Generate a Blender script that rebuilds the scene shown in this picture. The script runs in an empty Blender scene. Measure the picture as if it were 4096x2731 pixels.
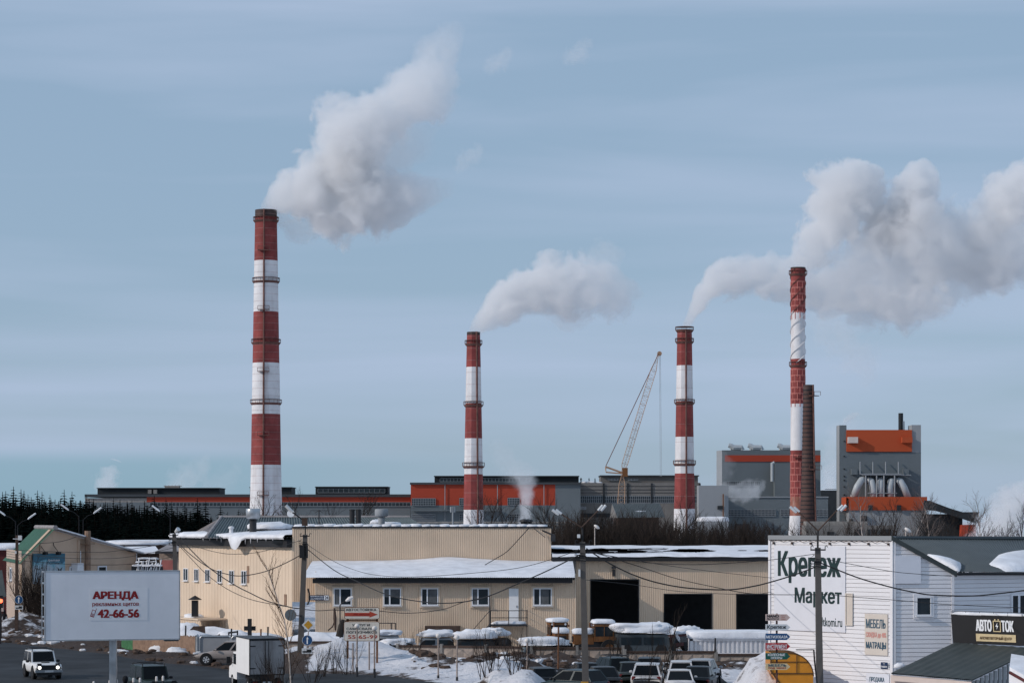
import bpy, math, random
from mathutils import Vector, Matrix, noise as mnoise
R = math.radians
random.seed(7)
scene = bpy.context.scene
COL = scene.collection

# ------------------------------------------------------------------ camera
F, CX, YH, H = 9671.0, 2048.0, 2080.0, 9.0      # focal length in photo pixels, optical axis, horizon row, eye height
cam_d = bpy.data.cameras.new('camera')
cam = bpy.data.objects.new('camera', cam_d)
COL.objects.link(cam)
cam.location = (0, 0, H)
cam.rotation_euler = (R(90), 0, 0)
cam_d.sensor_width = 36.0
cam_d.lens = 36.0 * F / 4096.0
cam_d.shift_y = (YH - 1365.5) / 4096.0
cam_d.clip_start = 1.0
cam_d.clip_end = 30000.0
scene.camera = cam

# ------------------------------------------------------------------ sun, sky, exposure
SUN_AZ, SUN_EL = R(71), R(27)
S = Vector((-math.sin(SUN_AZ) * math.cos(SUN_EL), -math.cos(SUN_AZ) * math.cos(SUN_EL), math.sin(SUN_EL)))
sun_d = bpy.data.lights.new('sun', 'SUN')
sun_d.energy = 2.6
sun_d.angle = R(0.6)
sun_d.color = (1.0, 0.91, 0.83)
sun = bpy.data.objects.new('sun', sun_d)
COL.objects.link(sun)
sun.rotation_euler = S.to_track_quat('Z', 'Y').to_euler()
sun.location = S * 200

world = bpy.data.worlds.new('World')
scene.world = world
world.use_nodes = True
wn, wl = world.node_tree.nodes, world.node_tree.links
wn.clear()
def wnode(t, **kw):
    n = wn.new(t)
    for k, v in kw.items():
        setattr(n, k, v)
    return n
sky = wnode('ShaderNodeTexSky', sky_type='NISHITA', sun_disc=False)
sky.sun_elevation = SUN_EL
sky.sun_rotation = math.pi + SUN_AZ
sky.air_density = 1.0
sky.dust_density = 0.6
sky.ozone_density = 2.0
tc = wnode('ShaderNodeTexCoord')
mp = wnode('ShaderNodeMapping')
mp.inputs['Rotation'].default_value = (0, R(4), 0)
mp.inputs['Scale'].default_value = (1.8, 1.8, 20.0)
wl.new(tc.outputs['Generated'], mp.inputs['Vector'])
nz = wnode('ShaderNodeTexNoise')
nz.inputs['Scale'].default_value = 1.4
nz.inputs['Detail'].default_value = 5.0
nz.inputs['Roughness'].default_value = 0.45
nz.inputs['Distortion'].default_value = 0.4
wl.new(mp.outputs[0], nz.inputs['Vector'])
rp = wnode('ShaderNodeMapRange')
rp.inputs['From Min'].default_value = 0.38
rp.inputs['From Max'].default_value = 0.66
rp.inputs['To Min'].default_value = 0.0
rp.inputs['To Max'].default_value = 0.85
wl.new(nz.outputs['Fac'], rp.inputs['Value'])
# veil of thin cirrus over the clear sky
tint = wnode('ShaderNodeMix', data_type='RGBA', blend_type='MIX')
tint.inputs[0].default_value = 0.78
wl.new(sky.outputs[0], tint.inputs[6])
tint.inputs[7].default_value = (3.3, 4.68, 6.4, 1)
cl = wnode('ShaderNodeMix', data_type='RGBA', blend_type='MIX')
wl.new(rp.outputs[0], cl.inputs[0])
wl.new(tint.outputs[2], cl.inputs[6])
cl.inputs[7].default_value = (4.6, 5.65, 7.5, 1)
# a duller blue-grey bank of air low over the horizon on the left
sxyz = wnode('ShaderNodeSeparateXYZ'); wl.new(tc.outputs['Generated'], sxyz.inputs[0])
def wmap(src, a, b):
    q = wnode('ShaderNodeMapRange', interpolation_type='SMOOTHSTEP'); q.inputs['From Min'].default_value = a; q.inputs['From Max'].default_value = b
    wl.new(src, q.inputs['Value']); return q.outputs[0]
mul = wnode('ShaderNodeMath', operation='MULTIPLY'); wl.new(wmap(sxyz.outputs[2], .031, .022), mul.inputs[0]); wl.new(wmap(sxyz.outputs[0], .04, -.16), mul.inputs[1])
mul2 = wnode('ShaderNodeMath', operation='MULTIPLY'); wl.new(mul.outputs[0], mul2.inputs[0]); mul2.inputs[1].default_value = .8
bank = wnode('ShaderNodeMix', data_type='RGBA', blend_type='MIX'); wl.new(mul2.outputs[0], bank.inputs[0]); wl.new(cl.outputs[2], bank.inputs[6]); bank.inputs[7].default_value = (2.6, 4.25, 5.3, 1)
bg = wnode('ShaderNodeBackground')
bg.inputs['Strength'].default_value = 0.1
wl.new(bank.outputs[2], bg.inputs['Color'])
wo = wnode('ShaderNodeOutputWorld')
wl.new(bg.outputs[0], wo.inputs['Surface'])

scene.view_settings.view_transform = 'Standard'
scene.view_settings.look = 'None'
scene.view_settings.exposure = -0.08
scene.view_settings.gamma = 1.0
scene.cycles.use_denoising = True
scene.cycles.max_bounces = 16
scene.cycles.volume_bounces = 8
scene.cycles.transparent_max_bounces = 8
scene.cycles.volume_max_steps = 512

# ------------------------------------------------------------------ helpers
def P(px, py, d):
    return Vector(((px - CX) / F * d, d, H - (py - YH) / F * d))
def X(px, d): return (px - CX) / F * d
def Z(py, d): return H - (py - YH) / F * d
def GD(py): return H * F / (py - YH)            # distance of level ground seen at photo row py

class MB:
    """collects shapes that become one mesh"""
    def __init__(s, M=None):
        s.v, s.f, s.m, s.M = [], [], [], M
    def add(s, vs, fs, mi=0):
        b = len(s.v)
        M = s.M
        for p in vs:
            p = Vector(p)
            s.v.append(M @ p if M is not None else p)
        for f in fs:
            s.f.append([i + b for i in f]); s.m.append(mi)
        return s
    HX = [(0, 3, 2, 1), (4, 5, 6, 7), (0, 1, 5, 4), (1, 2, 6, 5), (2, 3, 7, 6), (3, 0, 4, 7)]
    def hexa(s, p, mi=0):
        return s.add(p, MB.HX, mi)
    def box(s, c, d, rz=0.0, mi=0):
        x, y, z = d[0] / 2, d[1] / 2, d[2] / 2
        ca, sa = math.cos(rz), math.sin(rz)
        pts = []
        for zz in (-z, z):
            for xx, yy in ((-x, -y), (x, -y), (x, y), (-x, y)):
                pts.append((c[0] + xx * ca - yy * sa, c[1] + xx * sa + yy * ca, c[2] + zz))
        return s.hexa(pts, mi)
    def bx(s, x0, x1, y0, y1, z0, z1, mi=0):
        return s.box(((x0 + x1) / 2, (y0 + y1) / 2, (z0 + z1) / 2), (abs(x1 - x0), abs(y1 - y0), abs(z1 - z0)), 0, mi)
    def tube(s, pts, r, n=6, mi=0, cap=True):
        pts = [Vector(p) for p in pts]
        k = len(pts)
        rr = r if isinstance(r, (list, tuple)) else [r] * k
        vs, fs = [], []
        prev = None
        for i in range(k):
            t = (pts[min(i + 1, k - 1)] - pts[max(i - 1, 0)])
            if t.length < 1e-9: t = Vector((0, 0, 1))
            t.normalize()
            if prev is None:
                a = Vector((0, 0, 1)) if abs(t.z) < 0.9 else Vector((1, 0, 0))
                u = t.cross(a).normalized()
            else:
                u = (prev - t * prev.dot(t))
                if u.length < 1e-6: u = t.orthogonal()
                u.normalize()
            prev = u
            w = t.cross(u)
            for j in range(n):
                an = 2 * math.pi * j / n
                vs.append(pts[i] + (u * math.cos(an) + w * math.sin(an)) * rr[i])
        for i in range(k - 1):
            for j in range(n):
                a, b = i * n + j, i * n + (j + 1) % n
                fs.append((a, b, b + n, a + n))
        if cap:
            fs.append(tuple(range(n - 1, -1, -1)))
            fs.append(tuple(range((k - 1) * n, k * n)))
        return s.add(vs, fs, mi)
    def bar(s, a, b, r, n=4, mi=0): return s.tube([a, b], r, n, mi)
    def lathe(s, prof, n=24, c=(0, 0, 0), mi=None, rot=0.0, cap=True):
        vs, k = [], len(prof)
        for r, z in prof:
            for j in range(n):
                an = rot + 2 * math.pi * j / n
                vs.append((c[0] + r * math.cos(an), c[1] + r * math.sin(an), c[2] + z))
        for i in range(k - 1):
            fs = []
            for j in range(n):
                a, b = i * n + j, i * n + (j + 1) % n
                fs.append((a, b, b + n, a + n))
            if i == 0:
                base = len(s.v); s.add(vs, fs, mi[i] if mi else 0)
            else:
                for f in fs:
                    s.f.append([q + base for q in f]); s.m.append(mi[i] if mi else 0)
        if cap:
            s.f.append([base + j for j in range(n - 1, -1, -1)]); s.m.append(mi[0] if mi else 0)
            s.f.append([base + (k - 1) * n + j for j in range(n)]); s.m.append(mi[-1] if mi else 0)
        return s
    def prism(s, poly, y0, y1, mi=0):
        """poly of (x,z) extruded along y"""
        n = len(poly)
        vs = [(x, y0, z) for x, z in poly] + [(x, y1, z) for x, z in poly]
        fs = [tuple(range(n)), tuple(range(2 * n - 1, n - 1, -1))]
        fs += [(i, i + n, (i + 1) % n + n, (i + 1) % n) for i in range(n)]
        return s.add(vs, fs, mi)
    def grid(s, fn, nu, nv, mi=0):
        vs = [fn(i / nu, j / nv) for j in range(nv + 1) for i in range(nu + 1)]
        fs = [(j * (nu + 1) + i, j * (nu + 1) + i + 1, (j + 1) * (nu + 1) + i + 1, (j + 1) * (nu + 1) + i)
              for j in range(nv) for i in range(nu)]
        return s.add(vs, fs, mi)
    def ribs(s, u0, u1, z0, z1, y=0.0, pitch=0.28, dep=0.035, mi=0):
        """trapezoid ribbed sheet standing in the xz plane, ribs towards -y"""
        n = max(1, round((u1 - u0) / pitch))
        p = (u1 - u0) / n
        xs = []
        for i in range(n):
            a = u0 + i * p
            xs += [(a, y), (a + p * .42, y), (a + p * .5, y - dep), (a + p * .92, y - dep)]
        xs.append((u1, y))
        vs = [(x, yy, z0) for x, yy in xs] + [(x, yy, z1) for x, yy in xs]
        k = len(xs)
        return s.add(vs, [(i, i + 1, i + 1 + k, i + k) for i in range(k - 1)], mi)
    def ribquad(s, a, b, c, d, n, amp, mi=0, m=1):
        """corrugated sheet over quad a,b (bottom) c,d (top right, top left); ribs run bottom to top"""
        a, b, c, d = map(Vector, (a, b, c, d))
        nrm = (b - a).cross(d - a).normalized()
        if nrm.z < 0: nrm = -nrm
        def fn(u, v):
            k = round(u * n * 4) % 4
            return (a * (1 - u) + b * u) * (1 - v) + (d * (1 - u) + c * u) * v + nrm * (amp if k in (1, 2) else 0)
        return s.grid(fn, n * 4, m, mi)
    def blob(s, c, d, seed=0, amp=0.12, nu=20, nv=12, ex=0.6, flat=True, mi=0):
        """lumpy cushion: rounded box of size d, resting flat when flat"""
        c = Vector(c)
        def se(t, e): return math.copysign(abs(t) ** e, t)
        vs = []
        for j in range(nv + 1):
            ph = -math.pi / 2 + math.pi * j / nv
            for i in range(nu):
                th = 2 * math.pi * i / nu
                q = Vector((se(math.cos(ph), ex) * se(math.cos(th), ex), se(math.cos(ph), ex) * se(math.sin(th), ex), se(math.sin(ph), ex)))
                w = 1 + amp * (mnoise.noise(q * 1.7 + Vector((seed * 7.3, seed * 1.1, 0))) + .5 * mnoise.noise(q * 4.1 + Vector((0, seed * 3.7, 0))))
                z = q.z * w
                if flat and z < -0.35: z = -0.35
                vs.append(c + Vector((q.x * w * d[0] / 2, q.y * w * d[1] / 2, z * d[2] / 2)))
        fs = []
        for j in range(nv):
            for i in range(nu):
                a, b = j * nu + i, j * nu + (i + 1) % nu
                fs.append((a, b, b + nu, a + nu))
        return s.add(vs, fs, mi)
    def build(s, name, mats, parent=None, smooth=False):
        if not isinstance(mats, (list, tuple)): mats = [mats]
        if parent is not None:
            q = parent
            while q.parent is not None: q = q.parent
            org = Vector(q.location)
        else:
            xs = [p.x for p in s.v]; ys = [p.y for p in s.v]; zs = [p.z for p in s.v]
            org = Vector(((min(xs) + max(xs)) / 2, (min(ys) + max(ys)) / 2, min(zs)))
        me = bpy.data.meshes.new(name)
        me.from_pydata([tuple(p - org) for p in s.v], [], s.f)
        for m in mats: me.materials.append(m)
        if len(mats) > 1: me.polygons.foreach_set('material_index', s.m)
        if smooth: me.polygons.foreach_set('use_smooth', [True] * len(s.f))
        me.update()
        o = bpy.data.objects.new(name, me)
        COL.objects.link(o)
        if parent is not None: o.parent = parent
        else: o.location = org
        return o

def tag(o, label=None, cat=None, group=None, kind=None):
    if label: o['label'] = label
    if cat: o['category'] = cat
    if group: o['group'] = group
    if kind: o['kind'] = kind
    return o
def thing(name, label, cat, loc=(0, 0, 0), group=None):
    o = bpy.data.objects.new(name, None)
    COL.objects.link(o)
    o.location = loc
    return tag(o, label, cat, group)
KIDS = {}
def copy_tree(o, parent=None):
    c = o.copy(); COL.objects.link(c)
    if parent is not None: c.parent = parent
    for ch in list(o.children): copy_tree(ch, c)
    return c
def put(root, loc, rz=0.0, sc=1.0, label=None, group=None):
    root.location = loc
    root.rotation_euler = (0, 0, rz)
    root.scale = sc if isinstance(sc, tuple) else (sc, sc, sc)
    if label: root['label'] = label
    if group: root['group'] = group
    return root

class Frame:
    """vertical wall plane from p0 to p1 (left to right as seen); local x along, y inward, z up"""
    def __init__(s, p0, p1):
        s.p0 = Vector((p0[0], p0[1], 0)); d = Vector((p1[0], p1[1], 0)) - s.p0
        s.L = d.length; s.u = d.normalized()
        s.M = Matrix(((s.u.x, -s.u.y, 0, s.p0.x), (s.u.y, s.u.x, 0, s.p0.y), (0, 0, 1, 0), (0, 0, 0, 1)))
        s.rz = math.atan2(s.u.y, s.u.x)
    def U(s, px):
        k = (px - CX) / F
        return (k * s.p0.y - s.p0.x) / (s.u.x - k * s.u.y)
    def at(s, px, py):
        u = s.U(px)
        return u, Z(py, s.p0.y + u * s.u.y)
    def mb(s): return MB(s.M)

# ------------------------------------------------------------------ materials
MATS = {}
def mat(name, col, rough=0.75, var=0.12, scale=1.5, metal=0.0, bump=0.0, streak=0.0, dirt=(0.12, 0.09, 0.07), spec=0.3, emit=None, coords='Object'):
    m = bpy.data.materials.new(name)
    m.use_nodes = True
    n, l = m.node_tree.nodes, m.node_tree.links
    b = n['Principled BSDF']
    b.inputs['Roughness'].default_value = rough
    b.inputs['Metallic'].default_value = metal
    b.inputs['Specular IOR Level'].default_value = spec
    tcn = n.new('ShaderNodeTexCoord')
    def noise(sc, det=5.0, vec=None):
        q = n.new('ShaderNodeTexNoise')
        q.inputs['Scale'].default_value = sc
        q.inputs['Detail'].default_value = det
        q.inputs['Roughness'].default_value = 0.6
        l.new(vec if vec is not None else tcn.outputs[coords], q.inputs['Vector'])
        return q.outputs['Fac']
    f1 = noise(scale)
    mr = n.new('ShaderNodeMapRange')
    mr.inputs['From Min'].default_value = 0.3; mr.inputs['From Max'].default_value = 0.7
    mr.inputs['To Min'].default_value = 1 - var; mr.inputs['To Max'].default_value = 1 + var
    l.new(f1, mr.inputs['Value'])
    mx = n.new('ShaderNodeMix'); mx.data_type = 'RGBA'; mx.blend_type = 'MULTIPLY'
    mx.inputs[0].default_value = 1.0
    mx.inputs[6].default_value = (*col, 1)
    l.new(mr.outputs[0], mx.inputs[7])
    out = mx.outputs[2]
    if streak:
        mpn = n.new('ShaderNodeMapping')
        mpn.inputs['Scale'].default_value = (1.0, 1.0, 0.08)
        l.new(tcn.outputs[coords], mpn.inputs['Vector'])
        f2 = noise(scale * 1.3, 6.0, mpn.outputs[0])
        m2 = n.new('ShaderNodeMapRange')
        m2.inputs['From Min'].default_value = 0.52; m2.inputs['From Max'].default_value = 0.78
        m2.inputs['To Max'].default_value = streak
        l.new(f2, m2.inputs['Value'])
        m3 = n.new('ShaderNodeMix'); m3.data_type = 'RGBA'
        l.new(m2.outputs[0], m3.inputs[0]); l.new(out, m3.inputs[6])
        m3.inputs[7].default_value = (*dirt, 1)
        out = m3.outputs[2]
    l.new(out, b.inputs['Base Color'])
    if bump:
        bn = n.new('ShaderNodeBump'); bn.inputs['Strength'].default_value = bump; bn.inputs['Distance'].default_value = 0.05
        l.new(noise(scale * 6), bn.inputs['Height']); l.new(bn.outputs[0], b.inputs['Normal'])
    if emit:
        b.inputs['Emission Color'].default_value = (*emit[0], 1)
        b.inputs['Emission Strength'].default_value = emit[1]
    MATS[name] = m
    return m
M = {}
def dm(key, *a, **k): M[key] = mat(key, *a, **k)
dm('beige', (.69, .54, .40), var=.10, scale=.35, streak=.28, dirt=(.40, .29, .21))
dm('beige_side', (.66, .53, .405), var=.09, scale=.3, streak=.26, dirt=(.42, .31, .22))
dm('beige_house', (.56, .41, .30), var=.10, scale=.7, streak=.2, dirt=(.26, .18, .12))
dm('snow', (.72, .73, .765), rough=.8, var=.14, scale=1.1, bump=.7, spec=.1)
dm('old_snow', (.70, .70, .72), rough=.7, var=.18, scale=.9, bump=.5)
dm('black_trim', (.016, .016, .018), rough=.55)
dm('dark_metal', (.03, .03, .033), rough=.5, var=.3)
dm('rust', (.16, .075, .04), rough=.85, var=.4, scale=6)
dm('white_paint', (.80, .80, .80), rough=.5, var=.04, scale=2, streak=.1, dirt=(.45, .38, .32))
dm('siding', (.72, .71, .73), rough=.55, var=.04, scale=.6, streak=.12, dirt=(.55, .46, .40))
dm('pvc', (.72, .73, .76), rough=.4, var=.03)
dm('glass', (.018, .026, .032), rough=.08, var=.4, scale=.7, spec=.22)
dm('car_glass', (.006, .008, .010), rough=.12, var=.3, spec=.12)
dm('glass_far', (.02, .03, .036), rough=.15, var=.5, scale=.15, spec=.4)
dm('fac_red', (.35, .047, .022), var=.07, scale=.05)
dm('fac_orange', (.42, .07, .022), var=.06, scale=.05)
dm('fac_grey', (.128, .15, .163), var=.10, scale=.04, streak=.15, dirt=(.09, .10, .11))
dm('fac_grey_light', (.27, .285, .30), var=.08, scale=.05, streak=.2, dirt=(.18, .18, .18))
dm('fac_dark', (.022, .026, .03), var=.3, scale=.1)
dm('fac_roof', (.045, .052, .058), var=.2, scale=.06)
dm('fac_frame', (.24, .26, .28), var=.05)
dm('concrete_old', (.17, .16, .15), var=.28, scale=.06, streak=.45, dirt=(.08, .075, .07))
dm('concrete', (.25, .235, .22), var=.25, scale=1.0, streak=.4, dirt=(.10, .085, .07), bump=.3)
dm('concrete_fence', (.36, .29, .24), var=.25, scale=1.6, streak=.5, dirt=(.12, .09, .07), bump=.3)
dm('concrete_pole', (.10, .09, .083), var=.15, scale=2.0, streak=.3, dirt=(.08, .07, .06), bump=.2)
dm('chim_red', (.225, .046, .042), var=.30, scale=.3, streak=.6, dirt=(.16, .035, .03))
dm('chim_white', (.66, .65, .66), var=.10, scale=.3, streak=.6, dirt=(.36, .28, .26))
dm('chim_soot', (.055, .035, .032), var=.4, scale=.4)
dm('chim_joint', (.34, .22, .21), var=.4, scale=.3)
dm('bus_grey', (.05, .06, .066), rough=.5, var=.2)
dm('tar', (.014, .014, .015), rough=1.0, spec=0.0, var=.3)
dm('chim_rust', (.12, .055, .045), var=.35, scale=.6)
dm('chim_brick', (.085, .046, .039), var=.25, scale=.3, streak=.4, dirt=(.05, .03, .03))
dm('old_brick', (.26, .10, .07), var=.3, scale=.5, streak=.5, dirt=(.62, .56, .52))
dm('duct', (.40, .43, .45), rough=.4, var=.1, scale=.3)
dm('crane', (.36, .23, .15), rough=.6, var=.15)
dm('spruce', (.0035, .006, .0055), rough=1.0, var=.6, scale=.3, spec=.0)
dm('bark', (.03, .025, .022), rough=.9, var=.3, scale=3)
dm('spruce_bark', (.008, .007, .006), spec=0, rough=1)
dm('twig', (.034, .026, .022), rough=.9, var=.25, scale=2, spec=.1)
dm('twig_warm', (.13, .075, .045), rough=.9, var=.25, scale=2, spec=.1)
dm('birch_bark', (.46, .40, .36), rough=.8, var=.4, scale=5)
dm('twig_pale', (.16, .13, .12), rough=.9, var=.25, scale=2, spec=.1)
dm('green_roof', (.03, .10, .055), rough=.5, var=.15, scale=.8)
dm('grey_roof', (.065, .078, .082), rough=.5, var=.12, scale=1.0, streak=.2, dirt=(.11, .11, .11))
dm('hip_roof', (.10, .125, .13), rough=.6, var=.22, scale=1.0, streak=.3, dirt=(.06, .06, .06))
dm('slate_roof', (.27, .25, .25), rough=.8, var=.25, scale=1.2, streak=.3)
dm('steel', (.42, .44, .46), rough=.35, var=.2, scale=2, metal=.7, streak=.3, dirt=(.10, .06, .04))
dm('asphalt', (.034, .037, .041), rough=.8, var=.45, scale=.25, spec=.12, bump=.3)
dm('lot', (.022, .021, .021), spec=.1, rough=.9, var=.5, scale=.5, bump=.3)
dm('wood', (.26, .17, .12), rough=.85, var=.3, scale=3, streak=.5, dirt=(.14, .085, .06))
dm('wood_dark', (.07, .045, .035), rough=.85, var=.3, scale=3)
dm('green_paint', (.05, .16, .07), rough=.7, var=.3, scale=3)
dm('panel_grey', (.30, .305, .32), rough=.7, var=.08, scale=1.5, streak=.2, dirt=(.2, .2, .2))
dm('dark_red', (.07, .012, .012), rough=.7, var=.3)
dm('ink', (.012, .014, .016), rough=.5, var=.1)
dm('ink_green', (.008, .03, .032), rough=.5, var=.1)
dm('ink_red', (.27, .012, .014), rough=.5, var=.1)
dm('ink_brick', (.38, .055, .03), rough=.5, var=.1)
dm('ink_blue', (.035, .085, .13), rough=.5, var=.1)
dm('ink_faded', (.62, .28, .24), rough=.5, var=.1)
dm('sign_blue', (.018, .075, .19), rough=.4, var=.15)
dm('sign_navy', (.012, .032, .085), rough=.4, var=.2)
dm('sign_red', (.40, .022, .026), rough=.4, var=.1)
dm('sign_green', (.010, .095, .07), rough=.4, var=.1)
dm('sign_cream', (.62, .50, .30), rough=.5, var=.12, scale=5)
dm('sign_pink', (.55, .42, .38), rough=.5, var=.1)
dm('sign_white', (.60, .62, .64), rough=.45, var=.05, scale=2)
dm('board_white', (.62, .57, .50), rough=.5, var=.06, scale=3, streak=.25, dirt=(.30, .16, .09))
dm('bill_white', (.77, .77, .80), rough=.5, var=.05, scale=.8, streak=.2, dirt=(.52, .54, .58))
dm('poster', (.68, .69, .74), rough=.5, var=.04, scale=1.2, streak=.12, dirt=(.40, .43, .48))
dm('poster_patch', (.775, .775, .80), rough=.5, var=.03)
dm('poster_cream', (.60, .54, .48), rough=.5, var=.06)
dm('white', (.82, .83, .85), rough=.4, var=.03)
dm('amber', (.62, .24, .02), rough=.35, var=.1, scale=2)
dm('amber_dark', (.10, .05, .02), rough=.5)
dm('yellow_sign', (.50, .26, .03), rough=.4, var=.2, scale=6)
dm('tyre', (.015, .015, .016), rough=.9)
dm('alloy', (.55, .56, .58), rough=.3, metal=.1)
dm('plate', (.6, .6, .6), rough=.5, var=.35, scale=14)
dm('lamp_red', (.13, .015, .014), rough=.2)
dm('lamp_clear', (.6, .6, .62), rough=.15)
dm('head_lit', (.9, .9, .85), rough=.2, emit=((1, .96, .88), 2.2))
dm('loader_yellow', (.16, .065, .02), rough=.6, var=.25, scale=4, streak=.3, dirt=(.10, .06, .03))
dm('container', (.60, .59, .60), rough=.6, var=.06, scale=1.2, streak=.25, dirt=(.33, .28, .25))
dm('cloth', (.010, .011, .014), rough=.9, var=.2, scale=6)
dm('skin', (.45, .28, .21), rough=.6)
dm('awning', (.045, .055, .055), rough=.6, var=.15, scale=1.5, streak=.25, dirt=(.10, .10, .09))
dm('pink_wall', (.60, .50, .45), rough=.7, var=.06)
dm('corr_grey', (.26, .28, .29), rough=.5, var=.1)
dm('cable', (.02, .02, .022), rough=.7)
dm('globe', (.70, .66, .63), rough=.4, var=.1, scale=5)
dm('post_pale', (.30, .24, .21), rough=.8, var=.3, scale=8, streak=.5, dirt=(.12, .06, .04))
dm('lamp_head', (.62, .63, .64), rough=.4, var=.05)
dm('brick_pale', (.42, .33, .27), rough=.85, var=.2, scale=4, bump=.3)

# ------------------------------------------------------------------ lettering
def text_mesh(s, w, h, bold=0.0):
    """flat lettering in the xz plane, stretched to w by h around its centre, facing -y"""
    c = bpy.data.curves.new('lettering', 'FONT')
    c.body = s; c.resolution_u = 3
    c.align_x = 'CENTER'
    o = bpy.data.objects.new('lettering', c)
    COL.objects.link(o)
    dg = bpy.context.evaluated_depsgraph_get()
    me = bpy.data.meshes.new_from_object(o.evaluated_get(dg))
    vs = [v.co.copy() for v in me.vertices]; fs = [tuple(p.vertices) for p in me.polygons]
    bpy.data.objects.remove(o); bpy.data.curves.remove(c); bpy.data.meshes.remove(me)
    x0 = min(v.x for v in vs); x1 = max(v.x for v in vs); y0 = min(v.y for v in vs); y1 = max(v.y for v in vs)
    b = bold * 1.45 * h                       # heavier strokes: the same outline laid a hair apart in shallow layers
    cps = [(0, 0)] if bold <= 0 else [(0, 0), (-b, -b * .45), (b, -b * .45), (-b, b * .45), (b, b * .45)]
    out, of, n = [], [], len(vs)
    for k, (dx, dz) in enumerate(cps):
        out += [(((v.x - x0) / (x1 - x0) - .5) * (w - 2 * b) + dx, -.0006 * k, ((v.y - y0) / (y1 - y0) - .5) * (h - .9 * b) + dz) for v in vs]
        of += [tuple(i + n * k for i in f) for f in fs]
    return out, of
def letters(mb, s, u0, u1, z0, z1, y, bold=0.0, mi=0, shear=0.0):
    vs, fs = text_mesh(s, u1 - u0, z1 - z0, bold)
    uc, zc = (u0 + u1) / 2, (z0 + z1) / 2
    mb.add([(uc + p[0] + p[2] * shear, y + p[1], zc + p[2]) for p in vs], fs, mi)
    return mb
# ------------------------------------------------------------------ ground, road, parking lot
EDGE = [(-75, 205)] + [(X(a, GD(b)), GD(b)) for a, b in ((0, 2568), (268, 2598), (446, 2618), (595, 2645), (700, 2656), (820, 2665), (1010, 2695), (1400, 2695), (1560, 2705), (1700, 2725), (1900, 2760))] + [(1, 112), (3, 95)]
def lerp_list(t, L):
    if t <= L[0][0]: return L[0][1]
    for (a, b), (c, d) in zip(L, L[1:]):
        if t <= c: return b + (d - b) * (t - a) / (c - a)
    return L[-1][1]
def edge_y(x): return lerp_list(x, EDGE)
def sm(t): t = max(0.0, min(1.0, t)); return t * t * (3 - 2 * t)
# mounds: photo column, photo row of the crest, distance, half width (m), half depth (m)
MOUNDS = [(1400, 2562, 151, 3.8, 4.5), (1300, 2620, 147, 2.5, 3.0), (1560, 2600, 149, 3.2, 3.0), (1720, 2632, 145, 3.0, 3.0), (1980, 2632, 146, 2.4, 2.2), (1850, 2655, 142, 3.0, 3.0),
          (2060, 2612, 149, 2.6, 1.6), (2100, 2686, 125, 1.2, 3.0), (2000, 2690, 127, 2.0, 3.5), (2135, 2676, 129, .9, 2.0), (1990, 2640, 140, 2.0, 2.5), (2075, 2625, 144, 1.6, 2.0), (2220, 2622, 149.5, 2.2, 1.2), (2330, 2628, 149.5, 2.2, 1.1), (2500, 2640, 150, 3, 1.0), (2640, 2645, 150, 2.5, 1.0),
          (2900, 2640, 150, 2.2, 1.3), (2990, 2648, 148, 2.0, 1.5), (2930, 2672, 142, 1.6, 2.0), (3120, 2585, 123, 1.9, 5.0), (3020, 2660, 121, 1.4, 4.5),
          (60, 2470, 190, 2.2, 3.0), (130, 2450, 192, 2.4, 3.0), (330, 2520, 184, 4, 3.0), (180, 2520, 186, 4, 2.0), (470, 2545, 172, 4, 1.6), (640, 2605, 160, 3, 1.2), (760, 2630, 156, 3, 1.0), (1190, 2590, 156, 3.0, 3.0)]
MG = [(X(a, d), d, Z(b, d), sx, sy) for a, b, d, sx, sy in MOUNDS]
def ground_h(x, y):
    h = 0.0
    if 100 < y < 215 and -60 < x < 30:
        for cx, cy, a, sx, sy in MG:
            e = ((x - cx) / sx) ** 2 + ((y - cy) / sy) ** 2
            if e < 9: h = max(h, a * math.exp(-e * .9)) + .12 * min(h, a * math.exp(-e * .9))
        n = mnoise.noise(Vector((x * .6, y * .6, 0))) * .5 + mnoise.noise(Vector((x * 1.7, y * 1.7, 3))) * .3
        h += n * (.16 + .5 * min(h, 1.3)) + .10 * mnoise.noise(Vector((x * 3.1, y * 3.1, 9))) * min(1, h * 2)
        h = max(h, -.1) * sm((y - edge_y(x) - .2) / 1.6)
        inlot = sm((x - 1.8) / 1.2) * sm((11.9 - x) / 1.2) * sm((y - 110) / 2) * sm((147.2 - y) / 1.2)
        h *= 1 - inlot
    return h
def dirt_amount(x, y):
    if not (100 < y < 230 and -70 < x < 40): return .35
    e = y - edge_y(x)
    d = .36
    if x < -12: d = 1.0 - .72 * sm((e - 5.0 - 3 * sm((x + 34) / 8)) / 3.5)
    elif x < 1: d = .75 - .55 * sm((e - .8) / 2.0)
    if x > -6: d = max(d, .72 * sm((y - 139.5) / 3) * sm((154 - y) / 2) * sm((x + 7) / 3))
    if x > 11: d = min(d, .25) if y < 133 else d
    if x < -33 and 183 < y < 196: d = .62
    return d
def spaced(a, b, n): return [a + (b - a) * i / n for i in range(n)]
gx = spaced(-9000, -900, 9) + spaced(-900, -75, 16) + spaced(-75, 32, 214) + spaced(32, 900, 16) + spaced(900, 9000, 9) + [9000]
gy = spaced(-300, 96, 8) + spaced(96, 212, 232) + spaced(212, 900, 16) + spaced(900, 12000, 10) + [12000]
g = MB()
g.add([(x, y, ground_h(x, y)) for y in gy for x in gx],
      [(j * len(gx) + i, j * len(gx) + i + 1, (j + 1) * len(gx) + i + 1, (j + 1) * len(gx) + i) for j in range(len(gy) - 1) for i in range(len(gx) - 1)])
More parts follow.
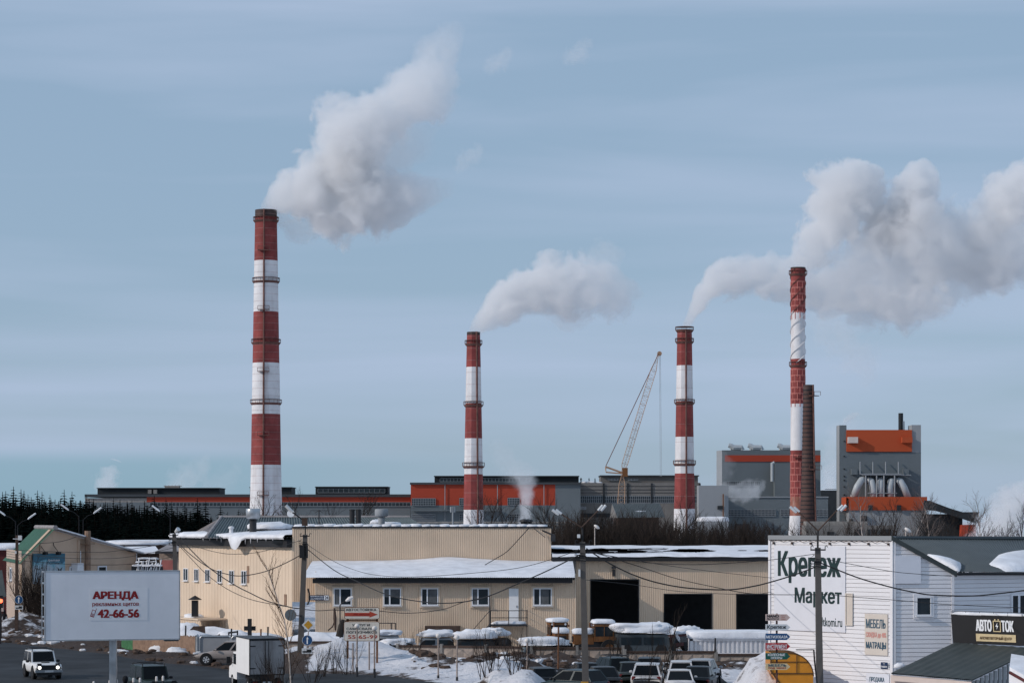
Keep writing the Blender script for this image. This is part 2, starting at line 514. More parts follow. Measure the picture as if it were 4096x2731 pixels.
def ground_mat():
    m = bpy.data.materials.new('snowy ground'); m.use_nodes = True
    n, l = m.node_tree.nodes, m.node_tree.links
    b = n['Principled BSDF']; b.inputs['Roughness'].default_value = .8; b.inputs['Specular IOR Level'].default_value = .2
    at = n.new('ShaderNodeAttribute'); at.attribute_name = 'dirt'
    geo = n.new('ShaderNodeNewGeometry')
    def nz_(sc, det=6):
        q = n.new('ShaderNodeTexNoise'); q.inputs['Scale'].default_value = sc; q.inputs['Detail'].default_value = det; q.inputs['Roughness'].default_value = .65
        l.new(geo.outputs['Position'], q.inputs['Vector']); return q.outputs['Fac']
    a1 = n.new('ShaderNodeMath'); a1.operation = 'SUBTRACT'; l.new(nz_(.9), a1.inputs[0]); a1.inputs[1].default_value = .5
    a2 = n.new('ShaderNodeMath'); a2.operation = 'MULTIPLY_ADD'; l.new(a1.outputs[0], a2.inputs[0]); a2.inputs[1].default_value = 2.2; l.new(at.outputs['Fac'], a2.inputs[2])
    mr = n.new('ShaderNodeMapRange'); mr.interpolation_type = 'SMOOTHSTEP'; mr.inputs['From Min'].default_value = .38; mr.inputs['From Max'].default_value = .68
    l.new(a2.outputs[0], mr.inputs['Value'])
    cr = n.new('ShaderNodeMix'); cr.data_type = 'RGBA'; l.new(nz_(3.0), cr.inputs[0]); cr.inputs[6].default_value = (.024, .018, .016, 1); cr.inputs[7].default_value = (.085, .06, .048, 1)
    cs = n.new('ShaderNodeMix'); cs.data_type = 'RGBA'; l.new(nz_(.5), cs.inputs[0]); cs.inputs[6].default_value = (.46, .46, .49, 1); cs.inputs[7].default_value = (.76, .76, .79, 1)
    mx = n.new('ShaderNodeMix'); mx.data_type = 'RGBA'; l.new(mr.outputs[0], mx.inputs[0]); l.new(cs.outputs[2], mx.inputs[6]); l.new(cr.outputs[2], mx.inputs[7])
    l.new(mx.outputs[2], b.inputs['Base Color'])
    bn = n.new('ShaderNodeBump'); bn.inputs['Strength'].default_value = .7; bn.inputs['Distance'].default_value = .25; l.new(nz_(2.2), bn.inputs['Height']); l.new(bn.outputs[0], b.inputs['Normal'])
    return m
go = g.build('ground', ground_mat(), smooth=True)
att = go.data.attributes.new('dirt', 'FLOAT', 'POINT')
att.data.foreach_set('value', [dirt_amount(x, y) for y in gy for x in gx])
tag(go, kind='structure')
rd = MB()
rx = spaced(-75, 3, 156) + [3]
rd.grid(lambda u, v: (lambda x: (x, 90 + (edge_y(x) + .35 * mnoise.noise(Vector((x * .5, 0, 0))) - 90) * v, .03))(-75 + 78 * u), 156, 24)
tag(rd.build('road', M['asphalt']), kind='structure')
tag(MB().grid(lambda u, v: (2.0 + 9.9 * u, 98 + 48.4 * v, .045), 4, 8).build('parking_lot', M['lot']), kind='structure')

# clods of earth and ice along the ploughed banks
cl_ = MB(); rc = random.Random(3)
for i in range(420):
    if i % 3: x, y = rc.uniform(-6, 13), rc.gauss(147, 3.2)
    else: x = rc.uniform(-40, -16); y = edge_y(x) + rc.uniform(.5, 9)
    if 1.8 < x < 12 and y < 147 or y < edge_y(x) + .4: continue
    s_ = rc.uniform(.12, .5) * (1.6 if rc.random() < .1 else 1)
    cl_.blob((x, y, ground_h(x, y) + s_ * .1), (s_ * rc.uniform(1, 1.8), s_, s_ * .7), i, .35, 7, 5, 1.0, False, i % 4 // 3)
dm('clod', (.075, .05, .038), rough=.95, var=.4, scale=5)
tag(cl_.build('rubble', [M['clod'], M['old_snow']]), kind='stuff')

# ------------------------------------------------------------------ tall chimneys
def chimney(name, label, d, cx, prof, bands, plats, n=48, smooth=True, rot=0.0, ladder_off=None, group='striped chimneys', mats=('chim_red', 'chim_white'), rails=True, hoops=None, small=None, joints=None, soot=2.0):
    s = d / F
    base = (X(cx, d), d, 0)
    t = thing(name, label, 'chimney', base, group)
    pts, mi = [], []
    rows = sorted({y for y, _ in prof} | {y for y, _ in bands}, reverse=True)
    rr = sorted(prof)
    for y in rows:
        pts.append((lerp_list(y, rr) * s, Z(y, d)))
    pts[0] = (pts[0][0] * 1.02, 0.0)
    for y in rows[:-1]:
        k = 0
        for yb, m_ in sorted(bands):                  # band starts (top row) going down
            if y > yb + .5: k = m_
        mi.append(k)
    tr_, tz_ = pts[-1]; pts[-1] = (tr_ * 1.0, tz_ - soot); pts.append((tr_, tz_)); mi.append(len(mats) + 1); pts.append((tr_ * .86, tz_)); mi.append(len(mats))
    pts.append((pts[-1][0], pts[-1][1] - 3)); mi.append(len(mats))
    mb = MB()
    mb.lathe(pts, n, base, mi=mi, rot=rot)
    mb.build('shaft', [M[q] for q in mats] + [M['black_trim'], M['chim_soot']], t, smooth=smooth)
    if smooth:
        t.children[0].data.polygons.foreach_set('use_smooth', [abs(p.normal.z) < .5 for p in t.children[0].data.polygons])
    for y in plats:
        r0 = lerp_list(y, rr) * s; z = Z(y, d); w = max(.5, 6.5 * s)
        p = MB(); p.lathe([(r0 - .1, z - .5), (r0 + .15, z - .5), (r0 + w, z), (r0 + w, z + .12), (r0 - .1, z + .12)], 24, base)
        for k in range(20):
            an = 2 * math.pi * k / 20
            q = Vector((base[0] + (r0 + w) * math.cos(an), base[1] + (r0 + w) * math.sin(an), z))
            p.bar(q, q + Vector((0, 0, 1.1)), .05, 4)
        p.lathe([(r0 + w - .05, z + 1.03), (r0 + w + .05, z + 1.03), (r0 + w + .05, z + 1.13), (r0 + w - .05, z + 1.13)], 24, base)
        p.build('platform', M['chim_rust'], t)
    if ladder_off is not None:
        p = MB()
        ang = -math.pi / 2 + ladder_off
        for (y1, y2) in zip(rows[:-1], rows[1:]):
            a = []
            for y in (y1, y2):
                r0 = lerp_list(y, rr) * s + .35
                a.append(Vector((base[0] + r0 * math.cos(ang), base[1] + r0 * math.sin(ang), max(0, Z(y, d)))))
            p.tube(a, .26, 4)
        p.build('ladder', M['chim_rust'], t)
    for y in (small or []):
        r0 = lerp_list(y, rr) * s; z = Z(y, d)
        ang = -math.pi / 2 + (ladder_off or 0)
        c = Vector((base[0] + (r0 + .6) * math.cos(ang), base[1] + (r0 + .6) * math.sin(ang), z))
        p = MB().box(c, (3.4, 1.3, .18), ang + math.pi / 2)
        for dx in (-1.7, 0, 1.7): p.bar(c + Vector((dx, -.6, 0)), c + Vector((dx, -.6, 1.1)), .06)
        p.bar(c + Vector((-1.7, -.6, 1.1)), c + Vector((1.7, -.6, 1.1)), .07)
        p.build('ladder_landing', M['chim_rust'], t)
    if joints:
        p = MB()
        for i in range(int((prof[-1][0] - prof[0][0]) / joints)):
            y = prof[0][0] + 18 + i * joints; r0 = lerp_list(y, rr) * s; z = Z(y, d)
            p.lathe([(r0 - .05, z - .028), (r0 + .02, z - .028), (r0 + .02, z + .028), (r0 - .05, z + .028)], n, base, rot=rot)
        p.build('joint_ring', M['chim_joint'], t)
    if hoops:
        p = MB()
        for y in hoops:
            r0 = lerp_list(y, rr) * s; z = Z(y, d)
            p.lathe([(r0 - .05, z - .13), (r0 + .09, z - .13), (r0 + .09, z + .13), (r0 - .05, z + .13)], n, base)
        p.build('hoops', M['black_trim'], t)
    return t
chimney('striped_chimney', 'tallest red and white banded chimney with thick pale base, far left of the four', 720, 1064,
        [(841, 43.5), (1248, 50), (1656, 57), (1859, 60), (2065, 65), (2160, 68)],
        [(841, 0), (1044, 1), (1248, 0), (1452, 1), (1656, 0), (1859, 1)], [884, 1127, 1372, 1613], ladder_off=-.06, small=[1006, 1243, 1489, 1743, 1981], joints=29)
chimney('striped_chimney', 'slim red and white banded chimney rising in front of the red factory hall', 680, 1894,
        [(1328, 26.5), (1613, 32), (1865, 37), (2040, 39.5), (2160, 41)],
        [(1328, 0), (1468, 1), (1613, 0), (1753, 1), (1896, 0), (2038, 1)], [1377, 1621, 1865], n=10, smooth=False, rot=R(-90 + 22), ladder_off=.42, joints=48, soot=.9)
chimney('striped_chimney', 'red and white banded chimney right of the lattice crane, railing round its rim', 715, 2738,
        [(1318, 29.5), (1605, 34), (1893, 39), (2034, 42), (2160, 44)],
        [(1318, 0), (1462, 1), (1605, 0), (1747, 1), (1893, 0), (2034, 1)], [1322, 1368, 1612, 1856], n=10, smooth=False, rot=R(-90 + 8), ladder_off=.10, joints=72, soot=.7)
sp = chimney('striped_chimney', 'red and white chimney with spiral strakes round its upper half and brick patched base', 690, 3192,
        [(1070, 29.5), (1250, 27.5), (1615, 29), (1801, 30), (1983, 30), (2060, 33), (2150, 42)],
        [(1070, 0), (1250, 1), (1436, 0), (1615, 1), (1801, 0), (1985, 2), (2062, 1)], [1098, 1463], mats=('chim_red', 'chim_white', 'old_brick'), small=[1830], soot=.5)
# spiral strakes
st = MB(); dd = 690; s_ = dd / F; zt, zb = Z(1076, dd), Z(1452, dd)
for k in range(3):
    pts = []
    for i in range(61):
        t_ = i / 60; z = zt + (zb - zt) * t_; an = -2 * math.pi * (t_ * 2.3) + k * 2 * math.pi / 3
        r0 = 28.6 * s_ + .16
        pts.append((X(3192, dd) + r0 * math.cos(an), dd + r0 * math.sin(an), z))
    cut = 28
    st.tube(pts[:cut], .12, 4, 0); st.tube(pts[cut - 1:], .12, 4, 1)
st.build('spiral_strake', [M['chim_rust'], M['chim_white']], sp)
# pale mortar-like repair bands on the red parts
rb = MB()
for y in list(range(1128, 1250, 24)) + list(range(1478, 1612, 24)) + list(range(1820, 1980, 26)):
    r0 = lerp_list(y, [(1070, 29.5), (1250, 27.5), (1615, 29), (1801, 30), (1983, 30)]) * s_; z = Z(y, dd)
    rb.lathe([(r0 - .05, z - .16), (r0 + .05, z - .16), (r0 + .05, z + .16), (r0 - .05, z + .16)], 40, (X(3192, dd), dd, 0))
    for k in range(9):
        an = 2 * math.pi * (k + .5 * (y // 24 % 2)) / 9
        rb.bar((X(3192, dd) + r0 * math.cos(an), dd + r0 * math.sin(an), z), (X(3192, dd) + r0 * math.cos(an), dd + r0 * math.sin(an), z - 2.1), .13)
dm('chim_repair', (.42, .14, .12), var=.15)
rb.build('repair_bands', M['chim_repair'], sp)
chimney('brick_chimney', 'dark brown brick chimney with iron hoops beside the spiral straked chimney', 668, 3232,
        [(1539, 18.5), (1878, 25), (2060, 30), (2160, 34)], [(1539, 0)], [], n=32, mats=('chim_brick',), group=None, hoops=list(range(1560, 2150, 17)), small=[1583, 1878], ladder_off=.9)

# ------------------------------------------------------------------ the far works
def block(parent, part, px0, px1, py0, py1, d, dep, m, proud=0.0):
    z1 = Z(py0, d); z0 = Z(py1, d) if py1 is not None else 0.0
    return MB().bx(X(px0, d), X(px1, d), d - proud, d + dep, z0, z1).build(part, M[m], parent)
def glazing(parent, px0, px1, py0, py1, d, nx, nz=1, proud=.25, part='window'):
    x0, x1, z1, z0 = X(px0, d), X(px1, d), Z(py0, d), Z(py1, d)
    fr = MB(); w = .075 if d > 500 else .05
    fr.bx(x0, x1, d - proud - .12, d - proud + .1, z0 - w, z0 + w); fr.bx(x0, x1, d - proud - .12, d - proud + .1, z1 - w, z1 + w)
    for i in range(nx + 1):
        x = x0 + (x1 - x0) * i / nx
        fr.bx(x - w * .8, x + w * .8, d - proud - .14, d - proud + .08, z0, z1)
    for i in range(1, nz):
        z = z0 + (z1 - z0) * i / nz
        fr.bx(x0, x1, d - proud - .11, d - proud + .08, z - w * .6, z + w * .6)
    f = fr.build(part, M['fac_frame'], parent)
    MB().bx(x0, x1, d - proud - .02, d, z0, z1).build('pane', M['glass_far'], f)
    return f

t = thing('factory_hall', 'long low red and grey factory hall behind the spruces with dark roof monitors', 'factory', (X(1000, 820), 820, 0))
D = 820
block(t, 'roof', 340, 1642, 1976, 1987, D, 60, 'fac_roof', .8)
block(t, 'red_cladding', 587, 1642, 1987, 2007, D, 55, 'fac_red')
block(t, 'pale_cladding', 340, 587, 1991, 2008, D, 55, 'concrete')
block(t, 'grey_cladding', 340, 1642, 2008, None, D, 55, 'fac_grey')
glazing(t, 600, 1642, 2009, 2024, D, 70, 1)
for a, b, y in ((390, 878, 1953), (1000, 1165, 1950), (1262, 1550, 1948)):
    mo = block(t, 'roof_monitor', a, b, y, 1977, D + 14, 16, 'fac_dark')
    glazing(mo, a + 10, b - 10, y + 6, 1970, D + 14, max(4, (b - a) // 22), 1, part='clerestory') if a > 1200 else None
    MB().bx(X(a - 2, D + 14), X(b + 2, D + 14), D + 13.2, D + 30.5, Z(y, D + 14), Z(y - 3, D + 14)).build('monitor_roof', M['fac_roof'], mo)
v = MB()
for px in (600, 622): v.bx(X(px - 7, D + 13), X(px + 7, D + 13), D + 12, D + 13.9, Z(1974, D + 13), Z(1958, D + 13))
v.build('louvre', M['concrete'], t)
rf = MB()
for px in range(660, 730, 14): rf.bar(P(px, 1953, D + 20), P(px, 1940, D + 20), .12)
rf.bar(P(655, 1943, D + 20), P(728, 1943, D + 20), .12); rf.box(P(690, 1949, D + 20), (5, 3, 1.0))
rf.build('roof_plant', M['concrete'], t)

t = thing('factory_hall', 'tall red and grey factory hall with grid windows behind the slim banded chimney', 'factory', (X(1980, 790), 790, 0))
D = 790
block(t, 'roof', 1640, 2324, 1929, 1937, D, 70, 'fac_roof', .8)
block(t, 'red_cladding', 1643, 2221, 1937, 2020, D, 65, 'fac_red')
block(t, 'end_cladding', 2221, 2322, 1937, 2020, D, 65, 'fac_grey')
block(t, 'grey_cladding', 1643, 2322, 2020, None, D, 65, 'fac_grey')
mo = block(t, 'roof_monitor', 1738, 2315, 1906, 1930, D + 14, 18, 'fac_dark')
MB().bx(X(1736, D + 14), X(2317, D + 14), D + 13, D + 33, Z(1906, D + 14), Z(1902, D + 14)).build('monitor_roof', M['fac_roof'], mo)
glazing(mo, 1760, 2120, 1912, 1926, D + 14, 26, 1, part='clerestory')
for a, b, y0, y1, nx, nz in ((1648, 1742, 1993, 2021, 14, 3), (1838, 1866, 1992, 2020, 4, 3), (2031, 2078, 1991, 2019, 7, 3), (1560, 1742, 2055, 2082, 24, 3), (1838, 1866, 2054, 2082, 4, 3), (2031, 2080, 2054, 2082, 7, 3)):
    if a < 1643: a = 1648
    glazing(t, a, b, y0, y1, D, nx, nz)
dp = MB()
for px in (1780, 1990, 2176): dp.bar(P(px, 1937, D - .4), P(px, 2080, D - .4), .13)
dp.build('downpipe', M['fac_frame'], t)
MB().bx(X(1645, D), X(2000, D), D - 2.2, D - .3, Z(2041, D), Z(2038, D)).build('canopy', M['fac_grey'], t)

pr = MB()
for k, z in enumerate((2.2, 3.0)): pr.bar((X(1660, 700), 700 + k, z + 5.3), (X(2330, 700), 700 + k, z + 5.3), .25, 6)
for px in range(1680, 2330, 60): pr.bx(X(px, 700) - .25, X(px, 700) + .25, 699.6, 701.6, 0, 7.6)
tag(pr.build('pipe_rack', M['concrete']), 'yellowish pipe run on low supports along the foot of the red hall', 'pipe rack')

t = thing('concrete_hall', 'weathered bare concrete hall with dark glazing band behind the lattice crane', 'factory', (X(2555, 800), 800, 0))
D = 800
block(t, 'wall', 2322, 2800, 1930, 1982, D, 60, 'concrete_old')
block(t, 'lower_wall', 2322, 2800, 2011, None, D, 60, 'concrete_old')
MB().bx(X(2322, D), X(2800, D), D + .5, D + 60, Z(2011, D), Z(1982, D)).build('glass_band', M['glass_far'], t)
glazing(t, 2322, 2800, 1983, 2010, D, 60, 2, .0)
mo = block(t, 'roof_monitor', 2403, 2792, 1904, 1931, D + 12, 16, 'concrete_old')
MB().bx(X(2400, D + 12), X(2796, D + 12), D + 11, D + 29, Z(1904, D + 12), Z(1900, D + 12)).build('monitor_roof', M['fac_roof'], mo)
for a in (2432, 2512): glazing(mo, a, a + 40, 1914, 1921, D + 12, 3, 2, part='clerestory')
pn = MB()
for py in (1944, 1958, 1970): pn.bx(X(2322, D), X(2800, D), D - .12, D + .1, Z(py + .8, D), Z(py - .8, D))
for px in range(2415, 2800, 96): pn.bx(X(px, D) - .3, X(px, D) + .3, D - .3, D + .1, Z(2011, D), Z(1932, D))
pn.build('panel_joint', M['fac_dark'], t)
block(t, 'dark_opening', 2322, 2440, 2052, 2068, D, .3, 'fac_dark', .2)
block(t, 'white_patch', 2322, 2345, 2025, 2038, D, .3, 'fac_grey_light', .2)

# small figures on the roof of the concrete hall
def person_mesh(pose='stand'):
    sw = .16 if pose == 'walk' else .05
    J = {'pel': (0, 0, .92), 'chest': (0, .02, 1.32), 'neck': (0, .0, 1.48), 'head': (0, -.03, 1.62), 'top': (0, -.02, 1.72),
         'hl': (-.1, 0, .88), 'kl': (-.11, -sw - .03, .48), 'al': (-.11, -sw, .08), 'tl': (-.11, -sw - .16, .04),
         'hr': (.1, 0, .88), 'kr': (.11, sw - .04, .48), 'ar': (.11, sw + .04, .08), 'tr': (.11, sw - .12, .04),
         'sl': (-.2, 0, 1.38), 'el': (-.28, sw * .7, 1.1), 'wl': (-.27, sw * .2 - .1, .86), 'fl': (-.26, sw * .2 - .14, .76),
         'sr': (.2, 0, 1.38), 'er': (.28, -sw * .6, 1.1), 'wr': (.27, -sw - .1, .88), 'fr': (.26, -sw - .14, .78)}
    E = 'pel-chest chest-neck neck-head head-top pel-hl hl-kl kl-al al-tl pel-hr hr-kr kr-ar ar-tr chest-sl sl-el el-wl wl-fl chest-sr sr-er er-wr wr-fr'.split()
    rad = {'pel': .17, 'chest': .19, 'neck': .075, 'head': .105, 'top': .07, 'h': .11, 'k': .075, 'a': .055, 't': .05, 's': .085, 'e': .06, 'w': .045, 'f': .04}
    names = list(J); idx = {k: i for i, k in enumerate(names)}
    me = bpy.data.meshes.new('person')
    me.from_pydata([J[k] for k in names], [tuple(idx[q] for q in e.split('-')) for e in E], [])
    o = bpy.data.objects.new('person', me); COL.objects.link(o)
    md = o.modifiers.new('skin', 'SKIN'); md.use_smooth_shade = True
    o.modifiers.new('sub', 'SUBSURF').levels = 1
    for i, k in enumerate(names):
        r_ = rad.get(k, rad.get(k[0], .06)); me.skin_vertices[0].data[i].radius = (r_, r_)
    me.skin_vertices[0].data[0].use_root = True
    dg = bpy.context.evaluated_depsgraph_get()
    out = bpy.data.meshes.new_from_object(o.evaluated_get(dg))
    bpy.data.objects.remove(o)
    out.materials.clear(); out.materials.append(M['cloth'])
    return out
PST, PWK = person_mesh('stand'), person_mesh('walk')
def person(me, loc, rz, sc, label, group=None):
    o = bpy.data.objects.new('person', me); COL.objects.link(o)
    o.location = loc; o.rotation_euler = (0, 0, rz); o.scale = (sc, sc, sc)
    return tag(o, label, 'person', group)
def hood(o, face=True):
    h = MB().blob((0, -.01, 1.66), (.27, .30, .36), 3, .05, 14, 10, .9, False)
    me = h.build('hood', M['cloth'], None, True); me.location = (0, 0, 0)
    me.data.transform(Matrix.Translation(Vector((0, -.01, 1.66)) - sum((v.co for v in me.data.vertices), Vector()) / len(me.data.vertices)))
    me.parent = o
zr = Z(1930, 800)
person(PST, (X(2324, 803), 803, zr), .3, 1.05, 'dark figure standing against the roof monitor edge of the red hall')
person(PST, (X(2356, 803), 803, zr), 1.2, 1.0, 'dark figure in the middle of the three on the concrete roof')
person(PWK, (X(2380, 803), 803, zr), 2.0, .95, 'dark figure nearest the clerestory box on the concrete roof')
sn = MB(); sn.blob((X(2350, 806), 806, zr), (5.5, 5, 1.2), 4, .2, 18, 10); sn.blob((X(2385, 806), 807, zr), (4, 4, .8), 5, .2, 18, 10)
tag(sn.build('snow_heap', M['old_snow'], None, True), 'snow heap on the concrete roof beside the three figures', 'snow heap')

# old barn roof in front of the concrete hall
t = thing('barn', 'old barn with dark green sagging roof and a snow patch below the crane', 'barn', (X(2550, 560), 560, 0))
D = 560
MB().bx(X(2465, D), X(2640, D), D + 4, D + 16, 0, Z(2068, D)).build('wall', M['wood_dark'], t)
MB().ribquad(P(2470, 2071, D), P(2660, 2069, D), P(2640, 2013, D + 10), P(2448, 2015, D + 10), 30, .12).build('roof', M['grey_roof'], t)
MB().add([P(2448, 2015, D + 10), P(2470, 2071, D), P(2440, 2071, D + 20)], [(0, 1, 2)]).build('gable', M['concrete_old'], t)
MB().blob(P(2565, 2050, D + 5), (3.0, 1.6, 1.0), 6, .25).build('snow_cover', M['snow'], t, True)

# grey blocks on the right
t = thing('process_block', 'pale grey windowless block between the banded chimney and the striped plant building', 'factory', (X(2850, 780), 780, 0))
D = 780
block(t, 'wall', 2795, 2914, 1941, None, D, 8, 'fac_grey_light')
MB().bar(P(2893, 1975, D - .4), P(2893, 2068, D - .4), .2).build('downpipe', M['rust'], t)
block(t, 'hatch', 2870, 2891, 2022, 2036, D, .2, 'fac_dark', .6)
t = thing('low_shed', 'low pale shed with a snow covered roof at the foot of the grey block', 'shed', (X(2850, 740), 740, 0))
block(t, 'wall', 2788, 2913, 2084, None, 740, 14, 'fac_grey_light')
MB().blob(P(2850, 2082, 746), (9.6, 11, 2.6), 8, .08, 30, 10, .4).build('snow_cover', M['snow'], t, True)
t = thing('process_block', 'large grey block with a red stripe and three curved ducts on its roof', 'factory', (X(3075, 860), 860, 0))
D = 860
block(t, 'wall', 2888, 3282, 1800, None, D, 18, 'fac_grey')
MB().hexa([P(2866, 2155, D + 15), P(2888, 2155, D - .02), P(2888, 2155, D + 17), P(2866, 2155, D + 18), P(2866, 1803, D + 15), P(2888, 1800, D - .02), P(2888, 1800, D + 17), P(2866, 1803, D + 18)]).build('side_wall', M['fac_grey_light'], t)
block(t, 'red_stripe', 2900, 3282, 1820, 1846, D, .3, 'fac_red', .25)
glazing(t, 2905, 3040, 1925, 1942, D, 18, 2)
block(t, 'side_extension', 3094, 3156, 1855, 2000, D, .3, 'fac_grey', 4.0)
block(t, 'recess', 3156, 3170, 1860, 1990, D, .2, 'fac_dark', .3)
p = MB(); p.tube([P(3089, 1925, D - 3), P(3089, 1852, D - 3), P(3097, 1850, D - 3)], .6, 8); p.build('pipe', M['duct'], t)
for px in (2914, 2992, 3110):
    q = MB(); q.tube([P(px + 56, 1800, D + 8), P(px + 52, 1790, D + 8), P(px + 20, 1790, D + 8), P(px + 8, 1782, D + 8), P(px, 1780, D + 8)], [.9, 1.0, 1.1, .9, .8], 8)
    q.bar(P(px + 10, 1800, D + 8), P(px + 10, 1784, D + 8), .4); q.build('roof_duct', M['duct'], t)
t = thing('process_block', 'lower dark grey block with grid windows in front of the striped plant building', 'factory', (X(3110, 810), 810, 0))
D = 810
block(t, 'wall', 2912, 3312, 1989, None, D, 8, 'fac_grey')
block(t, 'parapet', 2910, 3314, 1985, 1989, D, 8.5, 'fac_grey_light', .4)
for a, b, n_ in ((2916, 3006, 16), (3012, 3102, 16), (3122, 3165, 8), (3262, 3310, 9)): glazing(t, a, b, 2037, 2064, D, n_, 3)
p = MB(); p.box(P(2965, 2112, D - 4), (4.6, 3, 3.0)); p.box(P(2965, 2126, D - 4), (1.6, 1.6, 2))
p.build('conveyor_head', M['dark_metal'], t)
t = thing('process_block', 'concrete link building seen between the brick chimney and the orange boiler house', 'factory', (X(3330, 880), 880, 0))
block(t, 'wall', 3283, 3352, 1960, None, 880, 20, 'concrete_old'); block(t, 'railing', 3300, 3345, 1955, 1957, 880, .2, 'fac_dark')

t = thing('boiler_house', 'tall grey boiler house with orange cladding panel and orange lower storey', 'factory', (X(3515, 850), 850, 0))
D = 850
block(t, 'wall', 3358, 3684, 1808, None, D, 8, 'fac_grey')
block(t, 'left_tower', 3358, 3386, 1700, 1808, D, 8, 'fac_grey')
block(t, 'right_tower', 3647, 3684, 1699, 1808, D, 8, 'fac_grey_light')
block(t, 'upper_wall', 3386, 3647, 1723, 1808, D + .6, 7.4, 'fac_grey')
block(t, 'orange_panel', 3385, 3647, 1719, 1806, D, .5, 'fac_orange', .5)
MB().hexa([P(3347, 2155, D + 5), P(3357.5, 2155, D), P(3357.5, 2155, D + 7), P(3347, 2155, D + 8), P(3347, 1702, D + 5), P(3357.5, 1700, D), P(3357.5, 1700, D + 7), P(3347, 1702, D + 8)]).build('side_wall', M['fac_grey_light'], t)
dm('vent_white', (.62, .52, .48), var=.15, scale=.2)
block(t, 'vent_box', 3389, 3428, 1748, 1772, D, .3, 'vent_white', 2.6)
block(t, 'vent_box', 3604, 3645, 1748, 1771, D, .3, 'fac_orange', 2.6)
for a, b in ((3403, 3427), (3610, 3632)): block(t, 'vent_box', a, b, 1875, 1898, D, .3, 'fac_grey', 1.8)
for py in (1764, 1824, 1875, 1904, 1920, 1946, 1978): MB().box(P(3377, py, D - .1), (.45, .3, .45)).build('port_hole', M['fac_dark'], t)
p = MB(); p.tube([P(3603, 1722, D + 6), P(3603, 1652, D + 6)], .85, 10); p.build('stack', M['fac_dark'], t)
p = MB(); p.tube([P(3612, 1722, D + 6), P(3612, 1684, D + 6)], .6, 10); p.build('stack', M['duct'], t)
p = MB(); p.bx(X(3446, D), X(3602, D), D - 4.5, D - .2, Z(1901, D), Z(1897, D)); p.bar(P(3443, 1896, D - 4.4), P(3606, 1896, D - 4.4), .22); p.bar(P(3560, 1900, D - 2), P(3645, 1900, D - 2), .2)
for px in (3441, 3492, 3543, 3594): p.bar(P(px, 1847, D - .6), P(px, 1897, D - 3.8), .22)
for px in (3463, 3507, 3536, 3579): p.bar(P(px, 1901, D - 4.4), P(px, 1986, D - 4.4), .26)
p.bar(P(3470, 1972, D - 4.4), P(3588, 1972, D - 4.4), .2); p.build('pipe_gantry', M['fac_frame'], t)
for pts in (((3413, 1990), (3430, 1945), (3446, 1920), (3462, 1915)), ((3494, 1990), (3494, 1960), (3486, 1925), (3470, 1915)), ((3523, 1990), (3523, 1925), (3521, 1915)),
            ((3562, 1990), (3560, 1950), (3564, 1925), (3574, 1917)), ((3632, 1990), (3616, 1950), (3602, 1926), (3584, 1917))):
    q = MB(); q.tube([P(a, b, D - 3.2) for a, b in pts[:-1]] + [P(*pts[-1], D - 1.2)], 1.25, 12); q.build('flue_duct', M['duct'], t, True)
block(t, 'orange_storey', 3385, 3694, 1987, 2040, D, .5, 'fac_orange', 7.5)
MB().hexa([P(3366, 2041, D - .5), P(3384.8, 2041, D - 7.5), P(3384.8, 2041, D - .1), P(3366, 2041, D - .1), P(3366, 1989, D - .5), P(3384.8, 1987, D - 7.5), P(3384.8, 1987, D - .1), P(3366, 1989, D - .1)]).build('orange_side', M['fac_orange'], t)
block(t, 'lower_storey', 3385, 3692, 2040, None, D, .5, 'fac_grey_light', 7.0)
for a, b, y0, y1 in ((3474, 3490, 2019, 2040), (3588, 3604, 2019, 2040), (3446, 3468, 2062, 2098), (3398, 3412, 2075, 2092)): MB().bx(X(a, D - 8), X(b, D - 8), D - 8.2, D - 7, Z(y1, D - 8), Z(y0, D - 8)).build('opening', M['fac_dark'], t)
t = thing('conveyor_gallery', 'dark covered conveyor gallery sloping down right of the orange storey', 'conveyor', (X(3800, 830), 830, 0))
up = [(3695, 2000), (3720, 2002), (3800, 2032), (3850, 2047), (3918, 2047)]; lo = [(3695, 2038), (3740, 2042), (3800, 2058), (3860, 2078), (3903, 2092)]
p = MB()
for (a, b), (c, e) in zip(zip(up, lo), zip(up[1:], lo[1:])):
    p.hexa([P(*b, 825), P(*e, 825), P(*e, 840), P(*b, 840), P(*a, 825), P(*c, 825), P(*c, 840), P(*a, 840)])
p.build('gallery', M['fac_dark'], t)
block(t, 'support_wall', 3695, 3850, 2055, None, 832, 4, 'fac_dark')
block(t, 'red_wall', 3846, 3905, 2098, None, 826, 4, 'fac_red')
t = thing('old_concrete_wall', 'row of low weathered concrete sheds with square dark openings below the boiler house', 'shed', (X(3400, 640), 640, 0))
D = 640
block(t, 'wall', 3225, 3575, 2100, None, D, 10, 'concrete_old'); block(t, 'upper_wall', 3225, 3470, 2084, 2100, D + 4, 6, 'concrete')
for a, b, y in ((3308, 3335, 2126), (3420, 3448, 2116), (3470, 3508, 2116), (3521, 3562, 2116)): MB().bx(X(a, D), X(b, D), D - .3, D + .2, Z(2142, D), Z(y, D)).build('opening', M['fac_dark'], t)

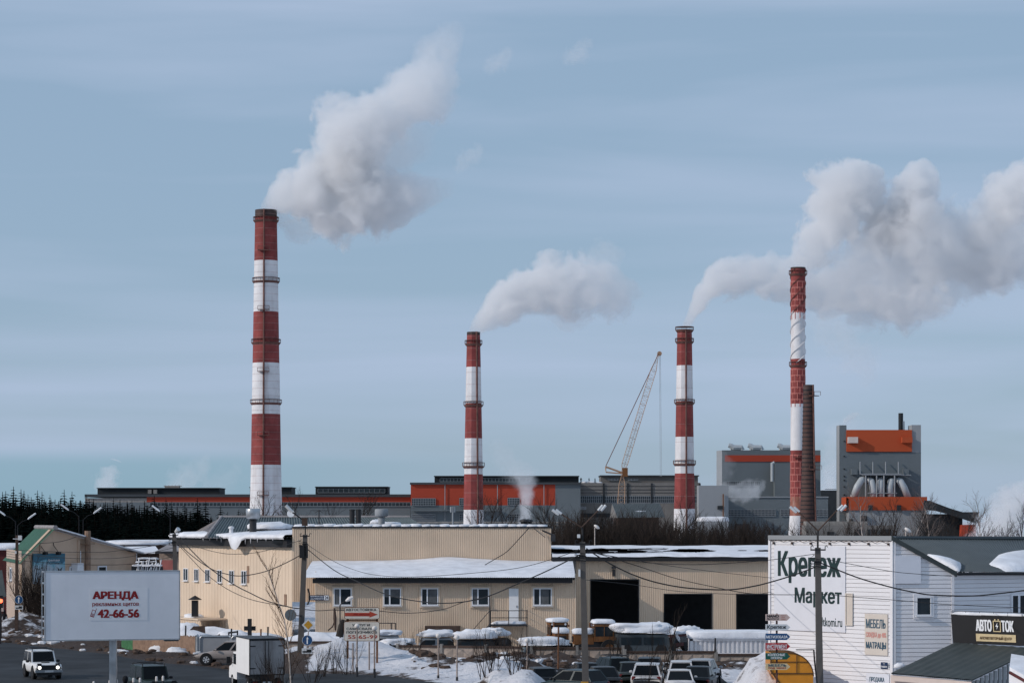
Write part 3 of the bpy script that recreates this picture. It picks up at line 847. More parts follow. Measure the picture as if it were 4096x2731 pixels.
# ------------------------------------------------------------------ lattice crane
t = thing('lattice_crane', 'ochre lattice boom crane leaning right above the concrete hall', 'crane', (X(2478, 720), 720, 0))
D = 720
def lattice(a, b, w0, w1, n, r, mat_, part):
    a, b = Vector(a), Vector(b); ax = (b - a).normalized(); u = Vector((0, 1, 0)); w = ax.cross(u).normalized()
    mb = MB()
    def c(i, k):
        t_ = i / n; ww = (w0 + (w1 - w0) * t_) / 2
        taper = 1.0 if .06 < t_ < .86 else (max(.3, (1 - t_) / .14) if t_ >= .86 else max(.35, t_ / .06))
        sx, sy = ((-1, -1), (1, -1), (1, 1), (-1, 1))[k]
        return a + (b - a) * t_ + (w * sx + u * sy) * ww * taper
    for i in range(n):
        for k in range(4):
            mb.bar(c(i, k), c(i + 1, k), r, 4)
            mb.bar(c(i, k) if i % 2 else c(i, (k + 1) % 4), c(i + 1, (k + 1) % 4) if i % 2 else c(i + 1, k), r * .6, 3)
        if i % 3 == 0:
            for k in range(4): mb.bar(c(i, k), c(i, (k + 1) % 4), r * .6, 3)
    return mb.build(part, M[mat_], t)
tip, foot = P(2634, 1415, D), P(2489, 1888, D)
lattice(foot, tip, 1.7, 1.7, 42, .055, 'crane', 'boom')
lattice((X(2476, D), D, 0), P(2490, 1890, D), 2.8, 1.6, 20, .065, 'crane', 'mast')
q = MB(); q.tube([P(2489, 1890, D), P(2422, 1866, D)], .28, 4); q.tube([P(2422, 1866, D), P(2424, 1888, D), P(2486, 1893, D)], .2, 4); q.build('back_strut', M['crane'], t)
q = MB()
for o_ in (-.5, .5): q.bar(P(2423, 1864, D) + Vector((0, o_, 0)), tip + Vector((0, o_, 0)), .10, 4)
q.bar(P(2489, 1890, D), P(2560, 1660, D), .05, 3)
q.build('pendant_rope', M['chim_rust'], t)
q = MB(); q.bar(P(2638, 1417, D), P(2641, 1905, D), .06, 3); q.bar(P(2642, 1417, D), P(2646, 1905, D), .06, 3); q.build('hoist_rope', M['steel'], t)
q = MB(); q.lathe([(.75, -.15), (.75, .15)], 14); q = MB(Matrix.Translation(P(2638, 1414, D)) @ Matrix.Rotation(R(90), 4, 'X')); q.lathe([(.7, -.2), (.7, .2)], 14); q.build('head_sheave', M['crane'], t)
q = MB(); q.box(P(2500, 1888, D), (1.6, 1.8, 2.6), 0); q.build('boom_foot', M['loader_yellow'], t)
# ------------------------------------------------------------------ smoke and steam (real volumes inside closed lumpy hulls)
def billow(parent, spine, d, dens=.30, amp=.55, nscale=None, edge=.22, depth=.9, col=(.968, .968, .972), fade=None, seed=0, hole=0.0):
    """spine: (px, py, radius px) along the plume; density follows a soft tube eroded by turbulence"""
    pts = [(P(a, b, d), c * d / F * 1.22) for a, b, c in spine]
    o0, o1 = pts[0][0], pts[-1][0]
    ang = math.atan2(o1.z - o0.z, o1.x - o0.x)
    ca, sa = math.cos(ang), math.sin(ang)
    L = (o1 - o0).length
    uv = []
    for p, r in pts:
        q = p - o0
        uv.append(((q.x * ca + q.z * sa) / L, (-q.x * sa + q.z * ca), r))
    uv.sort()
    vmax = max(abs(v) for _, v, _ in uv) + 1e-3; rmax = max(r for *_, r in uv)
    r_end0, r_end1 = uv[0][2], uv[-1][2]
    m = bpy.data.materials.new('smoke'); m.use_nodes = True
    n, l = m.node_tree.nodes, m.node_tree.links
    n.clear()
    def node(t, **k):
        q = n.new(t)
        for a, b in k.items(): setattr(q, a, b)
        return q
    def mth(op, a, b=None, c=None):
        q = node('ShaderNodeMath', operation=op)
        for i, x in enumerate((a, b, c)):
            if x is None: continue
            if isinstance(x, (int, float)): q.inputs[i].default_value = x
            else: l.new(x, q.inputs[i])
        return q.outputs[0]
    tcn = node('ShaderNodeTexCoord'); sp_ = node('ShaderNodeSeparateXYZ'); l.new(tcn.outputs['Object'], sp_.inputs[0])
    # turbulence displaces the lookup point, so the outline billows
    ns = nscale or 1.6 / rmax
    def vnoise(sc, det, off):
        mpn = node('ShaderNodeMapping'); mpn.inputs['Location'].default_value = (seed * 13.7 + off, seed * 5.1, seed * 2.3)
        l.new(tcn.outputs['Object'], mpn.inputs['Vector'])
        q = node('ShaderNodeTexNoise'); q.inputs['Scale'].default_value = sc; q.inputs['Detail'].default_value = det; q.inputs['Roughness'].default_value = .55; q.inputs['Distortion'].default_value = .3
        l.new(mpn.outputs[0], q.inputs['Vector']); return q.outputs['Fac']
    big = vnoise(ns * .55, 1.0, 40.0)
    fine = vnoise(ns * 1.25, 5.5, 0.0)
    t_ = mth('DIVIDE', sp_.outputs[0], L)
    def curve(vals):
        q = node('ShaderNodeFloatCurve'); c = q.mapping.curves[0]
        ps = sorted((max(0, min(1, a)), max(0, min(1, b))) for a, b in vals)
        while len(c.points) < len(ps): c.points.new(.5, .5)
        for pt, (a, b) in zip(c.points, ps): pt.location = (a, b); pt.handle_type = 'AUTO_CLAMPED'
        q.mapping.update(); l.new(t_, q.inputs['Value']); return q.outputs[0]
    cz = mth('MULTIPLY', mth('SUBTRACT', curve([(a, (v / vmax + 1) / 2) for a, v, _ in uv]), .5), 2 * vmax)
    rr = mth('MULTIPLY', curve([(a, r / rmax) for a, _, r in uv]), rmax)
    dz = mth('SUBTRACT', sp_.outputs[2], cz)
    dy = mth('DIVIDE', sp_.outputs[1], depth)
    # rounded ends
    e0 = mth('DIVIDE', mth('MAXIMUM', mth('MULTIPLY', sp_.outputs[0], -1.0), 0.0), 1.0)
    e1 = mth('MAXIMUM', mth('SUBTRACT', sp_.outputs[0], L), 0.0)
    ex = mth('ADD', e0, e1)
    rad = mth('SQRT', mth('ADD', mth('ADD', mth('MULTIPLY', dz, dz), mth('MULTIPLY', dy, dy)), mth('MULTIPLY', ex, ex)))
    f = mth('SUBTRACT', 1.0, mth('DIVIDE', rad, rr))
    turb = mth('ADD', mth('MULTIPLY', mth('SUBTRACT', fine, .50), amp * 3.6), mth('MULTIPLY', mth('SUBTRACT', big, .5), amp * 1.6))
    f = mth('ADD', f, turb)
    if hole: f = mth('SUBTRACT', f, hole)
    mr = node('ShaderNodeMapRange', interpolation_type='SMOOTHSTEP'); mr.inputs['From Min'].default_value = 0.0; mr.inputs['From Max'].default_value = edge
    l.new(f, mr.inputs['Value'])
    dn = mth('MULTIPLY', mr.outputs[0], dens)
    if fade: dn = mth('MULTIPLY', dn, curve(fade))
    pv = node('ShaderNodeVolumePrincipled'); pv.inputs['Color'].default_value = (*col, 1); pv.inputs['Anisotropy'].default_value = .25
    l.new(dn, pv.inputs['Density'])
    out = node('ShaderNodeOutputMaterial'); l.new(pv.outputs[0], out.inputs['Volume'])
    m.cycles.volume_step_rate = .35
    # hull
    mb = MB(); NS, NR = 22, 16
    k = 1 + amp * .75
    ring = []
    uvl = [(a, v) for a, v, _ in uv]; url = [(a, r) for a, _, r in uv]
    for i in range(NS + 1):
        a = -r_end0 * k * .8 / L + (1 + (r_end0 + r_end1) * k * .8 / L) * i / NS
        ac = max(0, min(1, a)); r = lerp_list(ac, url) * k; v = lerp_list(ac, uvl)
        endf = 1.0
        if i == 0 or i == NS: endf = .35
        elif i == 1 or i == NS - 1: endf = .8
        ring.append([(a * L, r * endf * depth * math.cos(2 * math.pi * j / NR), v + r * endf * math.sin(2 * math.pi * j / NR)) for j in range(NR)])
    vs = [p for q in ring for p in q]
    fs = [(i * NR + j, i * NR + (j + 1) % NR, (i + 1) * NR + (j + 1) % NR, (i + 1) * NR + j) for i in range(NS) for j in range(NR)]
    fs += [tuple(range(NR - 1, -1, -1)), tuple(range(NS * NR, NS * NR + NR))]
    me = bpy.data.meshes.new('billow'); me.from_pydata(vs, [], fs); me.materials.append(m); me.update()
    o = bpy.data.objects.new('billow', me); COL.objects.link(o)
    o.rotation_euler = (0, -ang, 0)
    if parent is not None: o.parent = parent; o.location = o0 - Vector(parent.location)
    else: o.location = o0
    return o
def smoke(label, spines, d, **kw):
    sp0 = spines[0][0] if isinstance(spines[0], tuple) and isinstance(spines[0][0], list) else spines[0]
    t = thing('smoke_plume', label, 'smoke', P(sp0[0][0], sp0[0][1], d))
    for i, s_ in enumerate(spines):
        k = dict(kw)
        if isinstance(s_, tuple): k.update(s_[1]); s_ = s_[0]
        billow(t, s_, d, seed=hash_(label) + i * 3, **k)
    return t
def hash_(s): return sum(ord(c) * (i % 7 + 1) for i, c in enumerate(s)) % 97
smoke('big white billowing plume rising right from the tallest banded chimney', [
    ([(1062, 825, 40), (1110, 785, 70), (1190, 770, 105), (1280, 790, 135), (1380, 785, 150), (1480, 790, 130), (1580, 790, 95), (1680, 775, 60), (1790, 745, 42)], dict(fade=[(0, .6), (.1, 1), (.6, 1), (1, .12)])),
    ([(1310, 720, 60), (1360, 610, 120), (1420, 530, 140), (1500, 470, 120), (1580, 440, 100), (1660, 400, 120), (1730, 310, 105), (1790, 190, 70), (1835, 120, 42)], dict(fade=[(0, 1), (.45, .9), (.8, .45), (1, .16)], dens=.19)),
    ([(1330, 690, 80), (1430, 640, 130), (1530, 610, 120), (1630, 560, 90), (1720, 500, 60)], dict(dens=.09, fade=[(0, 1), (.6, .7), (1, .2)])),
    ([(1120, 880, 35), (1200, 925, 45), (1300, 905, 40), (1420, 890, 30)], dict(dens=.1)),
], 722, dens=.28, amp=.52)
smoke('drifting white plume from the slim chimney in front of the red factory hall', [
    ([(1893, 1316, 24), (1930, 1275, 42), (1990, 1225, 68), (2070, 1185, 80), (2170, 1150, 95), (2270, 1160, 105), (2380, 1160, 110), (2460, 1165, 95), (2545, 1170, 42)], dict(fade=[(0, .7), (.12, 1), (.5, .85), (.75, .5), (1, .22)])),
    ([(2200, 1230, 40), (2270, 1280, 45), (2330, 1290, 30)], dict(dens=.07)),
    ([(2330, 1080, 50), (2430, 1030, 60), (2480, 1010, 30)], dict(dens=.045)),
], 682, dens=.36, amp=.5)
smoke('white plume bending right from the chimney beside the crane and passing behind the spiral one', [
    ([(2738, 1306, 20), (2765, 1255, 36), (2800, 1195, 54), (2870, 1125, 66), (2960, 1100, 72), (3060, 1105, 75), (3180, 1130, 82), (3300, 1150, 95), (3430, 1165, 110), (3560, 1190, 110), (3680, 1200, 85)], dict(fade=[(0, .7), (.1, 1), (.4, .7), (1, .5)])),
    ([(3000, 1150, 20), (3100, 1175, 30), (3200, 1185, 30)], dict(dens=.08)),
], 718, dens=.32, amp=.5)
smoke('huge white cloud of smoke streaming right from the spiral straked chimney', [
    ([(3170, 1065, 22), (3230, 1010, 62), (3300, 920, 95), (3370, 800, 120), (3440, 720, 100), (3500, 690, 60)], dict(fade=[(0, .35), (.2, .9), (1, 1)], dens=.3)),
    ([(3560, 900, 90), (3650, 800, 90), (3690, 690, 62), (3702, 660, 40)], dict(dens=.3)),
    ([(3330, 1110, 60), (3420, 1050, 85), (3540, 990, 120), (3660, 960, 170), (3790, 960, 150), (3920, 990, 140), (4060, 1010, 130), (4180, 1000, 110)], dict(dens=.2, fade=[(0, .4), (.2, .8), (1, .8)])),
    ([(3900, 960, 60), (3990, 860, 85), (4060, 790, 100), (4150, 740, 100)], dict(dens=.3)),
    ([(3480, 1180, 60), (3600, 1210, 80), (3720, 1180, 80), (3860, 1120, 70), (4000, 1080, 60)], dict(dens=.13)),
], 700, dens=.32, amp=.55)
smoke('short white steam column rising in front of the red hall with grid windows', [
    ([(2098, 2088, 22), (2100, 2030, 25), (2106, 1975, 30), (2108, 1935, 38), (2090, 1900, 52)], dict(fade=[(0, 1), (.5, .9), (.8, .5), (1, .25)])),
    ([(2080, 1900, 60), (2020, 1840, 50), (1985, 1780, 30)], dict(dens=.07)),
], 400, dens=.55, amp=.42, edge=.5)
smoke('pale steam puff rising behind the left end of the long factory roof', [([(415, 1990, 34), (425, 1930, 48), (445, 1885, 42), (455, 1868, 25)], {})], 1000, dens=.11, amp=.5, edge=.6)
smoke('faint steam wisp above the middle of the long factory roof', [([(700, 1985, 60), (740, 1920, 70), (790, 1880, 55), (825, 1830, 25)], {}), ([(860, 1950, 60), (930, 1900, 50)], dict(dens=.02))], 1000, dens=.04, amp=.6, edge=.6)
smoke('thick white steam bank billowing at the right edge behind bare birches', [
    ([(3920, 2170, 60), (3990, 2110, 80), (4040, 2040, 85), (4120, 1980, 70)], {}), ([(3960, 2150, 50), (4060, 2120, 80), (4160, 2080, 80)], dict(dens=.2))], 700, dens=.26, amp=.5, edge=.6)
smoke('white steam rising in the gap left of the tall boiler house', [
    ([(3310, 1990, 42), (3320, 1900, 45), (3335, 1820, 45), (3360, 1740, 55), (3420, 1680, 50)], dict(fade=[(0, 1), (.4, .5), (1, .12)]))], 960, dens=.17, amp=.5, edge=.6)
smoke('small white puff curling above the boiler house roof', [([(3378, 1703, 7), (3386, 1680, 11), (3402, 1668, 12), (3428, 1654, 8)], {})], 875, dens=.3, amp=.5)
smoke('low steam drifting over the roof of the dark grey block with grid windows', [
    ([(2900, 1960, 30), (2950, 1968, 40), (3010, 1965, 40), (3050, 1940, 22)], {}), ([(2880, 1930, 40), (2900, 1860, 40), (2890, 1815, 25)], dict(dens=.03))], 800, dens=.16, amp=.5, edge=.6)
smoke('faint grey wisp hanging right of the spiral straked chimney', [([(3270, 1260, 60), (3360, 1330, 90), (3440, 1420, 80), (3480, 1500, 50)], {})], 900, dens=.035, amp=.6, edge=.6)
for lab, x, y in (('detached scrap of smoke above right of the big plume', 1990, 250), ('torn wisp of smoke right of the big plume, near its middle', 1870, 640), ('small shred of smoke high in the sky right of the big plume', 2310, 215)):
    smoke(lab, [([(x - 40, y + 30, 25), (x, y, 40), (x + 45, y - 40, 25)], {})], 910, dens=.06, amp=.6, edge=.6)

# ------------------------------------------------------------------ trees
def spruce_mesh(seed):
    rnd = random.Random(seed)
    mt, mc = MB(), MB()
    Ht = 1.0
    mt.tube([(0, 0, -.04), (0, 0, .5), (0, 0, 1.0)], [.016, .010, .002], 5)
    tiers = 30
    lean = rnd.uniform(-.01, .01)
    for i in range(tiers):
        t_ = i / tiers
        z = .06 + .93 * t_ ** .92
        r = (.125 + .03 * rnd.random()) * (1 - t_) ** .62 + .006
        k = int(15 - 8 * t_)
        for j in range(k):
            if rnd.random() < .12: continue
            an = rnd.uniform(0, 6.283); rr = r * rnd.uniform(.55, 1.2)
            c, s_ = math.cos(an), math.sin(an)
            w = rr * rnd.uniform(.22, .34)
            droop = rr * rnd.uniform(.25, .6)
            a = Vector((lean * z, 0, z))
            b = a + Vector((c * rr, s_ * rr, -droop)); mid = a + Vector((c * rr * .55, s_ * rr * .55, -droop * .28))
            side = Vector((-s_, c, 0)) * w
            mc.add([a, mid + side + Vector((0, 0, -w * .5)), b, mid - side + Vector((0, 0, -w * .5)), mid + Vector((0, 0, w * .25))], [(0, 1, 4), (1, 2, 4), (2, 3, 4), (3, 0, 4)])
    return mt, mc
SPR = []
for k in range(4):
    t = thing('spruce_tree', 'dark spruce in the dense forest left of the tallest chimney', 'tree', (0, 0, 0), 'spruces of the forest on the left')
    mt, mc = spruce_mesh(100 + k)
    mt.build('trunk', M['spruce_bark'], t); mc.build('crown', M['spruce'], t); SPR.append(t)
used = [False] * 4
rnd = random.Random(5)
rows = []
# (distance, first px, last px, tree tops along px)
tops = [(-60, 1990), (0, 1984), (250, 1988), (380, 1996), (500, 2008), (590, 2014), (700, 2030), (800, 2034), (850, 2055), (900, 2075)]
for dist, a, b, n_, off in ((430, -40, 890, 44, 12), (405, -40, 880, 42, 14), (375, -40, 860, 40, 20), (340, -50, 820, 36, 34), (305, -50, 760, 30, 60), (280, -50, 740, 26, 85)):
    for i in range(n_):
        px = a + (b - a) * (i + rnd.uniform(-.45, .45)) / n_
        rows.append((px, dist + rnd.uniform(-10, 10), Z(lerp_list(px, tops) + off + rnd.gauss(0, 9), dist), rnd.uniform(1.7, 2.4)))
for px, y in ((54, 1945), (10, 1966), (23, 1963), (84, 1956), (96, 1962), (112, 1976), (150, 1960), (168, 1966), (200, 1978), (257, 1957), (288, 1965), (344, 1976), (454, 1989), (480, 1996), (528, 1999), (617, 1981), (664, 1991), (687, 2003), (740, 2012), (790, 1991), (823, 2003), (882, 2021), (954, 2036), (910, 2045), (985, 2050)):
    dist = rnd.uniform(360, 425); rows.append((px, dist, Z(y, dist), rnd.uniform(1.15, 1.6)))
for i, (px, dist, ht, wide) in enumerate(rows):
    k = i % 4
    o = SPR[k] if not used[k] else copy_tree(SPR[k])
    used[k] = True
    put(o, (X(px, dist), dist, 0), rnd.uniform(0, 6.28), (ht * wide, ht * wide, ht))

def bare_mesh(seed, Ht, spread=.5, levels=3, r0=.1, stems=1, kids=(5, 4, 3), up=.55, n=3, droop=0.0, spray=1.0):
    """branching bare tree: returns (trunk, crown) shape collectors"""
    rnd = random.Random(seed)
    mt, mc = MB(), MB()
    def grow(p, dirv, ln, r, lev):
        pts = [p]; d = dirv.normalized(); seg = 5 if lev == 0 else 3
        for i in range(seg):
            d = (d + Vector((rnd.gauss(0, .10), rnd.gauss(0, .10), rnd.gauss(0, .06) + (up * .12 if lev else 0) - droop * lev * .1))).normalized()
            pts.append(pts[-1] + d * ln / seg)
        rr = [r * (1 - .75 * i / seg) for i in range(seg + 1)]
        (mt if lev == 0 else mc).tube(pts, rr, 5 if lev == 0 else n, cap=False)
        if lev >= levels: return
        k = kids[min(lev, len(kids) - 1)]
        for i in range(k):
            t_ = (.22 if lev == 0 else .15) + (.78 if lev == 0 else .8) * (i + rnd.random()) / k
            q = min(seg - 1, int(t_ * seg)); fr = t_ * seg - q
            bp = pts[q].lerp(pts[q + 1], fr)
            an = rnd.uniform(0, 6.283)
            base = (pts[q + 1] - pts[q]).normalized()
            side = base.orthogonal().normalized()
            side = (Matrix.Rotation(an, 3, base) @ side)
            nd = base * up + side * spread * rnd.uniform(.7, 1.3) + Vector((0, 0, .15))
            grow(bp, nd, ln * rnd.uniform(.32, .52) * (1.15 - .5 * t_ if lev == 0 else 1) * spray, max(r * .42, .0), lev + 1)
    for s_ in range(stems):
        an = rnd.uniform(0, 6.283)
        off = Vector((math.cos(an), math.sin(an), 0)) * (.0 if stems == 1 else rnd.uniform(0, .35))
        lean = Vector((math.cos(an), math.sin(an), 0)) * (rnd.uniform(0, .04) if stems == 1 else rnd.uniform(.05, .38))
        grow(off + Vector((0, 0, -.25)), Vector((0, 0, 1)) + lean, Ht * (1 if stems == 1 else rnd.uniform(.6, 1.0)), r0, 0)
    return mt, mc
def bare_tree(name, label, cat, seed, Ht, mats, group=None, **kw):
    t = thing(name, label, cat, (0, 0, 0), group)
    mt, mc = bare_mesh(seed, Ht, **kw)
    mt.build('trunk' if kw.get('stems', 1) == 1 else 'stems', M[mats[0]], t); mc.build('crown' if kw.get('stems', 1) == 1 else 'twigs', M[mats[1]], t)
    return t
# dark thicket behind the garage roof
TH = [bare_tree('thicket_tree', 'bare dark tree in the thicket behind the garage roof', 'tree', 40 + k, 6.5, ('twig', 'twig'), 'trees of the thicket behind the garage', spread=.55, levels=3, r0=.10, kids=(9, 6, 5), up=.7) for k in range(4)]
TB = [bare_tree('thicket_bush', 'bare dark bush in the thicket behind the garage roof', 'bush', 60 + k, 3.6, ('twig', 'twig'), 'bushes of the thicket behind the garage', spread=.55, levels=2, r0=.05, stems=9, kids=(9, 6), up=.8) for k in range(3)]
uT = [False] * 4; uB = [False] * 3
def place(proto, used_, k, px, d, sc, rz):
    o = proto[k] if not used_[k] else copy_tree(proto[k]); used_[k] = True
    return put(o, (X(px, d), d, 0), rz, sc)
for i in range(84):
    px = 2225 + (3090 - 2225) * (i + rnd.uniform(-.4, .4)) / 84; d = rnd.choice((330, 360, 400, 440))
    y = 2092 + rnd.gauss(0, 12) + (22 if px > 2660 else 0)
    place(TH, uT, i % 4, px, d, Z(y, d) / 6.9, rnd.uniform(0, 6.28))
for i in range(100):
    px = 2215 + (3090 - 2215) * (i + rnd.uniform(-.4, .4)) / 100; d = rnd.choice((280, 310, 350))
    place(TB, uB, i % 3, px, d, Z(2112 + rnd.gauss(0, 10) + (18 if px > 2660 else 0), d) / 3.5, rnd.uniform(0, 6.28))
# single bare trees
singles = [
    (1065, 2035, 300, 'bare tree in front of the pale base of the tallest chimney'), (930, 2060, 320, 'low bare tree left of the tallest chimney base'),
    (1190, 2010, 420, 'bare tree before the long hall just right of the tallest chimney'), (1310, 2050, 420, 'thin bare tree before the long hall, right of the mast aerial'), (1410, 2000, 420, 'wide bare tree behind the two black roof flues'), (1470, 2030, 420, 'bare tree right of the two black roof flues'),
    (1905, 2040, 300, 'bare shrubby tree before the base of the slim chimney'), (1965, 2020, 310, 'taller bare tree right of the slim chimney base'), (2025, 2045, 310, 'bare tree between the slim chimney and the steam column'), (2180, 2040, 300, 'bare tree before the grey end wall of the red hall'), (2250, 2050, 300, 'bare tree beside the left lamp arm of the double street light'),
    (2720, 2040, 320, 'dense bare tree before the white foot of the chimney beside the crane'), (2790, 2090, 330, 'bare tree before the low pale shed'),
    (3480, 2000, 420, 'bare birch before the orange storey of the boiler house'), (3560, 2030, 400, 'spreading bare tree right of the orange storey middle'), (3640, 2020, 410, 'bare birch before the right part of the orange storey'), (3740, 2010, 430, 'tall pale stemmed birch before the conveyor gallery'), (3700, 2040, 400, 'dark bare tree under the conveyor gallery'), (3790, 2060, 400, 'bare tree before the lower conveyor gallery'), (3840, 2070, 410, 'low bare tree left of the red wall'),
    (3935, 2020, 420, 'bare birch standing in front of the steam bank'), (4080, 2040, 420, 'bare tree at the right edge before the steam bank'), (4010, 2100, 420, 'small bare tree in the middle of the steam bank'), (3400, 2075, 430, 'bare tree left of the orange storey'), (3520, 2070, 380, 'low dark bare tree before the square openings')]
BT = {}
for i, (px, y, d, lab) in enumerate(singles):
    k = i % 6
    pale = 'birch' in lab
    key = (k % 3, pale)
    ht = Z(y, d)
    if key not in BT:
        BT[key] = bare_tree('birch_tree' if pale else 'bare_tree', lab, 'tree', 200 + k * 7 + pale, 10, ('birch_bark' if pale else 'bark', 'twig_pale' if pale else 'twig'), None, spread=.62, levels=3, r0=.13, kids=(13, 7, 5), up=.75)
        o = BT[key]
    else: o = copy_tree(BT[key])
    put(o, (X(px, d), d, 0), i * 1.7, (ht / 10 * .95, ht / 10 * .95, ht / 10.3), lab)
# sparse dark undergrowth in front of the works on both sides
UG = [bare_tree('undergrowth_bush', 'low bare bush at the foot of the works', 'bush', 80 + k, 3.0, ('twig', 'twig'), 'low bushes along the foot of the works', spread=.6, levels=2, r0=.045, stems=8, kids=(8, 5), up=.7) for k in range(2)]
uU = [False] * 2
for i in range(34):
    px = (3100 + 1000 * i / 22) if i < 22 else (880 + 330 * (i - 22) / 12); d = rnd.choice((380, 430, 470))
    place(UG, uU, i % 2, px + rnd.uniform(-20, 20), d, Z((2105 if i < 22 else 2062) + rnd.gauss(0, 12), d) / 3.0, rnd.uniform(0, 6.28))
# ------------------------------------------------------------------ beige main building
def window(fr, u0, u1, z0, z1, parent, mull=(.36,), proud=.05, fw=.07, trim=None, name='window'):
    f = fr.mb()
    y0, y1 = -proud - .05, .03
    f.bx(u0, u1, y0, y1, z0, z0 + fw); f.bx(u0, u1, y0, y1, z1 - fw, z1)
    f.bx(u0, u0 + fw, y0, y1, z0 + fw, z1 - fw); f.bx(u1 - fw, u1, y0, y1, z0 + fw, z1 - fw)
    for m_ in mull:
        c = u0 + (u1 - u0) * m_
        f.bx(c - fw * .7, c + fw * .7, y0 + .01, y1, z0 + fw, z1 - fw)
    o = f.build(name, M['pvc'], parent)
    fr.mb().bx(u0 + fw * .5, u1 - fw * .5, y0 + .035, y1 - .01, z0 + fw * .5, z1 - fw * .5).build('pane', M['glass'], o)
    fr.mb().bx(u0 - .06, u1 + .06, y0 - .12, y0 + .0, z0 - .05, z0 - .01).build('sill', M['pvc'], o)
    if trim:
        q = fr.mb(); tw = .13; ty = y0 + .02
        q.bx(u0 - tw, u1 + tw, ty, y1, z1 + .003, z1 + tw); q.bx(u0 - tw, u1 + tw, ty, y1, z0 - tw - .05, z0 - .053)
        q.bx(u0 - tw, u0 - .003, ty, y1, z0 - .05, z1); q.bx(u1 + .003, u1 + tw, ty, y1, z0 - .05, z1)
        q.build('trim', M[trim], o)
    return o

dm('curtain', (.10, .105, .11), var=.3, scale=2)
DA, DP = 172.0, 178.0            # annex front, parapet and garage front
bb = thing('workshop_building', 'long beige ribbed metal building with snowy roofs, windows and dark garage openings', 'building', (X(1700, DA), DA + 10, 0))
fp = Frame((X(1169, DP), DP), (X(3110, DP), DP))
xa, xb = X(1169, DP), X(2203, DP)
q = MB(); q.ribs(xa, xb, 3.0, Z(2112, DP), DP, .155, .036); q.build('parapet_wall', M['beige'], bb)
q = MB(); q.bx(xa, xb + .05, DP - .10, DP + .25, Z(2112, DP) + .003, Z(2105, DP)); q.build('parapet_cap', M['black_trim'], bb)
q = MB(); q.bx(xb - .02, xb + .03, DP - .05, DP + 14, Z(2250, DP), Z(2112, DP)); q.build('parapet_return', M['beige_side'], bb)
q = MB()
for i in range(26):
    px = 1180 + (2185 - 1180) * (i + .5) / 26
    q.blob((X(px, DP), DP + .55, Z(2105, DP)), (1.0, 1.1, .28 + .14 * rnd.random()), 20 + i, .3, 12, 8, .7)
q.build('parapet_snow', M['snow'], bb, True)
# flat roof and hip roof behind the parapet
q = MB(); q.bx(X(1169, DP) - 1.5, xb, DP + .3, DP + 26, 7.3, 7.5); q.build('flat_roof', M['fac_dark'], bb)
za, zb_ = Z(2070, 196), Z(2152, 186)
rl, rr_ = X(885, 197), X(1640, 197)
q = MB(); q.ribquad((X(826, 187), 187, zb_), (X(1760, 187), 187, zb_), (rr_, 197, za), (rl, 197, za), 76, .09); q.build('hip_roof', M['hip_roof'], bb)
q = MB(); q.ribquad((X(743, 206), 206, zb_ - .1), (X(826, 187) - .05, 187, zb_), (rl, 197, za), (rl - .02, 197.4, za), 26, .05); q.build('hip_end', M['slate_roof'], bb)
q = MB(); q.tube([(rl - .2, 197, za + .05), (rr_, 197, za + .05)], .16, 6); q.tube([(rl, 197, za + .06), (X(826, 187), 187, zb_ + .1)], .14, 6); q.build('ridge_cap', M['slate_roof'], bb)
for px, py, dx, dy, dz in ((1075, 2108, 3.6, 2.6, .8), (1550, 2100, 2.0, 1.4, .6), (1505, 2092, 1.0, 1.2, .6)): MB().blob((X(px, 190), 190.8, Z(py, 190)), (dx, dy, dz), px % 40, .25, 24, 10, .8).build('roof_snow', M['snow'], bb, True)
# left wing: wall turned towards the sun
fl = Frame((X(715, 196), 196), (X(1169, DP), DP))
u_r = fl.L
zt = 7.0
q = fl.mb(); q.ribs(0, u_r, .0, zt, 0, .55, .035); q.build('side_wall', M['beige_side'], bb)
q = fl.mb(); q.bx(-.3, u_r, -.45, .05, zt + .004, zt + .48); q.build('eaves_board', M['black_trim'], bb)
q = fl.mb(); q.bx(-.3, u_r - .2, -.4, 10, zt + .5, zt + .6); q.build('wing_roof', M['fac_dark'], bb)
q = fl.mb()
def slab(u, v):
    uu = -.35 + (u_r + .3) * u; top = .38 + .10 * mnoise.noise(Vector((uu * .7, v * 3, 1))) + .06 * mnoise.noise(Vector((uu * 2.3, v * 5, 2)))
    prof = [(-.62, .0), (-.72, .12), (-.6, top * .8), (-.2, top), (2.5, top + .15), (6, top + .35), (10, top + .7)]
    k = min(len(prof) - 1.001, v * (len(prof) - 1)); i = int(k); f_ = k - i
    a, b = prof[i], prof[i + 1]
    sag = .0
    if .55 < u < .68 and v < .45: sag = -.85 * math.sin((u - .55) / .13 * math.pi) * (1 - v / .45)
    yy = a[0] + (b[0] - a[0]) * f_ + (.12 * mnoise.noise(Vector((uu * 1.6, 5, 0))) if v < .5 else 0) + (-.25 if sag < -.1 else 0)
    return (uu, yy, zt + .6 + a[1] + (b[1] - a[1]) * f_ + sag + (.05 * mnoise.noise(Vector((uu * 5, v * 9, 7))) if v < .6 else 0))
q.grid(slab, 110, 18)
for i in range(11):
    uu = 6 + 14.5 * i / 11 + rnd.uniform(-.3, .3)
    q.tube([(uu, -.6, zt + .75), (uu, -.6, zt + .75 - rnd.uniform(.3, .8))], [.05, .008], 5)
q.build('wing_snow', M['snow'], bb, True)
for px0, px1, y0, y1 in ((737, 755, 2271, 2322), (780, 797, 2273, 2324), (824, 842, 2275, 2326), (873, 891, 2277, 2330), (920, 939, 2279, 2333), (969, 989, 2280, 2336)):
    u0, z1 = fl.at(px0, y0); u1, z0 = fl.at(px1, y1); window(fl, u0, u1, z0, z1, bb, mull=(.45,), fw=.06)
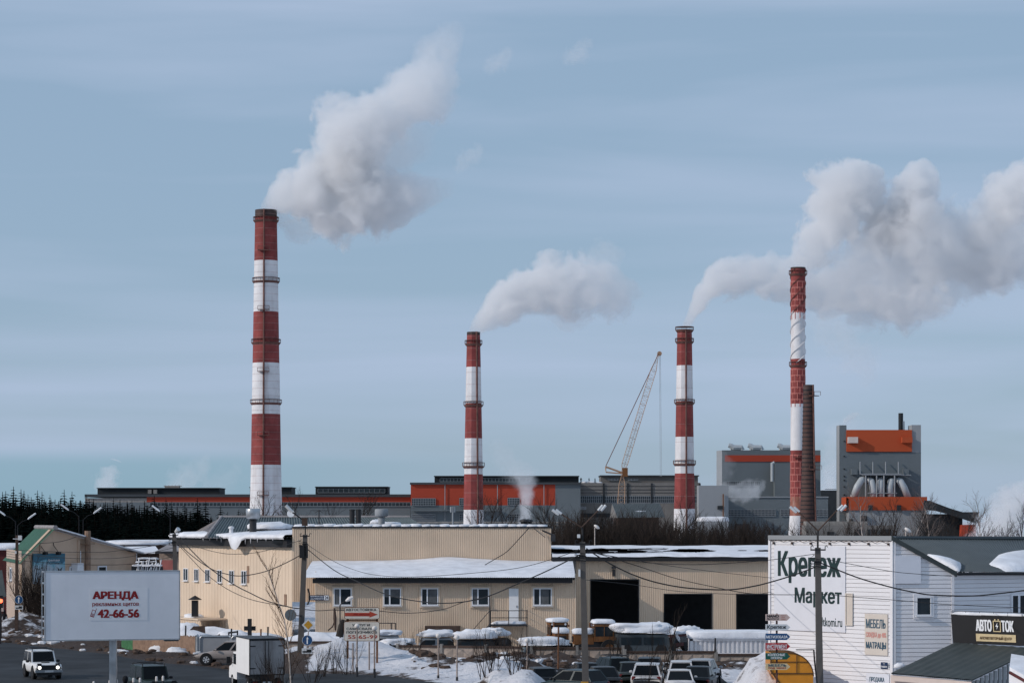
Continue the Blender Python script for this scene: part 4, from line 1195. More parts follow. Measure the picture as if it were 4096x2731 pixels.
for a, b, c, e in ((990, 2262, 999, 2330), (1139, 2375, 1147, 2420)):
    u0, z1 = fl.at(a, b); u1, z0 = fl.at(c, e); fl.mb().bx(u0, u1, -.06, .02, z0, z1).build('slot_vent', M['wood'], bb)
# low lean-to at its foot with black flue
fx = Frame((X(700, 192), 192), (X(826, 187), 187))
q = fx.mb(); u0, z1 = fx.at(715, 2470); u1, _ = fx.at(826, 2466); q.ribs(u0, u1, 0, z1, -.6, .3, .04); q.bx(u0, u1 + .1, -.75, 1.6, z1 + .004, z1 + .12); q.build('lean_to', M['beige_side'], bb)
q = fx.mb(); q.blob(((u0 + u1) / 2 - .3, .2, z1 + .1), (2.0, 1.2, .6), 41, .2); q.build('lean_to_snow', M['snow'], bb, True)
fl_ = thing('roof_flue', 'black boxy metal flue with a conical cap on the low lean-to', 'flue', tuple(P(780, 2464, 188)))
q = MB(); c = P(780, 2464, 188); q.box((c.x, c.y, c.z + .62), (.48, .48, 1.25)); q.lathe([(.56, 1.3), (.5, 1.34), (.04, 1.62)], 8, c); q.build('casing', M['black_trim'], fl_)
# annex
AX0, AX1 = X(1262, DA), X(2303, DA)
AZ = Z(2318, DA)
fa = Frame((AX0, DA), (AX1, DA))
holes = []
q = MB(); q.ribs(AX0, AX1, 0, AZ, DA, .155, .036); q.build('annex_wall', M['beige'], bb)
q = MB(); q.bx(AX0 - .02, AX0 + .05, DA - .04, DP, 0, AZ + .6); q.bx(AX1 - .06, AX1 + .02, DA - .06, DP, 0, AZ + .4); q.build('annex_side', M['beige_side'], bb)
EY = DA - .75
ze = Z(2312, EY)
q = MB(); q.bx(X(1250, EY), X(2290, EY), EY + .02, EY + .16, ze - .34, ze - .02); q.bx(X(1250, EY), X(2290, EY), EY + .17, DA - .06, ze - .2, ze - .14); q.build('eaves_board', M['black_trim'], bb)
zr_ = Z(2258, DP - .1)
q = MB(); q.ribquad((X(1248, EY), EY - .15, ze), (X(2292, EY), EY - .15, ze), (X(2300, DP), DP - .06, zr_ - .35), (X(1250, DP), DP - .06, zr_ - .35), 92, .06); q.build('annex_roof', M['grey_roof'], bb)
q = MB()
def asnow(u, v):
    x = X(1250, DP) + (X(2290, DP) - X(1250, DP)) * u
    bump = .10 * mnoise.noise(Vector((x * .35, 2, 0))) + .25 * math.exp(-((u - .52) / .16) ** 2) * v * v
    y = EY - .12 + (DP - .07 - EY + .12) * v
    if v < .02: return (x, EY - .16, ze + .05 + .03 * (round(u * 260) % 2))
    return (x, y - (.06 * (round(u * 260) % 2) if v < .12 else 0), ze + (zr_ - ze) * v + .22 + .12 * sm(v * 6) + bump * sm(v * 3) - (.04 if v > .9 else 0))
q.grid(asnow, 260, 14); q.build('annex_snow', M['snow'], bb, True)
for px0, px1 in ((1335, 1407), (1534, 1604), (1685, 1753), (1887, 1956), (2133, 2207)):
    u0, z1 = fa.at(px0, 2351); u1, z0 = fa.at(px1, 2420)
    wo_ = window(fa, u0, u1, z0, z1, bb, mull=(.36,), trim='beige_side', proud=.09)
    k_ = px0 % 4
    if k_: fa.mb().bx(u0 + (.10 if k_ != 1 else .55), u0 + (.40 if k_ == 3 else 1.1), -.108, -.104, z0 + (.10 if k_ != 2 else .6), z1 - .1).build('curtain', M['curtain'], wo_)
u0, z1 = fa.at(2036, 2352); u1, z0 = fa.at(2074, 2482)
dr = MB(fa.M).bx(u0, u1, -.12, .02, z0, z1).build('door', M['white_paint'], bb)
fa.mb().bx(u1 - .14, u1 - .10, -.18, -.125, z0 + .95, z0 + 1.1).build('handle', M['dark_metal'], dr)
# stair and landing
q = fa.mb(); u0, z0 = fa.at(1960, 2494); u1, _ = fa.at(2110, 2494)
q.bx(u0, u1, -1.5, -.07, z0 - .1, z0); 
for uu in (u0 + .05, (u0 + u1) / 2, u1 - .05): q.bar((uu, -1.46, 0 if uu != (u0 + u1) / 2 else z0), (uu, -1.46, z0 + 1.0), .03)
for zz in (.5, 1.0): q.bar((u0, -1.46, z0 + zz), (u1, -1.46, z0 + zz), .025)
for zz in (.5, 1.0): q.bar((u1 - .05, -1.46, z0 + zz), (u1 - .05, -.1, z0 + zz), .025)
us, zs = fa.at(1885, 2524)
for yy in (-1.46, -.5): q.bar((u0, yy, z0), (us - .2, yy, max(0, z0 - 1.75)), .05)
for i in range(7): q.bx(u0 - .32 * (i + 1), u0 - .32 * i - .04, -1.44, -.5, z0 - .24 * (i + 1) - .03, z0 - .24 * (i + 1))
q.bar((u0, -1.46, z0 + 1.0), (us - .2, -1.46, max(.8, z0 - .75)), .025); q.bar((u0, -1.46, 0), (u0, -1.46, z0 + 2.0), .045)
q.build('stair_landing', M['dark_metal'], bb)
fa.mb().blob(((u0 + u1) / 2, -.8, z0 + .08), (2.4, 1.1, .35), 44, .15).build('landing_snow', M['snow'], bb, True)
q = fa.mb(); ur, z1 = fa.at(1822, 2486); uc, _ = fa.at(1888, 2486); ua, _ = fa.at(1702, 2505); ue, z2 = fa.at(1842, 2530)
q.bx(ua, ue, -1.1, -.06, z2 + .45, z2 + .52); q.bx(ua, ue, -1.1, -1.02, z2 + .1, z2 + .45); q.build('cellar_canopy', M['wood_dark'], bb)
q = fa.mb(); u0, z0 = fa.at(1520, 2560); u1, z1 = fa.at(1588, 2486)
for uu in (u0, u1 - .3, u1): q.bar((uu, -2, 0), (uu, -2, z1), .035)
q.bar((u0, -2, z1), (u1, -2, z1), .03); q.bar((u0, -2, (z0 + z1) / 2), (u1, -2, (z0 + z1) / 2), .025); q.build('railing', M['dark_metal'], bb)
# garage part with three dark openings
GX0, GX1 = X(2303, DP), X(3210, DP)
GZ = Z(2243, DP)
ops = [(X(2364, DP), X(2553, DP), Z(2318, DP)), (X(2657, DP), X(2846, DP), Z(2376, DP)), (X(2947, DP), X(3136, DP), Z(2376, DP))]
q = MB(); cur = GX0
for a, b, z in ops:
    q.ribs(cur, a, 0, GZ, DP, .155, .036); q.ribs(a, b, z, GZ, DP, .155, .036); cur = b
q.ribs(cur, GX1, 0, GZ, DP, .155, .036)
q.build('garage_wall', M['beige'], bb)
q = MB()
for a, b, z in ops:
    q.bx(a - .06, a, DP - .06, DP + .3, 0, z + .06); q.bx(b, b + .06, DP - .06, DP + .3, 0, z + .06); q.bx(a, b, DP - .06, DP + .3, z, z + .06)
q.build('opening_frame', M['dark_metal'], bb)
q = MB(); q.bx(GX0, GX1, DP + 14, DP + 14.2, 0, GZ); q.bx(GX0 + .1, GX0 + .3, DP + .4, DP + 13.9, 0, GZ); q.bx(GX0 + .4, GX1, DP + .4, DP + 13.9, GZ - .3, GZ - .1); q.bx(GX0 + .4, GX1, DP + .3, DP + 13.9, .02, .06)
q.build('garage_interior', M['dark_metal'], bb)
MB().box((X(2443, DP + 9), DP + 9, Z(2500, DP + 9)), (.5, .1, .5)).build('notice', M['sign_blue'], bb)
q = MB(); q.bx(GX0 - 1.75, GX1 + 1, DP - .55, DP - .06, GZ + .004, GZ + .26); q.build('eaves_board', M['black_trim'], bb)
q = MB(); zb2 = Z(2183, DP + 34)
q.add([(GX0 - 1.75, DP - .5, GZ + .27), (GX1 + 4, DP - .5, GZ + .27), (GX1 + 9, DP + 34, zb2 - .2), (GX0 - 1.75, DP + 34, zb2 - .2)], [(0, 1, 2, 3)])
q.build('garage_roof', M['tar'], bb)
# snow with bare patches on the garage roof
q = MB()
def gsn(u, v):
    x = GX0 - 1.75 + (GX1 - GX0 + 4) * u; y = DP - .6 + 34.4 * v
    z = GZ + .28 + (zb2 - .2 - GZ - .27) * v
    return (x, y, z + .24 + .07 * mnoise.noise(Vector((x * .5, y * .4, 2))) - (.2 if v < .005 else 0))
q.grid(gsn, 150, 90)
def bare(p):
    px, py = CX + F * p.x / p.y, YH - F * (p.z - H) / p.y
    n_ = mnoise.noise(Vector((p.x * .45, p.y * .22, 3.3))) + .6 * mnoise.noise(Vector((p.x * 1.3, p.y * .6, 8)))
    for cx_, cy_, rx_, ry_ in ((2330, 2203, 300, 10), (2765, 2201, 85, 6), (3060, 2202, 110, 4), (2560, 2195, 120, 3)):
        if ((px - cx_) / rx_) ** 2 + ((py - cy_) / ry_) ** 2 + n_ * 1.1 < 1: return True
    return False
keep = [k for k, f_ in enumerate(q.f) if not bare(sum((q.v[a] for a in f_), Vector()) / 4)]
q.f = [q.f[k] for k in keep]; q.m = [q.m[k] for k in keep]
q.build('garage_snow', M['snow'], bb, True)
q = MB(); q.box((X(2455, DP - .1), DP - .12, Z(2290, DP)), (.22, .1, .5)); q.box((X(2455, DP - .3), DP - .35, Z(2268, DP)), (.3, .45, .16)); q.build('wall_lamp', M['dark_metal'], bb)
q = MB(); q.bar((X(2120, DP), DP + .3, Z(2100, DP)), (X(2218, DP), DP - .3, Z(2141, DP)), .06); q.bar((X(2120, DP), DP + .3, Z(2100, DP)), (X(2180, DP), DP - 1.2, Z(2148, DP)), .03); q.box((X(2212, DP), DP - .2, Z(2152, DP)), (.35, .35, .45)); q.build('cable_bracket', M['dark_metal'], bb)
# things standing on the roof
def vent(px, py0, py1, d, r, label, mat_):
    b = P(px, py1, d); t = thing('roof_vent', label, 'vent', tuple(b)); h = Z(py0, d) - b.z
    MB().lathe([(r * .5, -.3), (r * .5, h * .42), (r * .62, h * .44), (r * .45, h * .5), (r * .45, h * .58)], 16, b).build('pipe', M['dark_metal'] if mat_ == 'steel' else M[mat_], t, False)
    MB().lathe([(r * .8, h * .52), (r, h * .6), (r, h * .96), (r * .93, h)], 22, b).build('hood', M[mat_], t, True)
vent(1012, 2033, 2120, 188, .56, 'mushroom roof vent with a shiny steel hood on the snowy wing roof', 'steel')
vent(1526, 2035, 2098, 188, .52, 'dull grey mushroom roof vent right of the two black flues', 'fac_grey_light')
for px, lab in ((1408, 'left one of the two black round roof flues'), (1434, 'right one of the two black round roof flues')):
    b = P(px, 2110, 186); h = Z(2036, 186) - b.z
    tag(MB().lathe([(.2, -.2), (.2, h - .1), (.23, h - .1), (.23, h)], 14, b).build('roof_flue', M['black_trim'], None, False), lab, 'flue', 'black roof flues')
b = P(1276, 2105, 187); q = MB(); q.bar(b - Vector((0, 0, .3)), P(1276, 2038, 187), .05)
q.bar(P(1244, 2041, 187), P(1322, 2041, 187), .022); q.bar(P(1276, 2040, 187), P(1259, 2051, 187), .02); q.bar(P(1276, 2040, 187), P(1293, 2051, 187), .02)
tag(q.build('aerial_mast', M['dark_metal']), 'thin roof aerial mast with crossbar on the corrugated roof', 'aerial')
b = P(1163, 2072, 190); q = MB(Matrix.Translation(b + Vector((0, 0, .35))) @ Matrix.Rotation(R(70), 4, 'X')); q.lathe([(.03, -.08), (.22, -.03), (.30, .06)], 16, cap=True)
tag(q.build('satellite_dish', M['lamp_head']), 'small pale satellite dish on the roof ridge', 'dish')
q = MB(); b = P(925, 2130, 188); q.lathe([(.16, 0), (.16, .32), (.24, .34), (.2, .48), (.05, .52)], 12, b); tag(q.build('roof_vent', M['old_snow']), 'small stubby capped vent on the snowy wing roof', 'vent')
for k, px in enumerate((2098, 2112)):
    q = MB(); b = P(px, 2096, 183 + k); q.lathe([(.30, -.3), (.30, .16), (.42, .2), (.36, .34), (.05, .42)], 14, b); tag(q.build('roof_vent', M['dark_metal']), ('left' if k == 0 else 'right') + ' low dark roof cap at the foot of the steam column', 'vent')
q = MB(); b = P(1811, 2098, 240); q.bar((b.x, b.y, 0), P(1811, 2040, 240), .08)
for dx in (-6, 0, 6): q.bar(P(1811 + dx, 2048, 239.5), P(1811 + dx, 2026, 239.5), .12)
q.bar(P(1803, 2044, 240), P(1819, 2044, 240), .05)
tag(q.build('antenna_mast', M['fac_frame']), 'pale mobile antenna mast with upright panels before the red hall', 'antenna')
# address plate on the annex wall
ap = thing('address_plate', 'navy house number plate reading 24 on the annex wall', 'sign', tuple(P(1277, 2398, DA - .1)))
u0, z1 = fa.at(1240, 2379); u1, z0 = fa.at(1316, 2399); uc = fa.U(1297)
fa.mb().bx(u0, u1, -.16, -.09, z0, z1).build('panel', M['sign_navy'], ap)
fa.mb().bx(uc, u1 - .02, -.166, -.159, z0 + .02, z1 - .02).build('number_field', M['white'], ap)
q = fa.mb(); letters(q, '24', uc + .05, u1 - .06, z0 + .06, z1 - .06, -.171, .02); q.build('number', M['ink'], ap)
q = fa.mb(); zm = (z0 + z1) / 2
letters(q, 'МОСКОВСКАЯ улица', u0 + .05, uc - .05, zm + .03, z1 - .05, -.165, .02); q.build('lettering', M['white'], ap); q = fa.mb(); letters(q, 'улица КОММУНИСТОВ', u0 + .05, uc - .05, z0 + .05, zm - .03, -.165, .02); q.build('lettering', M['white'], ap)

# ------------------------------------------------------------------ beige gabled house with the green roof (left)
hf = Frame((X(87, 200), 200), (X(547, 214), 214))
hs = Frame((X(27, 214), 214), (X(87, 200), 200))
gh = thing('gabled_house', 'beige gabled house with a green metal roof slope behind the billboard', 'house', (X(300, 206), 208, 0))
pk = hf.at(203, 2117); el = hf.at(87, 2236); er = hf.at(547, 2213)
q = hf.mb(); q.prism([(0, 0), (hf.L, 0), (hf.L, er[1]), pk, (0, el[1])], 0, .25); q.build('front_wall', M['beige_house'], gh)
q = hs.mb(); q.bx(0, hs.L - .02, .0, .25, 0, el[1] - .05)
for i in range(30): q.bx(0, hs.L - .03, -.025, -.001, .2 + i * .21, .37 + i * .21)
q.build('side_wall', M['brick_pale'], gh)
hd = Vector((hs.p0.x - (hs.p0 + hs.u * hs.L).x, hs.p0.y - (hs.p0 + hs.u * hs.L).y, 0))
W0 = hf.M @ Vector((pk[0], -.5, pk[1] + .1)); W1 = hf.M @ Vector((-.85, -.5, el[1] - .35))
q = MB(); q.ribquad(W1 + hd * 1.15, W1, W0, W0 + hd * 1.15, 22, .05); q.build('green_roof', M['green_roof'], gh)
W2 = hf.M @ Vector((hf.L + .4, -.5, er[1] - .0))
q = MB(); q.add([W0, W2, W2 + hd * 1.1, W0 + hd * 1.15, W0 + Vector((0, 0, .12)), W2 + Vector((0, 0, .12)), W2 + hd * 1.1 + Vector((0, 0, .12)), W0 + hd * 1.15 + Vector((0, 0, .12))], MB.HX); q.build('rear_roof', M['snow'], gh)
q = MB(); q.tube([W0 + Vector((0, 0, .06)), W0 + hd * 1.15 + Vector((0, 0, .06))], .22, 6); q.build('ridge_cap', M['slate_roof'], gh)
q = hf.mb()
for px, w in ((100, .25), (160, .2), (312, .2)): 
    u = hf.U(px); q.bx(u - w / 2, u + w / 2, -.12, -.001, 0, lerp_list(u, [(0, el[1]), pk, (hf.L, er[1])]) - .25)
for py in (2175, 2215, 2260, 2310):
    q.bx(hf.U(110), hf.U(540), -.05, -.001, Z(py, 207), Z(py, 207) + .06) if py > 2200 else None
q.build('pilaster', M['beige_house'], gh)
q = hf.mb(); u = hf.U(541); q.bar((u, -.15, 0), (u, -.15, er[1]), .05); u = hf.U(315); q.bar((u, -.2, 0), (u, -.2, 6.4), .05); q.build('downpipe', M['pvc'], gh)
for px0, px1, y0, y1 in ((276, 302, 2264, 2296), (389, 424, 2262, 2296)):
    u0, z1 = hf.at(px0, y0); u1, z0 = hf.at(px1, y1); window(hf, u0, u1, z0 - .4, z1, gh, mull=(), fw=.12)
u0, z1 = hs.at(44, 2268); u1, z0 = hs.at(49, 2322); window(hs, u0 - .3, u1 + .3, z0, z1, gh, mull=(), fw=.12)
q = hf.mb(); u, z = hf.at(332, 2265); q.bar((u, -.5, z - 1), (u, -.5, Z(2122, 208)), .26, 8); q.bx(u - .5, u + .5, -.9, -.1, z + 1.92, z + 2.0); q.build('flue_pipe', M['wood'], gh)
q = hf.mb(); u, z = hf.at(292, 2270); q.bx(u - .35, u + .5, -.75, -.1, z - .35, z + .4); q.build('air_conditioner', M['pvc'], gh)
hb = thing('wall_banner', 'blue and white picture banner with dark cyrillic lettering on the gable wall', 'banner', tuple(hf.M @ Vector((hf.U(188), -.2, 3.0))))
u0, z1 = hf.at(125, 2214); u1, z0 = hf.at(252, 2330)
mtb = bpy.data.materials.new('banner picture'); mtb.use_nodes = True
n_, l_ = mtb.node_tree.nodes, mtb.node_tree.links
b_ = n_['Principled BSDF']; tcq = n_.new('ShaderNodeTexCoord'); sx = n_.new('ShaderNodeSeparateXYZ'); l_.new(tcq.outputs['Generated'], sx.inputs[0])
nq = n_.new('ShaderNodeTexNoise'); nq.inputs['Scale'].default_value = 3.5; l_.new(tcq.outputs['Generated'], nq.inputs['Vector'])
mq = n_.new('ShaderNodeMath'); mq.operation = 'MULTIPLY_ADD'; l_.new(nq.outputs['Fac'], mq.inputs[0]); mq.inputs[1].default_value = .5; l_.new(sx.outputs[2], mq.inputs[2])
cq = n_.new('ShaderNodeValToRGB'); l_.new(mq.outputs[0], cq.inputs[0])
cq.color_ramp.elements[0].position = .72; cq.color_ramp.elements[0].color = (.34, .42, .48, 1); cq.color_ramp.elements[1].position = 1.3; cq.color_ramp.elements[1].color = (.01, .05, .12, 1)
e = cq.color_ramp.elements.new(.95); e.color = (.12, .36, .46, 1); e = cq.color_ramp.elements.new(1.12); e.color = (.015, .11, .17, 1)
l_.new(cq.outputs[0], b_.inputs['Base Color'])
hf.mb().bx(u0, u1, -.22, -.12, z0, z1).build('picture', mtb, hb)
q = hf.mb(); 
ua, za_ = hf.at(183, 2235); ub, zb3 = hf.at(230, 2243); letters(q, 'белая', ua, ub, zb3, za_, -.23, .02)
q.build('upper_lettering', M['sign_white'], hb)
q = hf.mb(); ua, za_ = hf.at(180, 2245); ub, zb3 = hf.at(239, 2255); letters(q, 'поляна', ua, ub, zb3, za_, -.23, .03); q.build('lower_lettering', M['ink_blue'], hb)
q = hf.mb()
for px, y, s_ in ((231, 2277, .22), (146, 2275, .14), (161, 2270, .1), (139, 2262, .06)):
    u, z = hf.at(px, y); q.add([(u, -.225, z), (u - s_ * 1.6, -.225, z + s_), (u - s_ * .8, -.225, z - s_ * .8), (u + s_ * 1.6, -.225, z + s_ * 1.1), (u + s_ * .7, -.225, z - s_ * .8)], [(0, 1, 2), (0, 4, 3)])
q.build('butterfly', M['ink'], hb)
for px, lab in ((160, 'left'), (213, 'right')):
    u, z = hf.at(px, 2212); q = hf.mb(); q.box((u, -.55, z), (.3, .35, .25)); q.bar((u, -.55, z + .1), (u, -.02, z + .7), .03); q.bar((u, -.02, z + .7), (u, -.02, z + .9), .04)
    tag(q.build('floodlight', M['black_trim']), 'small black floodlight above the ' + lab + ' half of the picture banner', 'lamp')

# sheds and yards behind the left house
t = thing('shed', 'dark red shed with a thick snow edge at the far left', 'shed', (X(20, 215), 215, 0))
block(t, 'wall', -80, 130, 2193, None, 232, 12, 'dark_red'); MB().blob((X(20, 236), 238, Z(2193, 232)), (6.2, 13, .9), 50, .06, 30, 10, .4).build('snow_cover', M['snow'], t, True)
t = thing('porch', 'small dark green porch roof beside the house at the left edge', 'porch', (X(5, 182), 182, 0))
MB().add([P(-25, 2285, 184), P(8, 2278, 184), P(22, 2385, 181), P(-25, 2390, 181), P(-25, 2290, 186), P(8, 2283, 186), P(26, 2385, 185), P(-25, 2390, 185)], MB.HX).build('roof', M['awning'], t)
block(t, 'post', -12, 4, 2388, None, 182, .3, 'wood_dark')
q = MB(); q.box(P(2, 2420, 181.5), (.45, .08, .9)); tag(q.build('poster_board', M['sign_pink']), 'faded pink poster board under the porch at the left edge', 'poster')
t = thing('traffic_light', 'traffic light showing red at the left edge of the street', 'traffic light', tuple(Vector((X(2, 176), 176, 0))))
q = MB(); q.bar((X(2, 176), 176, 0), P(2, 2392, 176), .06, 8); q.box(P(2, 2405, 176), (.36, .25, .9)); q.build('pole', M['black_trim'], t)
q = MB(Matrix.Translation(P(3, 2402, 175.86)) @ Matrix.Rotation(R(90), 4, 'X')); q.lathe([(.15, 0), (.15, .04), (.02, .06)], 14); q.build('lamp', mat('red light', (.6, .05, .02), emit=((1, .12, .05), 4.0)), t)
t = thing('shed', 'long low shed with a snowy roof behind the gabled house', 'shed', (X(520, 250), 250, 0))
block(t, 'wall', 390, 720, 2176, None, 250, 10, 'wood_dark'); q = MB(); q.bx(X(388, 250), X(724, 250), 248.6, 262, Z(2178, 250), Z(2169, 250)); q.blob((X(560, 250), 256, Z(2170, 250)), (8.6, 12, .5), 51, .05, 30, 8, .4); q.build('snow_cover', M['snow'], t, True)
t = thing('shed', 'shed with a broad sloping snow covered roof right of the gabled house', 'shed', (X(560, 222), 222, 0))
q = MB(); q.add([P(480, 2213, 216), P(640, 2213, 216), P(622, 2188, 232), P(490, 2188, 232), P(480, 2207, 216), P(640, 2207, 216), P(622, 2183, 232), P(490, 2185, 232)], MB.HX); q.build('snow_cover', M['snow'], t)
block(t, 'wall', 484, 636, 2214, None, 216.2, 8, 'wood_dark')
t = thing('brick_outbuilding', 'small pale brick building with grey hipped roof beside the beige wing', 'building', (X(668, 212), 212, 0))
block(t, 'wall', 637, 740, 2212, None, 212, 8, 'brick_pale'); MB().add([P(620, 2205, 211), P(760, 2205, 211), P(690, 2172, 217), P(680, 2172, 217)], [(0, 1, 2, 3)]).build('roof', M['slate_roof'], t)
MB().add([P(620, 2213, 211), P(760, 2213, 211), P(760, 2204, 211.02), P(620, 2204, 211.02)], [(0, 1, 2, 3)]).build('eaves', M['dark_metal'], t)
q = MB(); q.box(P(668, 2258, 210.5), (1.0, .1, .85)); q.build('door_panel', M['chim_repair'], t)
q = MB()
for k in range(7): q.blob(P(550 + k * 13, 2262 - (k % 3) * 14, 205 + k % 3), (.75 + .4 * rnd.random(), .6, .22), 60 + k, .4, 12, 8)
for k in range(9): q.box(P(548 + k * 11, 2274 - (k % 2) * 16, 205.6), (.4 + .5 * rnd.random(), .5, .2 + .3 * rnd.random()), .3 * k, 1)
for k in range(12): q.bar(P(548 + k * 8, 2282, 205), P(552 + k * 8 + rnd.uniform(-12, 12), 2232 + rnd.uniform(-5, 20), 205), .05)
tag(q.build('scrap_heap', [M['old_snow'], M['dark_metal']]), 'snow dusted heap of scrap machinery behind the billboard top', 'scrap heap')

# ------------------------------------------------------------------ white clad shop building (right)
DAw, DBw, DCw = 122.0, 116.2, 116.6
fw_ = Frame((X(3080, DAw), DAw), (X(3570, DBw), DBw))
fg = Frame((X(3572, DBw), DBw), (X(3813, DCw), DCw))
fq = Frame((X(3815, DCw), DCw), (X(4220, 119.5), 119.5))
wb = thing('shop_building', 'white clapboard shop building with big dark cyrillic lettering and green metal roof', 'building', (X(3570, 118), 121, 0))
def siding(fr, poly_fn, L, z0, z1, part, matk, step=.205):
    q = fr.mb(); n = int((z1 - z0) / step) + 1
    for i in range(n):
        a, b = z0 + i * step, min(z1, z0 + (i + 1) * step)
        ua, ub = poly_fn(a), poly_fn(b)
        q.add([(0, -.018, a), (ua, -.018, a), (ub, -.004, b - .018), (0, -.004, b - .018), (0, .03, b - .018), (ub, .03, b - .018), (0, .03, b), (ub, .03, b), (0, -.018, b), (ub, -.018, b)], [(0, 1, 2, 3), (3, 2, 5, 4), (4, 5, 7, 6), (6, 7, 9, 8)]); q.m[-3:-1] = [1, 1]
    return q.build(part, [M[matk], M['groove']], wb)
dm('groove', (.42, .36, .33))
ztop = Z(2161, DBw)
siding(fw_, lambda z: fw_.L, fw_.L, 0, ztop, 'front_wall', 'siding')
MB(fw_.M).bx(0, fw_.L, .04, .3, 0, ztop).build('core', M['siding'], wb)
zc_ = Z(2297, DCw)
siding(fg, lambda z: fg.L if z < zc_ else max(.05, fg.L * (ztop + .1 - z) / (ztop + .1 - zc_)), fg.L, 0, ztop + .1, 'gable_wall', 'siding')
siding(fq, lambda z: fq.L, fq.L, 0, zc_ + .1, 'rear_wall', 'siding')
q = fw_.mb(); q.bx(-.05, fw_.L + .03, -.10, .2, ztop + .004, ztop + .22); q.build('parapet_cap', M['fac_grey_light'], wb)
q = fw_.mb(); q.bx(fw_.L - .10, fw_.L + .06, -.07, .05, 0, ztop); q.bx(-.06, .07, -.07, .05, 0, ztop); q.build('corner_trim', M['siding'], wb)
q = fg.mb(); q.bx(0.02, .12, -.07, -.035, 0, ztop); q.bx(fg.L - .1, fg.L + .03, -.07, -.035, 0, zc_); q.build('corner_trim', M['siding'], wb)
q = fg.mb(); q.hexa([(-.1, -.16, ztop + .02), (fg.L + .14, -.16, zc_ - .10), (fg.L + .14, .3, zc_ - .10), (-.1, .3, ztop + .02), (-.1, -.16, ztop + .24), (fg.L + .14, -.16, zc_ + .14), (fg.L + .14, .3, zc_ + .14), (-.1, .3, ztop + .24)]); q.build('verge_board', M['awning'], wb)
rA = fg.M @ Vector((.0, .2, ztop + .22)); rC = fg.M @ Vector((fg.L + .14, -.1, zc_ + .12)); rE = P(4230, 2288, 119.2); rR = P(4230, 2156, 129)
q = MB(); q.ribquad(rC, rE, rR, P(3575, 2153, 122.0), 62, .035, m=3); q.build('roof', M['grey_roof'], wb)
q = MB(); q.tube([P(3572, 2151, 121.9), P(4230, 2153, 128.8)], .12, 6); q.build('ridge_cap', M['grey_roof'], wb)
q = MB(); q.tube([rC + Vector((0, -.06, -.08)), rE + Vector((0, -.06, -.08))], .075, 6); q.build('gutter', M['black_trim'], wb)
def roofpt(px, py):
    # point of the roof sheet seen at (px,py): march along the sight line
    a, b, c, e = rC, rE, rR, P(3575, 2153, 122.0)
    best = None
    for i in range(41):
        for j in range(41):
            u, v = i / 40, j / 40
            p = (a * (1 - u) + b * u) * (1 - v) + (e * (1 - u) + c * u) * v
            x_, y_ = CX + F * p.x / p.y, YH - F * (p.z - H) / p.y
            k = (x_ - px) ** 2 + (y_ - py) ** 2
            if best is None or k < best[0]: best = (k, p)
    return best[1]
def snow_patch(outline, part, th=.16):
    q = MB(); top = [roofpt(*o_) for o_ in outline]; c = sum(top, Vector()) / len(top); k = len(top)
    n = Vector((0, -.55, .83))
    vs = [p + n * .03 for p in top] + [c + (p - c) * .9 + n * th for p in top] + [c + (p - c) * .5 + n * (th + .06) for p in top] + [c + n * (th + .08)]
    fs = []
    for r_ in range(2): fs += [(r_ * k + i, r_ * k + (i + 1) % k, (r_ + 1) * k + (i + 1) % k, (r_ + 1) * k + i) for i in range(k)]
    fs += [(2 * k + i, 2 * k + (i + 1) % k, 3 * k) for i in range(k)]
    q.add(vs, fs); return q.build(part, M['snow'], wb, True)
snow_patch([(3703, 2220), (3760, 2226), (3800, 2238), (3848, 2260), (3846, 2275), (3838, 2286), (3815, 2288), (3770, 2262), (3735, 2240)], 'roof_snow')
snow_patch([(3957, 2253), (3985, 2228), (4020, 2214), (4060, 2206), (4130, 2200), (4150, 2240), (4140, 2288), (4060, 2289), (4020, 2288), (3998, 2272), (3965, 2262)], 'roof_snow')
# big lettering board on the front
def wall_quad(fr, px0, py0, px1, py1): 
    u0, z1 = fr.at(px0, py0); u1, _ = fr.at(px1, py0); _, z0 = fr.at(px0, py1); _, za = fr.at(px1, py0)
    return u0, u1, z0, (z1 + za) / 2
u0, u1, z0, z1 = wall_quad(fw_, 3100, 2182, 3384, 2516)
sg = thing('shop_sign', 'large white shop board with dark lettering on the sunlit clapboard wall', 'sign', tuple(fw_.M @ Vector(((u0 + u1) / 2, -.1, z0))))
fw_.mb().bx(u0, u1, -.06, -.032, z0, z1).build('board', M['poster'], sg)
q = fw_.mb()
def wtext(q, fr, s, px0, px1, pyt0, pyb0, y, bold):
    ua, ub = fr.U(px0), fr.U(px1)
    za = fr.at((px0 + px1) / 2, pyt0)[1]; zb = fr.at((px0 + px1) / 2, pyb0)[1]
    letters(q, s, ua, ub, zb, za, y, bold)
wtext(q, fw_, 'Крепеж', 3115, 3367, 2203, 2332, -.068, .02)
wtext(q, fw_, 'Маркет', 3182, 3370, 2350, 2428, -.068, .02)
wtext(q, fw_, 'boltkomi.ru', 3268, 3372, 2468, 2504, -.068, .008)
q.build('lettering', M['ink_green'], sg)
u0, u1, z0, z1 = wall_quad(fw_, 3462, 2454, 3553, 2616)
sg = thing('wall_poster', 'cream furniture sale poster near the corner of the white wall', 'poster', tuple(fw_.M @ Vector(((u0 + u1) / 2, -.1, z0))))
fw_.mb().bx(u0, u1, -.06, -.032, z0, z1).build('sheet', M['poster_cream'], sg)
q = fw_.mb(); wtext(q, fw_, 'МЕБЕЛЬ', 3467, 3546, 2475, 2511, -.066, .02); wtext(q, fw_, 'МАТРАЦЫ', 3467, 3548, 2566, 2598, -.066, .025); q.build('dark_lettering', M['ink_blue'], sg)
